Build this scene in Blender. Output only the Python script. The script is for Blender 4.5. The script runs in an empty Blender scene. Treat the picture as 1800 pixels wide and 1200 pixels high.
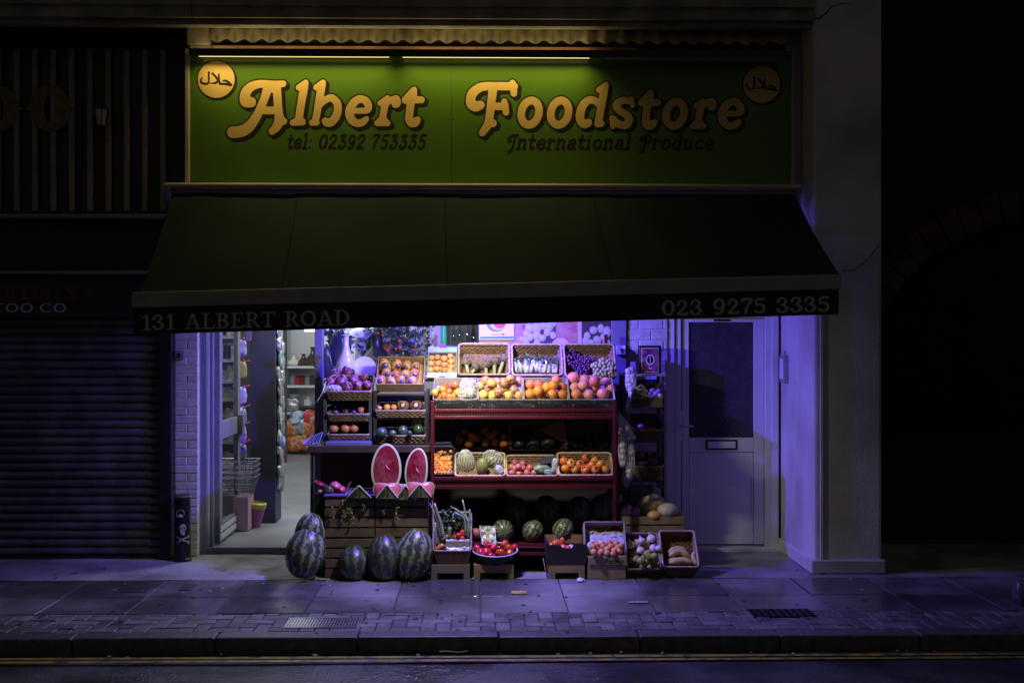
import bpy, math, random
import numpy as np
from mathutils import Vector as V, Matrix, Euler, noise as MN
random.seed(11)
S = bpy.context.scene
COL = S.collection
# ------------------------------------------------------------------ camera
FPX, CX, CY, YAW = 1860.0, 877.0, 590.0, math.atan(32 / 1860)
CAM = V((0.0, -8.6, 1.94))
cd = bpy.data.cameras.new("camera"); cam = bpy.data.objects.new("camera", cd); COL.objects.link(cam)
cd.sensor_width = 36; cd.lens = 36 * FPX / 1800
cd.shift_x = (900 - CX) / 1800; cd.shift_y = (CY - 600) / 1800
cam.location = CAM; cam.rotation_euler = (math.radians(90), 0, -YAW)
cd.clip_end = 300; S.camera = cam
# ------------------------------------------------------------------ world: night sky over a town
W = bpy.data.worlds.new("World"); S.world = W; W.use_nodes = True
wn = W.node_tree.nodes; wl = W.node_tree.links
bg = wn["Background"]
sky = wn.new("ShaderNodeTexSky"); sky.sky_type = 'NISHITA'; sky.sun_disc = False
sky.sun_elevation = math.radians(-4); sky.sun_rotation = math.radians(200)
mixw = wn.new("ShaderNodeMixRGB"); mixw.inputs[0].default_value = 0.97
mixw.inputs[2].default_value = (0.37, 0.33, 0.31, 1)      # town glow on low cloud
wl.new(sky.outputs[0], mixw.inputs[1]); wl.new(mixw.outputs[0], bg.inputs[0])
bg.inputs[1].default_value = 0.1
# ------------------------------------------------------------------ lamps of the shop
def lamp(name, kind, loc, aim, power, color, **kw):
    d = bpy.data.lights.new(name, kind); o = bpy.data.objects.new(name, d); COL.objects.link(o)
    d.energy = power; d.color = color; o.location = loc
    o.rotation_euler = (V(aim) - V(loc)).to_track_quat('-Z', 'Y').to_euler()
    for k, v in kw.items(): setattr(d, k, v)
    return o
lamp("violet_lamp", 'AREA', (-0.15, -0.15, 2.65), (0.0, 0.75, 1.35), 172, (0.10, 0.055, 1.0), shape='RECTANGLE', size=0.07, size_y=0.05)
lamp("white_lamp", 'SPOT', (-0.32, -0.5, 2.4), (-0.02, 0.25, 1.45), 78, (1.0, 0.93, 0.80), spot_size=math.radians(62), spot_blend=0.55, shadow_soft_size=0.05)
lamp("white_spill", 'AREA', (-0.2, -0.75, 2.1), (-0.18, 0.1, 0.5), 30, (1.0, 0.95, 0.84), shape='RECTANGLE', size=0.24, size_y=0.08)
lamp("shop_ceiling_lamp", 'AREA', (-2.2, 3.6, 2.85), (-2.2, 3.6, 0), 105, (0.9, 0.96, 1.0), shape='RECTANGLE', size=2.5, size_y=5)
lamp("window_fill_light", 'AREA', (-0.8, 2.1, 2.86), (-0.8, 1.9, 0), 45, (0.92, 0.96, 1.0), shape='RECTANGLE', size=1.4, size_y=0.5)  # added fill that brightens the window display, no fitting seen
lamp("shop_back_lamp", 'AREA', (-3.0, 7.3, 2.6), (-3.0, 8.6, 1.2), 13, (0.93, 0.97, 1.0), shape='RECTANGLE', size=2.0, size_y=0.5)
S.view_settings.view_transform = 'Standard'; S.view_settings.look = 'None'
S.view_settings.exposure = 0; S.view_settings.gamma = 1
S.cycles.use_denoising = True
S.cycles.max_bounces = 7; S.cycles.diffuse_bounces = 3; S.cycles.glossy_bounces = 3; S.cycles.transmission_bounces = 4; S.cycles.transparent_max_bounces = 10
S.cycles.sample_clamp_indirect = 4; S.cycles.caustics_reflective = False; S.cycles.caustics_refractive = False
# ------------------------------------------------------------------ pixel of the 1800x1200 photo -> point at depth
FW = V((math.sin(YAW), math.cos(YAW), 0)); RT = V((math.cos(YAW), -math.sin(YAW), 0)); UP = V((0, 0, 1))
def ray(px, py): return FW + RT * ((px - CX) / FPX) + UP * ((CY - py) / FPX)
def P(px, py, Y):
    d = ray(px, py); return CAM + d * ((Y - CAM.y) / d.y)
def PZ(px, py, z):
    d = ray(px, py); return CAM + d * ((z - CAM.z) / d.z)
def X(px, Y): return P(px, 590, Y).x
def Z(py, Y, px=845): return P(px, py, Y).z
def mpp(p): return (p - CAM).dot(FW) / FPX                  # metres per photo pixel at a point
# ------------------------------------------------------------------ materials
MATS = {}
def M(name, c1=(.5, .5, .5), c2=None, rough=.5, scale=8, bump=0, bscale=60, metal=0, coat=0, rnd=0, hue=0, emit=None, estr=1, spot=None, detail=4, rough2=None, trans=0, alpha=1, lo=.35, hi=.65, sss=0, spec=.5):
    if name in MATS: return MATS[name]
    m = bpy.data.materials.new(name); m.use_nodes = True; MATS[name] = m
    n = m.node_tree.nodes; l = m.node_tree.links; b = n["Principled BSDF"]
    b.inputs["Roughness"].default_value = rough; b.inputs["Specular IOR Level"].default_value = spec; b.inputs["Metallic"].default_value = metal
    b.inputs["Coat Weight"].default_value = coat; b.inputs["Coat Roughness"].default_value = .12
    if trans: b.inputs["Transmission Weight"].default_value = trans
    if alpha < 1: b.inputs["Alpha"].default_value = alpha
    if sss:
        b.inputs["Subsurface Weight"].default_value = sss; b.inputs["Subsurface Radius"].default_value = (.02, .008, .006)
    tc = n.new("ShaderNodeTexCoord"); oi = n.new("ShaderNodeObjectInfo")
    sc = n.new("ShaderNodeVectorMath"); sc.operation = 'SCALE'; sc.inputs[3].default_value = 37
    cv = n.new("ShaderNodeCombineXYZ")
    for i in range(3): l.new(oi.outputs["Random"], cv.inputs[i])
    l.new(cv.outputs[0], sc.inputs[0])
    ad = n.new("ShaderNodeVectorMath"); ad.operation = 'ADD'
    l.new(tc.outputs["Object"], ad.inputs[0]); l.new(sc.outputs[0], ad.inputs[1])
    co = ad.outputs[0]
    col = None
    if c2 is not None:
        nz = n.new("ShaderNodeTexNoise"); nz.inputs["Scale"].default_value = scale; nz.inputs["Detail"].default_value = detail
        l.new(co, nz.inputs["Vector"])
        rp = n.new("ShaderNodeValToRGB"); rp.color_ramp.elements[0].position = lo; rp.color_ramp.elements[1].position = hi
        rp.color_ramp.elements[0].color = (*c1, 1); rp.color_ramp.elements[1].color = (*c2, 1)
        l.new(nz.outputs["Fac"], rp.inputs[0]); col = rp.outputs[0]
        if rough2 is not None:
            mr = n.new("ShaderNodeMapRange"); mr.inputs[1].default_value = lo; mr.inputs[2].default_value = hi
            mr.inputs[3].default_value = rough; mr.inputs[4].default_value = rough2
            l.new(nz.outputs["Fac"], mr.inputs[0]); l.new(mr.outputs[0], b.inputs["Roughness"])
    if rnd or hue:
        hs = n.new("ShaderNodeHueSaturation"); hs.inputs["Color"].default_value = (*c1, 1)
        if col: l.new(col, hs.inputs["Color"])
        if rnd:
            mr = n.new("ShaderNodeMapRange"); mr.inputs[3].default_value = 1 - rnd; mr.inputs[4].default_value = 1 + rnd
            l.new(oi.outputs["Random"], mr.inputs[0]); l.new(mr.outputs[0], hs.inputs["Value"])
        if hue:
            mt = n.new("ShaderNodeMath"); mt.operation = 'MULTIPLY'; mt.inputs[1].default_value = 17.31; l.new(oi.outputs["Random"], mt.inputs[0])
            fr = n.new("ShaderNodeMath"); fr.operation = 'FRACT'; l.new(mt.outputs[0], fr.inputs[0])
            mr = n.new("ShaderNodeMapRange"); mr.inputs[3].default_value = .5 - hue; mr.inputs[4].default_value = .5 + hue
            l.new(fr.outputs[0], mr.inputs[0]); l.new(mr.outputs[0], hs.inputs["Hue"])
        col = hs.outputs[0]
    if spot:                                                  # stalk end of a fruit: local z near +1 / calyx
        sx = n.new("ShaderNodeSeparateXYZ"); l.new(tc.outputs["Object"], sx.inputs[0])
        mr = n.new("ShaderNodeMapRange"); mr.inputs[1].default_value = spot[1]; mr.inputs[2].default_value = spot[2]
        l.new(sx.outputs[2], mr.inputs[0])
        mx = n.new("ShaderNodeMixRGB"); mx.inputs[1].default_value = (*c1, 1); mx.inputs[2].default_value = (*spot[0], 1)
        if col: l.new(col, mx.inputs[1])
        l.new(mr.outputs[0], mx.inputs[0]); col = mx.outputs[0]
    if col: l.new(col, b.inputs["Base Color"])
    else: b.inputs["Base Color"].default_value = (*c1, 1)
    if emit:
        b.inputs["Emission Color"].default_value = (*emit, 1); b.inputs["Emission Strength"].default_value = estr
    if bump:
        nb = n.new("ShaderNodeTexNoise"); nb.inputs["Scale"].default_value = bscale; nb.inputs["Detail"].default_value = 5
        l.new(co, nb.inputs["Vector"])
        bp = n.new("ShaderNodeBump"); bp.inputs["Strength"].default_value = bump; bp.inputs["Distance"].default_value = .01
        l.new(nb.outputs["Fac"], bp.inputs["Height"]); l.new(bp.outputs[0], b.inputs["Normal"])
    return m
def glass(name, tint=(1, 1, 1), refl=.12, rough=.02):
    if name in MATS: return MATS[name]
    m = bpy.data.materials.new(name); m.use_nodes = True; MATS[name] = m
    n = m.node_tree.nodes; l = m.node_tree.links; n.clear()
    o = n.new("ShaderNodeOutputMaterial"); mx = n.new("ShaderNodeMixShader"); t = n.new("ShaderNodeBsdfTransparent"); g = n.new("ShaderNodeBsdfGlossy")
    lw = n.new("ShaderNodeLayerWeight"); lw.inputs[0].default_value = .25
    mr = n.new("ShaderNodeMapRange"); mr.inputs[3].default_value = refl * .4; mr.inputs[4].default_value = min(1, refl * 5)
    t.inputs[0].default_value = (*tint, 1); g.inputs["Roughness"].default_value = rough
    l.new(lw.outputs["Facing"], mr.inputs[0]); l.new(mr.outputs[0], mx.inputs[0]); l.new(t.outputs[0], mx.inputs[1]); l.new(g.outputs[0], mx.inputs[2]); l.new(mx.outputs[0], o.inputs[0])
    return m
def nodes_of(m): return m.node_tree.nodes, m.node_tree.links, m.node_tree.nodes["Principled BSDF"]
# ------------------------------------------------------------------ mesh builder
ORG = {}
class MB:
    def __init__(s): s.v = []; s.f = []
    def add(s, vs, fs):
        o = len(s.v); s.v += [V(p) for p in vs]; s.f += [tuple(i + o for i in f) for f in fs]; return s
    def box(s, x0, x1, y0, y1, z0, z1, Mx=None):
        vs = [V((x, y, z)) for z in (z0, z1) for y in (y0, y1) for x in (x0, x1)]
        if Mx: vs = [Mx @ p for p in vs]
        return s.add(vs, [(0, 2, 3, 1), (4, 5, 7, 6), (0, 1, 5, 4), (2, 6, 7, 3), (0, 4, 6, 2), (1, 3, 7, 5)])
    def poly(s, pts): return s.add(pts, [tuple(range(len(pts)))])
    def hexa(s, a, b):                                        # two quads (lists of four points)
        return s.add(list(a) + list(b), [(3, 2, 1, 0), (4, 5, 6, 7), (0, 1, 5, 4), (1, 2, 6, 5), (2, 3, 7, 6), (3, 0, 4, 7)])
    def bar(s, a, b, w, h, up=(0, 0, 1)):
        a = V(a); b = V(b); d = (b - a).normalized(); sd = d.cross(V(up))
        if sd.length < 1e-4: sd = d.cross(V((0, 1, 0)))
        sd.normalize(); u = sd.cross(d)
        q = [sd * (-w / 2) + u * (-h / 2), sd * (w / 2) + u * (-h / 2), sd * (w / 2) + u * (h / 2), sd * (-w / 2) + u * (h / 2)]
        return s.hexa([a + k for k in q], [b + k for k in q])
    def tube(s, pts, r, n=7, closed=False):
        pts = [V(p) for p in pts]; N = len(pts); rs = r if isinstance(r, (list, tuple)) else [r] * N
        ref = None; vs = []; fs = []
        for i, p in enumerate(pts):
            if closed: t = pts[(i + 1) % N] - pts[i - 1]
            else: t = pts[min(i + 1, N - 1)] - pts[max(i - 1, 0)]
            if t.length < 1e-9: t = V((0, 0, 1))
            t.normalize()
            if ref is None: ref = t.orthogonal().normalized()
            ref = (ref - t * ref.dot(t))
            if ref.length < 1e-6: ref = t.orthogonal()
            ref.normalize(); b = t.cross(ref)
            for k in range(n):
                a = 2 * math.pi * k / n; vs.append(p + (ref * math.cos(a) + b * math.sin(a)) * rs[i])
        for i in range(N if closed else N - 1):
            j = (i + 1) % N
            for k in range(n):
                k2 = (k + 1) % n; fs.append((i * n + k, i * n + k2, j * n + k2, j * n + k))
        if not closed:
            fs.append(tuple(range(n - 1, -1, -1))); fs.append(tuple(range((N - 1) * n, N * n)))
        return s.add(vs, fs)
    def lathe(s, prof, n=24, Mx=None, fn=None):
        vs = []; fs = []; K = len(prof)
        for r, z in prof:
            for k in range(n):
                a = 2 * math.pi * k / n; rr = r * (fn(a, z) if fn else 1)
                p = V((rr * math.cos(a), rr * math.sin(a), z)); vs.append(Mx @ p if Mx else p)
        for i in range(K - 1):
            for k in range(n):
                k2 = (k + 1) % n; fs.append((i * n + k, i * n + k2, (i + 1) * n + k2, (i + 1) * n + k))
        return s.add(vs, fs)
    def ball(s, c, r, sc=(1, 1, 1), nu=16, nv=10, fn=None, Mx=None):
        vs = []; fs = []; c = V(c)
        for j in range(nv + 1):
            th = math.pi * j / nv
            for i in range(nu):
                a = 2 * math.pi * i / nu; d = V((math.sin(th) * math.cos(a), math.sin(th) * math.sin(a), math.cos(th)))
                k = fn(d) if fn else 1
                q = V((d.x * sc[0], d.y * sc[1], d.z * sc[2])) * (r * k)
                vs.append(c + (Mx @ q if Mx else q))
        for j in range(nv):
            for i in range(nu):
                i2 = (i + 1) % nu; fs.append((j * nu + i, (j + 1) * nu + i, (j + 1) * nu + i2, j * nu + i2))
        return s.add(vs, fs)
    def grid(s, fn, nu, nv):
        vs = [fn(i / nu, j / nv) for j in range(nv + 1) for i in range(nu + 1)]
        fs = [(j * (nu + 1) + i, j * (nu + 1) + i + 1, (j + 1) * (nu + 1) + i + 1, (j + 1) * (nu + 1) + i) for j in range(nv) for i in range(nu)]
        return s.add(vs, fs)
    def prism(s, poly, d):                                    # polygon (3-D points) pushed along vector d
        n = len(poly); d = V(d); a = [V(p) for p in poly]; b = [p + d for p in a]
        return s.add(a + b, [tuple(range(n - 1, -1, -1)), tuple(range(n, 2 * n))] + [(i, (i + 1) % n, n + (i + 1) % n, n + i) for i in range(n)])
    def xf(s, Mx): s.v = [Mx @ p for p in s.v]; return s
    def mesh(s, name, mat, smooth=False, off=None):
        me = bpy.data.meshes.new(name)
        me.from_pydata([(p - off) if off is not None else p for p in s.v], [], s.f); me.materials.append(mat)
        if smooth: me.polygons.foreach_set("use_smooth", [True] * len(me.polygons))
        me.update(); return me
    def build(s, name, mat, parent=None, smooth=False, bevel=0, tag=None, auto=False, seg=2):
        if parent is not None: off = ORG[parent.name]
        else:
            xs = [p.x for p in s.v]; ys = [p.y for p in s.v]; zs = [p.z for p in s.v]
            off = V(((min(xs) + max(xs)) / 2, (min(ys) + max(ys)) / 2, min(zs)))
        me = s.mesh(name, mat, smooth or auto, off); o = bpy.data.objects.new(name, me); COL.objects.link(o)
        ORG[o.name] = off
        if parent is not None: o.parent = parent
        else: o.location = off
        if bevel:
            bm = o.modifiers.new("bevel", 'BEVEL'); bm.width = bevel; bm.segments = seg; bm.limit_method = 'ANGLE'; bm.angle_limit = math.radians(40)
        if auto: me.set_sharp_from_angle(angle=math.radians(40))
        if tag: settag(o, *tag)
        return o
def settag(o, label, cat=None, group=None, kind=None):
    if label: o["label"] = label
    if cat: o["category"] = cat
    if group: o["group"] = group
    if kind: o["kind"] = kind
    return o
def thing(name, loc, label, cat, group=None):
    o = bpy.data.objects.new(name, None); COL.objects.link(o); o.location = loc; o.empty_display_size = .05
    ORG[o.name] = V(loc); return settag(o, label, cat, group)
def struct(o): o["kind"] = "structure"; return o
# ------------------------------------------------------------------ lettering: strokes -> distance field -> flat mesh
def cr(pts, step=None):
    out = []; n = len(pts)
    if n == 1: return [tuple(pts[0])]
    A = [np.array(p, float) for p in pts]
    for i in range(n - 1):
        p0 = A[max(i - 1, 0)]; p1 = A[i]; p2 = A[i + 1]; p3 = A[min(i + 2, n - 1)]
        L = np.hypot(*(p2 - p1)[:2]); k = max(2, int(L / max(.15 * min(p1[2], p2[2]), .2 if step is None else step)))
        for t in np.arange(k) / k:
            q = .5 * (2 * p1 + (p2 - p0) * t + (2 * p0 - 5 * p1 + 4 * p2 - p3) * t * t + (3 * p1 - p0 - 3 * p2 + p3) * t ** 3)
            q[2] = p1[2] + (p2[2] - p1[2]) * t; out.append(tuple(q))
    out.append(tuple(A[-1])); return out
def sdf(strokes, res, pad):
    C = np.array([c for s in strokes for c in cr(s)])
    x0, y0 = (C[:, 0] - C[:, 2]).min() - pad, (C[:, 1] - C[:, 2]).min() - pad
    x1, y1 = (C[:, 0] + C[:, 2]).max() + pad, (C[:, 1] + C[:, 2]).max() + pad
    nx, ny = int((x1 - x0) / res) + 2, int((y1 - y0) / res) + 2
    F = np.full((ny, nx), 1e3)
    for cx, cy, r in C:
        R = r + pad
        i0, i1 = max(0, int((cx - R - x0) / res)), min(nx, int((cx + R - x0) / res) + 2)
        j0, j1 = max(0, int((cy - R - y0) / res)), min(ny, int((cy + R - y0) / res) + 2)
        gx = x0 + np.arange(i0, i1) * res - cx; gy = y0 + np.arange(j0, j1) * res - cy
        d = np.sqrt(gx[None, :] ** 2 + gy[:, None] ** 2) - r
        F[j0:j1, i0:i1] = np.minimum(F[j0:j1, i0:i1], d)
    return F, x0, y0
def march(F, iso, x0, y0, res, mx=0):
    G = F - iso; vs = []; fs = []; ins = G < 0
    full = ins[:-1, :-1] & ins[1:, :-1] & ins[:-1, 1:] & ins[1:, 1:]
    anyi = ins[:-1, :-1] | ins[1:, :-1] | ins[:-1, 1:] | ins[1:, 1:]
    for j in range(full.shape[0]):
        row = full[j]; i = 0; n = len(row)
        idx = np.flatnonzero(row)
        if len(idx):
            br = np.flatnonzero(np.diff(idx) > 1)
            st = np.concatenate(([idx[0]], idx[br + 1])); en = np.concatenate((idx[br], [idx[-1]]))
            if mx: st = en = idx
            for a, b in zip(st, en):
                o = len(vs); vs += [(a, j), (b + 1, j), (b + 1, j + 1), (a, j + 1)]; fs.append((o, o + 1, o + 2, o + 3))
    for j, i in zip(*np.nonzero(anyi & ~full)):
        q = [(i, j), (i + 1, j), (i + 1, j + 1), (i, j + 1)]; g = [G[y, x] for x, y in q]; pl = []
        for k in range(4):
            a, b = q[k], q[(k + 1) % 4]; ga, gb = g[k], g[(k + 1) % 4]
            if ga < 0: pl.append(a)
            if (ga < 0) != (gb < 0):
                t = ga / (ga - gb); pl.append((a[0] + (b[0] - a[0]) * t, a[1] + (b[1] - a[1]) * t))
        if len(pl) >= 3:
            o = len(vs); vs += pl; fs.append(tuple(range(o, o + len(pl))))
    return [(x0 + x * res, y0 + y * res) for x, y in vs], fs
def letters(strokes, res, iso, place, sweep=None, name="lettering", mat=None, parent=None, mx=0):
    pad = max(iso, 0) + 3 * res + (abs(sweep[0]) + abs(sweep[1]) if sweep else 0)
    st = strokes
    if sweep:
        st = [[(x + sweep[0] * k / 4, y + sweep[1] * k / 4, r) for x, y, r in s] for s in strokes for k in range(5)]
    F, x0, y0 = sdf(st, res, pad)
    vs, fs = march(F, iso, x0, y0, res, mx)
    mb = MB(); mb.add([place(x, y) for x, y in vs], fs)
    return mb.build(name, mat, parent)
T, H_ = .1, .035
def ell(cx, cy, rx, ry, r, a0=0, a1=360, k=14, r2=None):
    o = []
    for i in range(k + 1):
        a = math.radians(a0 + (a1 - a0) * i / k); w = abs(math.cos(a)); o.append((cx + rx * math.cos(a), cy + ry * math.sin(a), (r2 if r2 else r) * (1 - w) + r * w))
    return o
def ser(x0, x1, y): return [(x0, y, H_), (x1, y, H_)]
def stm(x, y0=.08, y1=.92, r=.085): return [(x, y0, r), (x, y1, r)]
ROMAN = {                                                     # cap height 1, y up
 '1': (.62, [stm(.34), ser(.1, .58, .035), [(.34, .93, .07), (.12, .8, .03)]]),
 '3': (.76, [[(.12, .74, .09), (.22, .92, .05), (.42, .95, .045), (.56, .76, .09), (.42, .55, .05), (.3, .53, .035)], [(.42, .53, .05), (.62, .28, .1), (.42, .05, .05), (.22, .06, .05), (.12, .22, .09)]]),
 '0': (.8, [ell(.4, .5, .27, .45, .09, r2=.045)]),
 '2': (.76, [[(.14, .7, .09), (.24, .92, .05), (.42, .94, .05), (.56, .72, .095), (.4, .4, .06), (.12, .1, .05)], [(.12, .08, .06), (.6, .08, .08), (.66, .22, .03)]]),
 '9': (.78, [ell(.38, .66, .24, .3, .09, r2=.045), [(.62, .62, .09), (.56, .25, .07), (.36, .05, .05), (.2, .1, .06)]]),
 '7': (.72, [[(.1, .75, .03), (.12, .9, .07), (.62, .92, .07), (.4, .5, .07), (.3, .08, .1)]]),
 '5': (.74, [[(.58, .92, .07), (.2, .9, .06), (.17, .55, .04), (.36, .62, .05), (.58, .42, .09), (.54, .16, .08), (.34, .05, .05), (.14, .16, .08)]]),
 'A': (.98, [[(.44, .95, .05), (.17, .06, .04)], [(.5, .92, .08), (.78, .1, .085)], [(.27, .34, .03), (.66, .34, .03)], ser(.04, .34, .035), ser(.6, .94, .035)]),
 'L': (.82, [stm(.26), ser(.06, .46, .035), ser(.06, .46, .965), [(.26, .045, .04), (.68, .045, .045), (.74, .24, .03)]]),
 'B': (.86, [stm(.24), ser(.05, .4, .035), ser(.05, .4, .965), [(.3, .96, .035), (.52, .94, .05), (.64, .75, .09), (.5, .54, .05), (.3, .52, .03)], [(.45, .52, .05), (.7, .28, .1), (.5, .05, .05), (.3, .035, .03)]]),
 'E': (.84, [stm(.24), ser(.05, .4, .035), ser(.05, .4, .965), [(.24, .96, .035), (.66, .96, .04), (.7, .78, .025)], [(.24, .035, .035), (.7, .04, .045), (.76, .24, .025)], [(.24, .52, .035), (.52, .52, .035)], [(.53, .4, .025), (.53, .64, .025)]]),
 'R': (.92, [stm(.24), ser(.05, .44, .035), ser(.05, .4, .965), [(.3, .96, .035), (.54, .93, .05), (.64, .72, .09), (.5, .5, .05), (.3, .48, .03)], [(.48, .48, .06), (.74, .1, .08), (.86, .04, .04)]]),
 'T': (.86, [stm(.43), ser(.24, .62, .035), [(.06, .95, .04), (.8, .95, .04)], [(.06, .95, .03), (.04, .74, .025)], [(.8, .95, .03), (.82, .74, .025)]]),
 'O': (.98, [ell(.49, .5, .36, .45, .1, r2=.04)]),
 'D': (.96, [stm(.24), ser(.05, .4, .035), ser(.05, .4, .965), [(.28, .96, .035), (.56, .93, .05), (.78, .68, .09), (.8, .4, .1), (.6, .08, .06), (.28, .035, .035)]]),
 'I': (.5, [stm(.25), ser(.06, .44, .035), ser(.06, .44, .965)]),
 'S': (.74, [[(.6, .76, .03), (.52, .92, .05), (.32, .95, .05), (.17, .76, .085), (.34, .56, .085), (.56, .36, .09), (.5, .1, .06), (.3, .05, .045), (.12, .24, .03)]]),
 'C': (.92, [[(.8, .74, .03), (.64, .92, .05), (.42, .95, .045), (.16, .7, .09), (.14, .36, .09), (.38, .06, .05), (.64, .06, .045), (.82, .26, .03)]]),
 '.': (.34, [[(.16, .08, .075)]]), ' ': (.5, []),
 '*': (.9, [[(.45, .5, .1), (.45 + .45 * math.sin(a), .5 + .45 * math.cos(a), .02)] for a in [k * 1.2566 for k in range(5)]]),
}
R_ = .075
def w(*pts): return [(x, y, R_) for x, y in pts]
ITAL = {
 't': (.5, [w((.2, .95), (.2, .18), (.3, .06), (.42, .14)), w((.04, .66), (.4, .66))]),
 'e': (.64, [w((.12, .36), (.46, .38), (.5, .56), (.34, .68), (.16, .56), (.1, .3), (.24, .07), (.42, .08), (.52, .2))]),
 'l': (.42, [w((.1, .92), (.2, .98), (.2, .1)), w((.08, .05), (.34, .05))]), ':': (.36, [w((.16, .1)), w((.16, .6))]),
 '0': (.72, [ell(.35, .5, .24, .44, .085, r2=.06)]), '2': (.7, [w((.12, .7), (.26, .94), (.5, .88), (.5, .6), (.12, .08), (.4, .1), (.6, .05))]),
 '3': (.7, [w((.18, .85), (.34, .95), (.52, .92), (.3, .58), (.54, .5), (.54, .2), (.34, .04), (.14, .1), (.2, .26))]),
 '9': (.7, [ell(.34, .66, .2, .26, .08), w((.54, .66), (.5, .3), (.32, .05), (.14, .1))]),
 '7': (.64, [w((.12, .86), (.2, .94), (.54, .92), (.32, .5), (.26, .05))]), '5': (.7, [w((.58, .94), (.26, .92), (.2, .58), (.42, .6), (.54, .4), (.48, .14), (.28, .04), (.14, .14))]),
 'I': (.62, [w((.6, .98), (.3, .95), (.08, .78), (.1, .55), (.24, .6)), w((.44, .95), (.42, .1), (.22, -.18))]),
 'P': (.8, [w((.5, .98), (.26, .94), (.06, .74), (.14, .56), (.22, .64)), w((.36, .94), (.36, .1), (.2, -.18)), w((.4, .96), (.66, .86), (.62, .56), (.4, .46))]),
 'n': (.68, [w((.08, .62), (.16, .68), (.16, .06)), w((.16, .5), (.36, .68), (.5, .56), (.48, .1), (.58, .05)), w((.06, .05), (.26, .05))]),
 'r': (.54, [w((.06, .6), (.16, .68), (.16, .06)), w((.16, .46), (.32, .68), (.44, .6)), w((.06, .05), (.28, .05))]),
 'a': (.64, [w((.14, .58), (.3, .68), (.46, .58), (.46, .14), (.58, .06)), w((.44, .4), (.18, .36), (.12, .14), (.28, .05), (.44, .2))]),
 'i': (.4, [w((.08, .62), (.18, .66), (.18, .06)), w((.06, .05), (.3, .05)), w((.2, .94))]), 'o': (.66, [ell(.32, .36, .21, .3, .08)]),
 'd': (.7, [ell(.3, .35, .19, .29, .075), w((.38, .94), (.5, .98), (.5, .1), (.6, .05))]), 'u': (.68, [w((.06, .64), (.16, .66), (.14, .2), (.28, .05), (.46, .18)), w((.46, .68), (.46, .12), (.58, .05))]),
 'c': (.6, [w((.5, .54), (.36, .68), (.14, .52), (.1, .25), (.26, .06), (.5, .14))]), 'h': (.68, [w((.1, .95), (.16, .98), (.16, .06)), w((.16, .5), (.36, .68), (.5, .56), (.48, .06))]),
 'y': (.62, [w((.1, .66), (.3, .1)), w((.54, .68), (.26, -.1), (.08, -.22))]), 'R': (.8, [w((.18, .95), (.18, .05)), w((.18, .95), (.5, .92), (.54, .62), (.2, .52)), w((.34, .5), (.62, .05))]), ' ': (.42, []),
}
def write(text, font, x0, x1, b0, b1, h, shear=0, fat=1.0):    # string between photo x0..x1, baselines b0..b1, cap height h (px)
    adv = sum(font[c][0] for c in text); kx = (x1 - x0) / adv; out = []; a = 0
    for c in text:
        for s in font[c][1]:
            o = []
            for x, y, r in s:
                xx = (a + x + shear * y) * kx; u = xx / (x1 - x0)
                o.append((x0 + xx, b0 + (b1 - b0) * u - y * h, r * fat * (h + kx) / 2))
            out.append(o)
        a += font[c][0]
    return out
# ================================================================== SETTING
# ---- materials of the place
m_asph = M("wet_asphalt", (.03, .03, .032), (.1, .1, .102), rough=.08, rough2=.36, scale=1.7, bump=1.0, bscale=62)
m_slab = M("paving_slab", (.075, .072, .07), (.25, .24, .23), rough=.05, rough2=.6, scale=1.1, bump=.16, lo=.42, hi=.7, bscale=90, detail=7)
m_paver = M("block_paver", (.11, .10, .10), (.2, .185, .18), rough=.32, rough2=.6, scale=6, bump=.7, bscale=120, detail=6)
m_conc = M("forecourt_concrete", (.16, .155, .15), (.3, .29, .28), rough=.3, rough2=.7, scale=2.2, bump=.6, bscale=45, detail=8)
m_kerb = M("kerb_granite", (.07, .068, .066), (.13, .125, .12), rough=.4, scale=20, bump=.4, bscale=140)
m_render = M("painted_render", (.38, .36, .33), (.62, .6, .56), rough=.75, scale=1.6, bump=.22, bscale=45, detail=12, lo=.3, hi=.6)
m_white = M("white_paint", (.62, .61, .6), (.72, .71, .7), rough=.45, scale=5, bump=.1, bscale=60)
m_brick = M("white_painted_brick", (.42, .41, .39), (.56, .55, .53), rough=.55, scale=18, bump=.35, bscale=70, rnd=.0)
m_mort = M("painted_mortar", (.5, .48, .46), rough=.8, bump=.4)
m_upvc = M("white_upvc", (.66, .66, .67), (.72, .72, .72), rough=.32, scale=3)
m_alu = M("grey_blue_frame", (.17, .17, .22), (.2, .2, .26), rough=.4, scale=4, bump=.05)
m_blk = M("black_paint", (.008, .008, .009), (.016, .016, .017), rough=.35, scale=6, bump=.15)
m_dark = M("dark_grey_board", (.05, .05, .055), (.065, .065, .07), rough=.5, scale=3)
m_wire = M("wire_metal", (.45, .45, .47), rough=.35, metal=.8)
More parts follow.
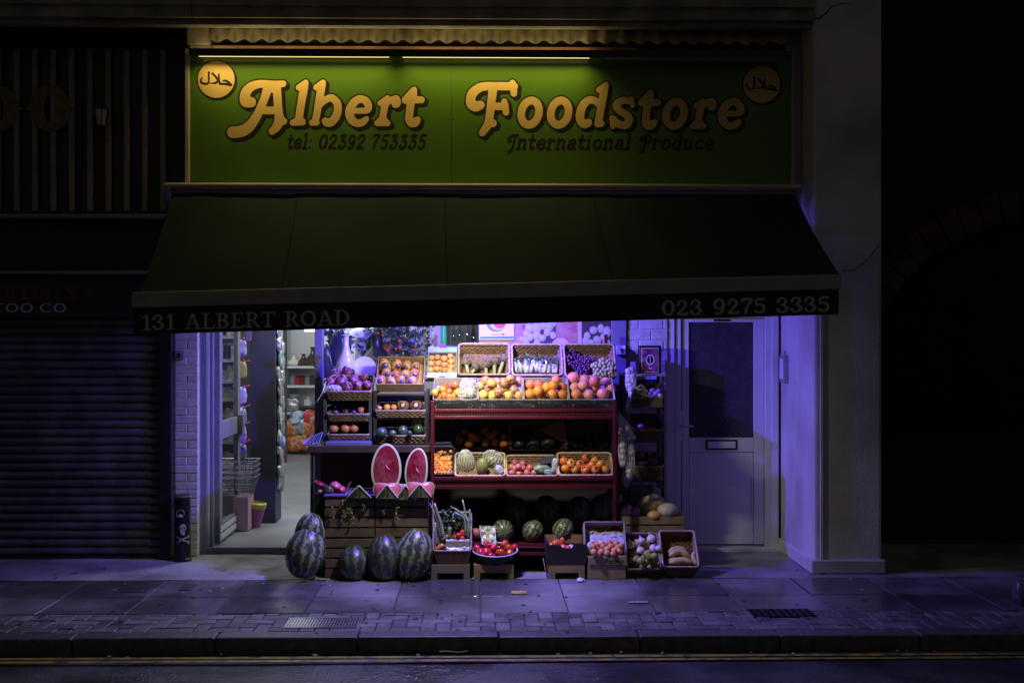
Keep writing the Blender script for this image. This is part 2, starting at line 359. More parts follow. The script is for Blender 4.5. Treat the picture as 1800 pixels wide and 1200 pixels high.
# ---- ground
g = MB(); g.box(-40, 40, -40, 60, -.5, -.13); struct(g.build("ground", M("dark_ground", (.03, .03, .03), rough=.9)))
rz = -.1
rd = MB(); rd.grid(lambda u, v: V((-9 + 18 * u, -12 + 10.222 * v, rz + .006 * math.sin(9 * u + 14 * v))), 40, 40); struct(rd.build("road", m_asph, smooth=True))
kb = MB(); x = -9.0
while x < 9:
    kb.box(x, x + .905, -1.778, -1.632, -.4, .003 + random.uniform(-.003, .003)); x += .912
struct(kb.build("kerb", m_kerb, bevel=.012))
bed = MB(); bed.box(-9, 9, -1.64, 1.2, -.4, -.012); struct(bed.build("joint_sand", M("joint_dirt", (.05, .048, .045), rough=.8)))
pv = MB(); wv = .1; ny = 5; X0 = -7.0
def herr(i, j):
    k = (i - j) % 4
    if k == 0: return 2, 1
    if k == 3: return 1, 2
for i in range(0, 140):
    for j in range(-1, ny):
        q = herr(i, j)
        if not q: continue
        a, b = q; y0, y1 = -1.63 + j * wv, -1.63 + (j + b) * wv; y0 = max(y0, -1.63); y1 = min(y1, -1.63 + ny * wv - .05)
        if y1 - y0 < .03: continue
        dz = random.uniform(-.004, .003); t = random.uniform(-.003, .003); x0, x1 = X0 + i * wv + .003, X0 + (i + a) * wv - .003
        pv.hexa([(x0, y0 + .003, -.1), (x1, y0 + .003, -.1), (x1, y1 - .003, -.1), (x0, y1 - .003, -.1)], [(x0, y0 + .003, dz), (x1, y0 + .003, dz + t), (x1, y1 - .003, dz + t), (x0, y1 - .003, dz)])
struct(pv.build("paver_strip", m_paver, bevel=.005, seg=1))
sl = MB()
for r, (y0, y1) in enumerate(((-1.172, -.708), (-.7, -.15))):
    for c in range(-12, 13):
        x0, x1 = c * .62 + .004, (c + 1) * .62 - .004
        dz = [random.uniform(-.003, .004) for _ in range(4)]
        sl.hexa([(x0, y0, -.1), (x1, y0, -.1), (x1, y1, -.1), (x0, y1, -.1)], [(x0, y0, dz[0]), (x1, y0, dz[1]), (x1, y1, dz[2]), (x0, y1, dz[3])])
struct(sl.build("pavement", m_slab, bevel=.006, seg=1))
# per-slab variation of wetness: mesh islands
n_, l_, b_ = nodes_of(m_slab)
geo = n_.new("ShaderNodeNewGeometry"); mr = n_.new("ShaderNodeMapRange"); mr.inputs[3].default_value = .55; mr.inputs[4].default_value = 1.25
hs = n_.new("ShaderNodeHueSaturation"); src = b_.inputs["Base Color"].links[0].from_socket
l_.new(geo.outputs["Random Per Island"], mr.inputs[0]); l_.new(mr.outputs[0], hs.inputs["Value"]); l_.new(src, hs.inputs["Color"]); l_.new(hs.outputs[0], b_.inputs["Base Color"])
n_, l_, b_ = nodes_of(m_paver)
geo = n_.new("ShaderNodeNewGeometry"); mr = n_.new("ShaderNodeMapRange"); mr.inputs[3].default_value = .6; mr.inputs[4].default_value = 1.3
hs = n_.new("ShaderNodeHueSaturation"); src = b_.inputs["Base Color"].links[0].from_socket
l_.new(geo.outputs["Random Per Island"], mr.inputs[0]); l_.new(mr.outputs[0], hs.inputs["Value"]); l_.new(src, hs.inputs["Color"]); l_.new(hs.outputs[0], b_.inputs["Base Color"])
fc = MB(); fc.grid(lambda u, v: V((-9 + 18 * u, -.142 + 1.35 * v, -.001 + .006 * MN.noise(V((u * 40, v * 5, 0))))), 180, 16)
struct(fc.build("forecourt", m_conc, smooth=True))
# yellow lines at the kerb: two painted strips on the road
ln = MB()
for y in (-1.90, -1.97):
    ln.grid(lambda u, v: V((-8 + 16 * u, y - .02 + .04 * v, rz + .012)), 60, 1)
struct(ln.build("road_marking", M("yellow_line", (.4, .34, .03), (.07, .065, .04), rough=.45, scale=14, lo=.45, hi=.7)))
# drains and small covers, litter
dg = thing("drain_grate", (X(565, -1.38), -1.38, 0), "pale metal slotted drain grate in the block paving left of centre", "drain grate")
a = PZ(500, 1102, .004); b = PZ(632, 1086, .004); mb = MB()
k = 24
for i in range(k + 1):
    xx = a.x + (b.x - a.x) * i / k; mb.box(xx - .004, xx + .008, a.y, b.y, -.02, .007)
mb.box(a.x - .01, b.x + .01, a.y - .012, a.y, -.02, .008); mb.box(a.x - .01, b.x + .01, b.y, b.y + .012, -.02, .008)
m_gal = M("galvanised", (.5, .5, .5), (.62, .62, .63), rough=.3, metal=.9, scale=30)
mb.build("grating", m_gal, dg); MB().box(a.x, b.x, a.y, b.y, -.05, -.03 + .034).build("drain_well", m_blk, dg)
a = PZ(1325, 1083, .004); b = PZ(1420, 1069, .004)
dc = thing("drain_cover", ((a.x + b.x) / 2, a.y, 0), "dark cast iron drain cover in the paving in front of the white door", "drain cover"); mb = MB()
mb.box(a.x, b.x, a.y, b.y, -.02, .0055)
for i in range(9):
    for j in range(4):
        x0 = a.x + (b.x - a.x) * (i + .2) / 9; y0 = a.y + (b.y - a.y) * (j + .2) / 4; mb.box(x0, x0 + .03, y0, y0 + .012, .0055, .012)
mb.build("cover_plate", M("cast_iron", (.02, .02, .022), rough=.4, metal=.5), dc)
for (px, py, wp, hp, colr, lab) in ((912, 1040, 26, 5, (.5, .36, .12), "small yellowish hydrant plate set in the pavement below the black card box"), (1122, 1057, 32, 3, (.35, .34, .33), "thin grey stopcock plate in the paving below the lime basket")):
    a = PZ(px - wp / 2, py + hp / 2, .008); b = PZ(px + wp / 2, py - hp / 2, .008)
    MB().box(a.x, b.x, a.y, b.y, 0, .009).build("cover_plate", M("plate%d" % px, colr, tuple(c * .6 for c in colr), rough=.5, scale=40), bevel=.002, tag=(lab, "utility cover"))
for (px, py, wp, y) in ((240, 1035, 60, 0), (330, 1031, 34, 0)):
    a = PZ(px - wp / 2, py + 5, .006); b = PZ(px + wp / 2, py - 5, .006)
    MB().box(a.x, b.x, a.y, b.y, 0, .007).build("cover_plate", m_conc if False else M("dark_plate", (.04, .04, .042), rough=.35, bump=.4, bscale=50), bevel=.002, tag=("larger dark inspection cover in the pavement near the skull bin" if wp > 40 else "smaller dark inspection cover in the pavement below the brick pier", "utility cover"))
m_paper = M("white_paper", (.7, .7, .72), rough=.7)
def crumple(px, py, z, r, sc=(1, 1, .6)):
    c = PZ(px, py, z); return MB().ball(c + V((0, 0, r * sc[2] * .8)), r, sc, 14, 9, lambda d: 1 + .55 * MN.noise(d * 2.6 + V((px, 0, 0))) + .25 * MN.noise(d * 6))
crumple(1020, 1022, 0, .028).build("crumpled_tissue", m_paper, tag=("crumpled white tissue on the paving in front of the black box", "litter"))
c = PZ(643, 1139, rz + .012); mb = MB(); mb.grid(lambda u, v: c + V((.1 * u - .05, .09 * v + .01 * u, .012 + .03 * v * (1 - u) + .01 * math.sin(5 * u))), 6, 4); mb.build("paper_scrap", m_paper, smooth=True, tag=("bent pale paper scrap lying at the foot of the kerb", "litter"))
c = PZ(797, 1147, rz + .012); MB().grid(lambda u, v: c + V((.18 * u - .09, .03 * v, .008 + .004 * math.sin(7 * u))), 8, 2).build("paper_strip", M("dull_paper", (.4, .4, .42), rough=.6), smooth=True, tag=("long flat strip of wet paper in the gutter", "litter"))
gum = MB(); r_ = random.Random(77)
for i in range(150):
    x, y = r_.uniform(-4.2, 4.4), r_.uniform(-1.7, .3); rr = r_.uniform(.006, .02); a0 = r_.uniform(0, 6)
    gum.poly([V((x + rr * r_.uniform(.7, 1.2) * math.cos(a0 + k), y + rr * r_.uniform(.7, 1.2) * math.sin(a0 + k), .0075)) for k in [q * .785 for q in range(8)]])
gum.build("gum_spots", M("old_gum", (.045, .043, .042), rough=.6), tag=("dark specks of old gum trodden into the pavement", "gum spots", None, "stuff"))
dbr = MB()
for i in range(70):
    x, y = r_.uniform(-3, 3.4), r_.choice([r_.uniform(-.6, -.1), r_.uniform(-1.9, -1.82), r_.uniform(-.2, .8)]); z = .008 if y > -1.7 else rz + .014; a = r_.uniform(0, 6); L = r_.uniform(.008, .028); d = V((math.cos(a), math.sin(a), 0)); n = V((-d.y, d.x, 0))
    dbr.add([V((x, y, z)) - d * L, V((x, y, z)) + n * L * .4 + V((0, 0, .006)), V((x, y, z)) + d * L, V((x, y, z)) - n * L * .4], [(0, 1, 2, 3)])
dbr.build("leaf_litter", M("leaf_scrap", (.2, .17, .1), (.4, .38, .36), rough=.6, scale=3, lo=.45, hi=.55), tag=("scattered scraps of leaf and paper on the pavement and gutter", "leaf litter", None, "stuff"))
c = PZ(1797, 1062, 0); MB().ball(c + V((0, 0, .08)), .085, (.8, .8, 1.2), 16, 10, lambda d: 1 + .3 * MN.noise(d * 3)).build("refuse_bag", M("grey_bag", (.1, .1, .12), rough=.3), smooth=True, tag=("grey bag at the far right edge of the pavement", "bag"))

# ================================================================== SHOP BUILDING
ZT = 4.75
bld = thing("shop_building", (0, .9, 0), "painted shop building with pale pilaster, cornice and white brick piers round a lit shop front", "shop building")
xl, xr = X(1430, 0), X(1551, 0)
pil = MB(); pil.box(xl, xr, 0, 1.6, 0, 7); pil.build("pilaster", m_render, bld, bevel=.03, seg=3)
pl = MB(); pl.box(xl - .025, xr + .02, -.025, 1.02, 0, Z(985, 0)); pl.build("plinth", m_render, bld, bevel=.012)
gr = MB(); gr.box(xl + .055, xl + .075, -.012, .0, Z(985, 0) + .002, Z(500, 0)); gr.build("corner_bead", m_render, bld)
# cornice profile (Y, Z) run along X
prof = [(0.3, Z(52, .3)), (.06, Z(50, .06)), (.03, Z(46, .03)), (.03, Z(36, .03)), (-.02, Z(33, -.02)), (-.02, Z(14, -.02)), (-.05, Z(10, -.05)), (-.07, 5.6), (.3, 5.6)]
xa, xb = -7.5, xl - .001
co = MB(); co.prism([(xa, y, z) for y, z in prof], (X(338, 0) - xa - .003, 0, 0)); co.prism([(X(338, 0) + .003, y, z) for y, z in prof], (xb - X(338, 0) - .003, 0, 0)); co.build("cornice", M("stone_cornice", (.36, .33, .27), (.2, .18, .15), rough=.8, scale=5, bump=.6, bscale=30, detail=8), bld)
# cracks on the pilaster
ck = MB(); pts = [P(x, y, -.001) for x, y in ((1400, 37), (1440, 32), (1452, 24), (1462, 12), (1478, 7), (1500, 5))]; ck.tube(pts, [.004, .006, .005, .004, .003, .001], 5)
ck.tube([P(x, y, -.001) for x, y in ((1480, 477), (1500, 474), (1520, 462), (1535, 444), (1548, 425))], .0035, 5)
ck.build("crack", M("crack_dark", (.03, .03, .03), rough=.9), bld)
# wall above/behind the sign, soffit and inner header
wl_ = MB(); xs0, xs1 = X(332, .3), xl - .002
wl_.box(xs0, xs1, .34, 1.25, 3.02, 5.5); wl_.box(X(305, .9), xs1, 1.0, 1.25, 2.5, 3.0); wl_.build("upper_wall", m_render, bld)
# corrugated sheet above the sign
zc0, zc1 = Z(76, .24), Z(50, .24); xc0, xc1 = X(368, .24), X(1385, .24)
cg = MB(); cg.grid(lambda u, v: V((xc0 + (xc1 - xc0) * u, .24 + .018 * math.cos(2 * math.pi * u * 33) - .03 * (1 - v), zc0 + (zc1 - zc0) * v + .02 * (1 - v) * math.cos(2 * math.pi * u * 33))), 33 * 10, 3)
cg.build("corrugated_sheet", M("corrugated_plastic", (.55, .48, .34), (.36, .3, .2), rough=.6, scale=6, bump=.2), bld, smooth=True)
MB().box(xc0, xc1, .32, .338, zc0 - .06, zc1).build("gap_shade_strip", m_blk, bld)  # black strip standing in for the shade of the gap below the sheet
MB().box(xs0 + .01, xc0, .22, .3, zc0 - .02, zc1).build("end_board", M("old_board", (.34, .28, .18), (.2, .16, .1), rough=.8, scale=8), bld)
MB().box(xc0 + .02, X(1120, .25), .265, .3, Z(89, .28), Z(83.5, .28)).build("timber_batten", M("orange_timber", (.36, .16, .06), (.25, .11, .05), rough=.7, scale=12), bld)
# brick piers: real bricks on a mortar core
def pier(x0, x1, y, z0, z1, name, seed, depth=.3, bl=.215, bh=.068):
    rnd = random.Random(seed); mb = MB(); r = 0; z = z0
    while z < z1:
        x = x0 - (bl / 2 if r % 2 else 0)
        while x < x1 - .01:
            a, b = max(x, x0), min(x + bl, x1 + .004)
            if b - a > .02: mb.box(a + .002, b - .002, y + rnd.uniform(-.004, .003), y + depth, z + .003, z + bh - .002)
            x += bl + .004
        z += bh + .005; r += 1
    mb.build(name, m_brick, bld, bevel=.006)
    MB().box(x0 - .001, x1 + .001, y + .006, y + depth + .01, z0, z1).build("mortar", m_mort, bld)
pier(X(307, .75), X(347, .75), .75, 0, 3.0, "brick_pier", 3)
pier(X(1102, .9), X(1173, .9), .9, 0, 3.0, "brick_pier", 5, bh=.09)
# shop-front frame
fr = MB(); YF = .9
def post(mb, p0, p1, y0, y1, z0, z1): mb.box(X(p0, y0), X(p1, y0), y0, y1, z0, z1)
zs = Z(958, YF)
for q in ((347, 363, YF - .06, YF + .08, 0, 3), (363.1, 366, YF, YF + .06, zs, 3), (369.1, 374, YF - .005, YF + .07, zs, 3), (553, 567, YF - .03, YF + .06, 0, 3), (1075, 1101, YF - .03, YF + .06, 0, 3), (764, 775, YF - .01, YF + .05, .9, 3)):
    fr = MB(); post(fr, *q); fr.build("frame_post", m_alu, bld, bevel=.004)
MB().box(X(374, YF) + .001, X(553, YF) - .001, YF - .02, YF + .06, 2.3, 2.5).build("frame_head", m_alu, bld, bevel=.004)
st_ = MB(); st_.box(X(366, YF), X(369, YF), YF - .012, YF + .05, zs, 3); st_.build("frame_strip", m_upvc, bld)
sill = MB(); sill.box(X(363, YF), X(553, YF), YF - .05, YF + .06, 0, zs); sill.build("threshold", m_alu, bld, bevel=.006)
rs = MB(); rs.box(X(567, YF), X(1075, YF), YF - .02, YF + .12, 0, .82); rs.box(X(567, YF), X(764, YF), YF - .02, YF + .04, .8205, Z(694, YF)); rs.build("stall_riser", m_blk, bld)
pane = MB(); pane.box(X(567, YF) + .002, X(764, YF) - .002, YF + .01, YF + .018, Z(693.5, YF), 2.5); pane.box(X(775, YF), X(842, YF), YF + .01, YF + .018, .822, 2.5)
pane.build("window_pane", glass("shop_glass"), bld)
# printed window film: fruit photograph panel (flat print)
fx0, fx1 = X(842, YF), X(1074, YF)
wf = MB(); wf.box(fx0, fx1, YF - .012, YF + .02, .822, 2.5); film = wf.build("window_print", M("print_base", (.38, .2, .13), (.5, .28, .2), rough=.4, scale=3), bld)
def disc(px, py, rx, ry, y, a=0):
    c, s = math.cos(a), math.sin(a)
    return [P(px + rx * math.cos(t) * c - ry * math.sin(t) * s, py + rx * math.cos(t) * s + ry * math.sin(t) * c, y) for t in [2 * math.pi * k / 20 for k in range(20)]]
m_pgr = M("print_green_grape", (.38, .38, .2), (.5, .48, .3), rough=.35, scale=14); m_pwh = M("print_highlight", (.56, .55, .48), rough=.35)
m_pap = M("print_apple", (.42, .14, .13), (.5, .3, .2), rough=.35, scale=9); m_pdk = M("print_dark", (.07, .05, .05), rough=.4)
y_ = YF - .0135
mb = MB(); mb.poly(disc(998, 582, 15, 24, y_)); mb.poly(disc(1002, 588, 13, 18, y_ - .0005)); mb.poly(disc(855, 588, 10, 14, y_)); mb.build("printed_apple", m_pap, film)
mb = MB(); mb.poly([P(1016, 560, y_ - .001), P(1022, 560, y_ - .001), P(1022, 606, y_ - .001), P(1016, 606, y_ - .001)]); mb.poly(disc(985, 604, 14, 10, y_ - .001)); mb.build("printed_stripe", M("print_pale", (.66, .5, .6), rough=.35), film)
mb = MB(); mb.poly([P(1023, 555, y_), P(1074, 555, y_), P(1074, 608, y_), P(1023, 608, y_)]); mb.poly([P(918, 572, y_), P(978, 562, y_), P(976, 606, y_), P(930, 606, y_)]); mb.build("printed_shade", m_pdk, film)
mb = MB(); mb2 = MB(); q = 0
for (px, py, rx, ry, a) in ((930, 577, 8, 9, 0), (925, 586, 6, 7, .3), (943, 575, 9, 10, .2), (955, 571, 8, 8, 0), (966, 573, 7, 9, 0), (973, 566, 6, 8, 0), (962, 583, 6, 8, .3), (943, 589, 7.5, 8, 0), (953, 594, 7, 6, -.4), (972, 589, 5.5, 6.5, 0), (924, 598, 7, 7, .1), (917, 596, 5, 5, 0), (944, 602, 5.5, 7, 0), (932, 592, 6, 7, 0), (1032, 590, 6, 7, 0), (1043, 580, 7, 7, 0), (1050, 597, 8, 7, .6), (1061, 592, 6, 7, 0), (1056, 577, 6, 8, 0), (1038, 602, 8, 6, 0), (1067, 583, 7, 10, 0), (1029, 599, 6, 7, 0), (1066, 602, 7, 6, 0)):
    q += .0003; mb.poly(disc(px, py, rx, ry, y_ - .0012 - q, a)); mb2.poly(disc(px - rx * .15, py - ry * .2, rx * .62, ry * .6, y_ - .00135 - q, a))
mb.build("printed_grape", m_pgr, film); mb2.build("printed_glint", m_pwh, film)
# watermelon notice
nt = thing("watermelon_notice", P(873, 598, YF - .03), "white notice with a cut watermelon picture stuck over the fruit print", "notice")
yn = YF - .034
mb = MB(); a0 = P(842, 597, yn); a1 = P(904, 555, yn); mb.box(a0.x, a1.x, yn, yn + .008, a0.z, a1.z); mb.build("sheet", M("notice_white", (.74, .72, .76), rough=.4), nt)
def arc(px, py, rx, ry, y, t0, t1): return [P(px + rx * math.cos(t), py + ry * math.sin(t), y) for t in [math.radians(t0 + (t1 - t0) * k / 16) for k in range(17)]]
MB().poly(arc(872, 568, 17, 15, yn - .001, -10, 190)).build("printed_rind", M("print_rind", (.1, .25, .1), rough=.4), nt)
MB().poly(arc(875, 567, 14, 13.5, yn - .0015, -10, 190)).build("printed_pith", m_pwh, nt)
MB().poly(arc(878, 566, 11.5, 11, yn - .002, -10, 190)).build("printed_flesh", M("print_red", (.55, .05, .05), rough=.4), nt)
mb = MB(); mb.poly([P(844, 595.5, yn - .001), P(903, 595, yn - .001), P(903, 591, yn - .001), P(844, 591.5, yn - .001)]); mb.build("printed_band", M("print_teal", (.07, .28, .25), rough=.4), nt)
mb = MB()
for i in range(8): mb.poly([P(863 + i * 2.2, 588.6, yn - .001), P(864.6 + i * 2.2, 588.6, yn - .001), P(864.6 + i * 2.2, 587, yn - .001), P(863 + i * 2.2, 587, yn - .001)])
mb.poly([P(882, 589, yn - .001), P(887, 589, yn - .001), P(887, 586, yn - .001), P(882, 586, yn - .001)]); mb.build("printed_text", M("print_red2", (.5, .03, .06), rough=.4), nt)
# glass door, standing open at right angles
xd = X(376, YF) + .01; y0, y1 = YF + .07, YF + .89; z0, z1 = zs + .012, 2.28
gd = MB(); gd.box(xd - .02, xd + .025, y0, y0 + .1, z0, z1); gd.box(xd - .02, xd + .025, y1 - .1, y1, z0, z1); gd.box(xd - .02, xd + .025, y0 + .1, y1 - .1, z0, z0 + .17); gd.box(xd - .02, xd + .025, y0 + .1, y1 - .1, z1 - .1, z1); gd.box(xd - .02, xd + .025, y0 + .1, y1 - .1, 1.0, 1.16)
door = gd.build("glass_door", m_alu, bld, bevel=.004)
kp = MB(); kp.box(xd + .0255, xd + .029, y0 + .02, y1 - .02, z0 + .025, z0 + .075); kp.box(xd + .0255, xd + .029, y0 + .02, y1 - .02, z0 + .095, z0 + .145); kp.build("kick_strip", m_upvc, door)
MB().box(xd, xd + .006, y0 + .1, y1 - .1, z0 + .17, 1.0).box(xd, xd + .006, y0 + .1, y1 - .1, 1.16, z1 - .1).build("door_pane", glass("shop_glass"), door)
hb = MB(); hb.box(xd + .025, xd + .075, y1 - .12, y1 - .02, .98, 1.18); hb.build("door_handle", m_alu, door, bevel=.006)
# white side door in its recess
YD = .95; sd = MB()
def rect(mb, p0, p1, q0, q1, ya, yb): a = P(p0, q1, ya); b = P(p1, q0, ya); mb.box(a.x, b.x, ya, yb, a.z, b.z)
fr2 = MB(); rect(fr2, 1173, 1186, 540, 962, YD - .03, YD + .1); rect(fr2, 1187, 1197, 540, 962, YD - .008, YD + .1); rect(fr2, 1345, 1356, 540, 962, YD - .008, YD + .1); rect(fr2, 1357, 1369, 540, 962, YD - .03, YD + .1)
rect(fr2, 1187, 1356, 520, 558, YD - .02, YD + .1); fr2.box(X(1173, YD), X(1369, YD), YD - .07, YD + .1, Z(970, YD), Z(961.6, YD))
dfr = fr2.build("door_frame", m_upvc, bld, bevel=.006)
MB().box(X(1173, YD), xl + .1, YD, YD + .15, Z(545, YD), 3.0).build("door_head", m_upvc, bld)
MB().box(X(1173, YD) + .01, X(1369, YD), YD - .02, YD + .1, 0, Z(970.5, YD)).build("door_step", m_blk, bld)
d_ = MB()
rect(d_, 1199, 1211, 560, 956, YD + .02, YD + .07); rect(d_, 1325, 1343, 560, 956, YD + .02, YD + .07)
rect(d_, 1211.2, 1324.8, 769, 794, YD + .02, YD + .07); rect(d_, 1211.2, 1324.8, 936, 956, YD + .02, YD + .07); rect(d_, 1211.2, 1324.8, 560, 566, YD + .02, YD + .07)
fd = d_.build("front_door", m_upvc, bld, bevel=.005)
mb = MB(); rect(mb, 1212, 1324, 794.5, 935.5, YD + .034, YD + .06); mb.build("lower_panel", m_upvc, fd)
mb = MB(); rect(mb, 1211.5, 1214.5, 795, 935.5, YD + .024, YD + .05); rect(mb, 1321, 1324, 795, 935.5, YD + .024, YD + .05); mb.build("panel_bead", m_upvc, fd, bevel=.004)
m_obs = M("obscure_glass", (.04, .04, .05), (.055, .055, .066), rough=.2, scale=22, bump=.5, bscale=34, detail=2)
mb = MB(); rect(mb, 1211.5, 1324.5, 566.5, 768.5, YD + .036, YD + .05); mb.build("door_glass", m_obs, fd)
mb = MB(); rect(mb, 1241, 1296, 772.5, 790.5, YD + .01, YD + .019); lb = mb.build("letterbox", m_blk, fd, bevel=.003); mb = MB(); rect(mb, 1244, 1293, 775.5, 787.5, YD + .002, YD + .009); mb.build("letterbox_flap", m_upvc, lb, bevel=.004)
mb = MB(); rect(mb, 1196.5, 1204, 722, 774, YD - .004, YD + .018); c = P(1200, 748, YD - .02); mb.tube([c + V((0, .03, 0)), c + V((0, -.03, 0)), c + V((.03, -.045, 0)), c + V((.09, -.045, -.002))], [.012, .012, .011, .009], 8); mb.tube([P(1200, 764, YD + .01), P(1200, 764, YD - .012)], .01, 10); mb.build("door_handle", m_upvc, fd, auto=True)
mb = MB(); rect(mb, 1255, 1283, 561, 564.5, YD + .012, YD + .018); mb.build("house_number_plate", m_blk, fd)
# lock box on the reveal
a = P(1374, 672, .82); zb = Z(672, .82); zt2 = Z(624, .82)
lk = thing("metal_lock_box", (xl, .82, zb), "small grey metal box with bolt fixed to the white reveal beside the door", "lock box")
MB().box(xl - .035, xl - .001, .7, .86, zb, zt2).build("box_body", M("grey_metal", (.4, .4, .42), (.3, .3, .32), rough=.4, metal=.4, scale=20), lk, bevel=.004)
MB().box(xl - .045, xl - .0355, .72, .83, zb + .03, zt2 - .03).build("box_cover", m_upvc, lk, bevel=.003)
MB().tube([(xl - .02, .75, zt2), (xl - .02, .75, zt2 + .04)], .008, 8).build("bolt", m_wire, lk)
# switch boxes on the brickwork
for (px, py, s_, y, lab) in ((315, 624, 8, .745, "square metal key switch box on the left white brick pier"), (1092, 615, 8, YF - .034, "white key switch box on the blue frame beside the grapes")):
    k = thing("key_switch", P(px, py + s_, y), lab, "switch"); mb = MB(); rect(mb, px - s_, px + s_, py - s_, py + s_, y - .04, y); mb.build("box_body", m_upvc if px > 900 else m_alu, k, bevel=.006)
    c = P(px + .5, py - 1, y - .042); MB().tube([c, c + V((0, -.008, 0))], .012, 10).box(c.x - .004, c.x + .004, c.y - .009, c.y - .001, c.z - .032, c.z).build("keyhole", m_blk, k)

# ================================================================== SIGN
YS = .3
sg = thing("fascia_sign", P(860, 322, YS), "green fascia sign with gold Albert Foodstore lettering above the awning", "shop sign")
a = P(332, 322, YS); b = P(1391, 103, YS); mb = MB(); mb.box(a.x, b.x, YS, YS + .03, a.z, b.z)
mb.build("sign_board", M("sign_green", (.08, .17, .012), (.09, .185, .015), rough=.25, scale=2, bump=.03, bscale=90), sg)
mb = MB(); rect(mb, 325, 331.5, 86, 325, YS - .04, YS + .03); mb.build("sign_frame", M("frame_cream", (.5, .42, .3), rough=.5), sg, bevel=.003); mb = MB(); rect(mb, 1391.5, 1397, 95, 325, YS - .03, YS + .03); mb.build("sign_frame", M("frame_grey", (.4, .4, .4), rough=.5), sg, bevel=.003)
def Q(ox, oy, k): return lambda *pts: [(ox + x / k, oy + y / k, r / k) for x, y, r in pts]
K = 8.574; a1, a2, f3, d4, o5 = Q(390, 130, K), Q(570, 130, K), Q(810, 130, K), Q(980, 130, K), Q(1140, 130, K)
def rE(q, dx=0, dy=0): f = lambda *p: q(*[(x + dx, y + dy, r) for x, y, r in p]); return [f((430, 557, 44), (550, 557, 44), (640, 552, 46), (664, 520, 54), (662, 470, 56), (620, 405, 58), (540, 380, 58), (450, 430, 62), (385, 540, 64), (388, 640, 64), (430, 710, 62), (500, 745, 58), (585, 725, 54), (635, 680, 40))]
def rR(q, dx=0, dy=0): f = lambda *p: q(*[(x + dx, y + dy, r) for x, y, r in p]); return [f((955, 362, 38), (900, 410, 48), (845, 442, 42)), f((955, 362, 38), (925, 430, 62), (905, 520, 54), (890, 600, 52), (878, 700, 58)), f((795, 745, 44), (955, 745, 44)), f((840, 715, 55), (915, 715, 55)), f((930, 430, 55), (1010, 398, 52), (1080, 388, 66)), f((1080, 388, 66), (1088, 440, 66), (1075, 455, 60))]
def rT(q, dx=0, dy=0): f = lambda *p: q(*[(x + dx, y + dy, r) for x, y, r in p]); return [f((1357, 235, 40), (1345, 330, 55)), f((1345, 245, 45), (1230, 390, 60)), f((1330, 300, 60), (1270, 380, 60)), f((1222, 398, 54), (1462, 392, 52)), f((1320, 360, 62), (1300, 470, 60), (1285, 600, 58), (1280, 680, 62), (1315, 735, 68), (1370, 728, 66), (1410, 688, 44))]
def rO(q, cx, cy): return [q(*[(cx + 133 * math.cos(t) - .12 * 180 * math.sin(t), cy + 182 * math.sin(t), 57 + 3 * abs(math.sin(t))) for t in [2 * math.pi * k / 20 for k in range(21)]])]
LA = [a1((920, 150, 50), (800, 160, 55), (680, 155, 58), (560, 155, 60), (450, 190, 66), (375, 260, 74), (347, 345, 76), (365, 415, 88), (440, 428, 76)),
      a1((690, 220, 70), (650, 350, 62), (596, 480, 62), (540, 610, 66), (480, 710, 72), (400, 805, 82), (300, 862, 88), (200, 880, 88), (165, 880, 88)),
      a1((825, 200, 66), (838, 350, 62), (845, 480, 62), (858, 600, 64), (866, 690, 74), (830, 790, 68), (756, 868, 52)), a1((870, 690, 66), (928, 714, 56)),
      a1((590, 552, 58), (850, 552, 58)), a1((690, 225, 60), (830, 225, 60))]
LA += [a1((1265, 130, 40), (1240, 220, 58), (1222, 300, 62), (1200, 420, 60), (1172, 600, 58), (1160, 690, 64)), a1((1262, 130, 40), (1160, 208, 46)), a1((1250, 180, 50), (1190, 215, 40)), a1((1070, 736, 46), (1220, 736, 42)), a1((1110, 715, 48), (1210, 715, 50))]
LA += [a1((1525, 132, 42), (1500, 220, 58), (1484, 300, 60), (1462, 420, 58), (1432, 600, 54), (1412, 700, 56)), a1((1522, 132, 42), (1424, 205, 46)), a1((1510, 180, 50), (1450, 212, 40)), a1((1362, 736, 48), (1428, 734, 44))]
LA += [a1((1480, 470, 44), (1560, 395, 50), (1658, 365, 56), (1735, 440, 58), (1748, 540, 60), (1715, 650, 62), (1645, 728, 64), (1585, 730, 64), (1562, 712, 54))]
LA += rE(a2) + rR(a2) + rT(a2)
LF = [f3((800, 190, 60), (700, 188, 62), (520, 188, 62), (380, 188, 62), (270, 215, 68), (180, 290, 72), (148, 380, 70), (165, 455, 80), (225, 492, 77), (295, 470, 64)), f3((778, 140, 48), (792, 200, 55), (800, 298, 48)),
      f3((482, 240, 66), (466, 380, 63), (446, 540, 62), (426, 690, 62), (405, 770, 66), (322, 892, 50)), f3((430, 735, 60), (482, 745, 60)), f3((500, 490, 58), (640, 490, 56)), f3((655, 415, 44), (670, 500, 52), (680, 585, 46))]
LF += rO(f3, 1045, 585) + rO(f3, 1490, 585)
LF += [d4((560, 402, 52), (480, 395, 58), (395, 460, 62), (345, 580, 64), (345, 690, 64), (390, 755, 62), (450, 745, 62), (472, 722, 48)), d4((730, 160, 40), (708, 240, 55), (690, 320, 60), (668, 440, 58), (642, 580, 58), (626, 690, 58), (618, 745, 62)), d4((725, 165, 40), (624, 245, 46)), d4((700, 200, 50), (655, 240, 42)), d4((605, 756, 50), (660, 748, 50)), d4((540, 400, 52), (600, 430, 56), (655, 480, 50))]
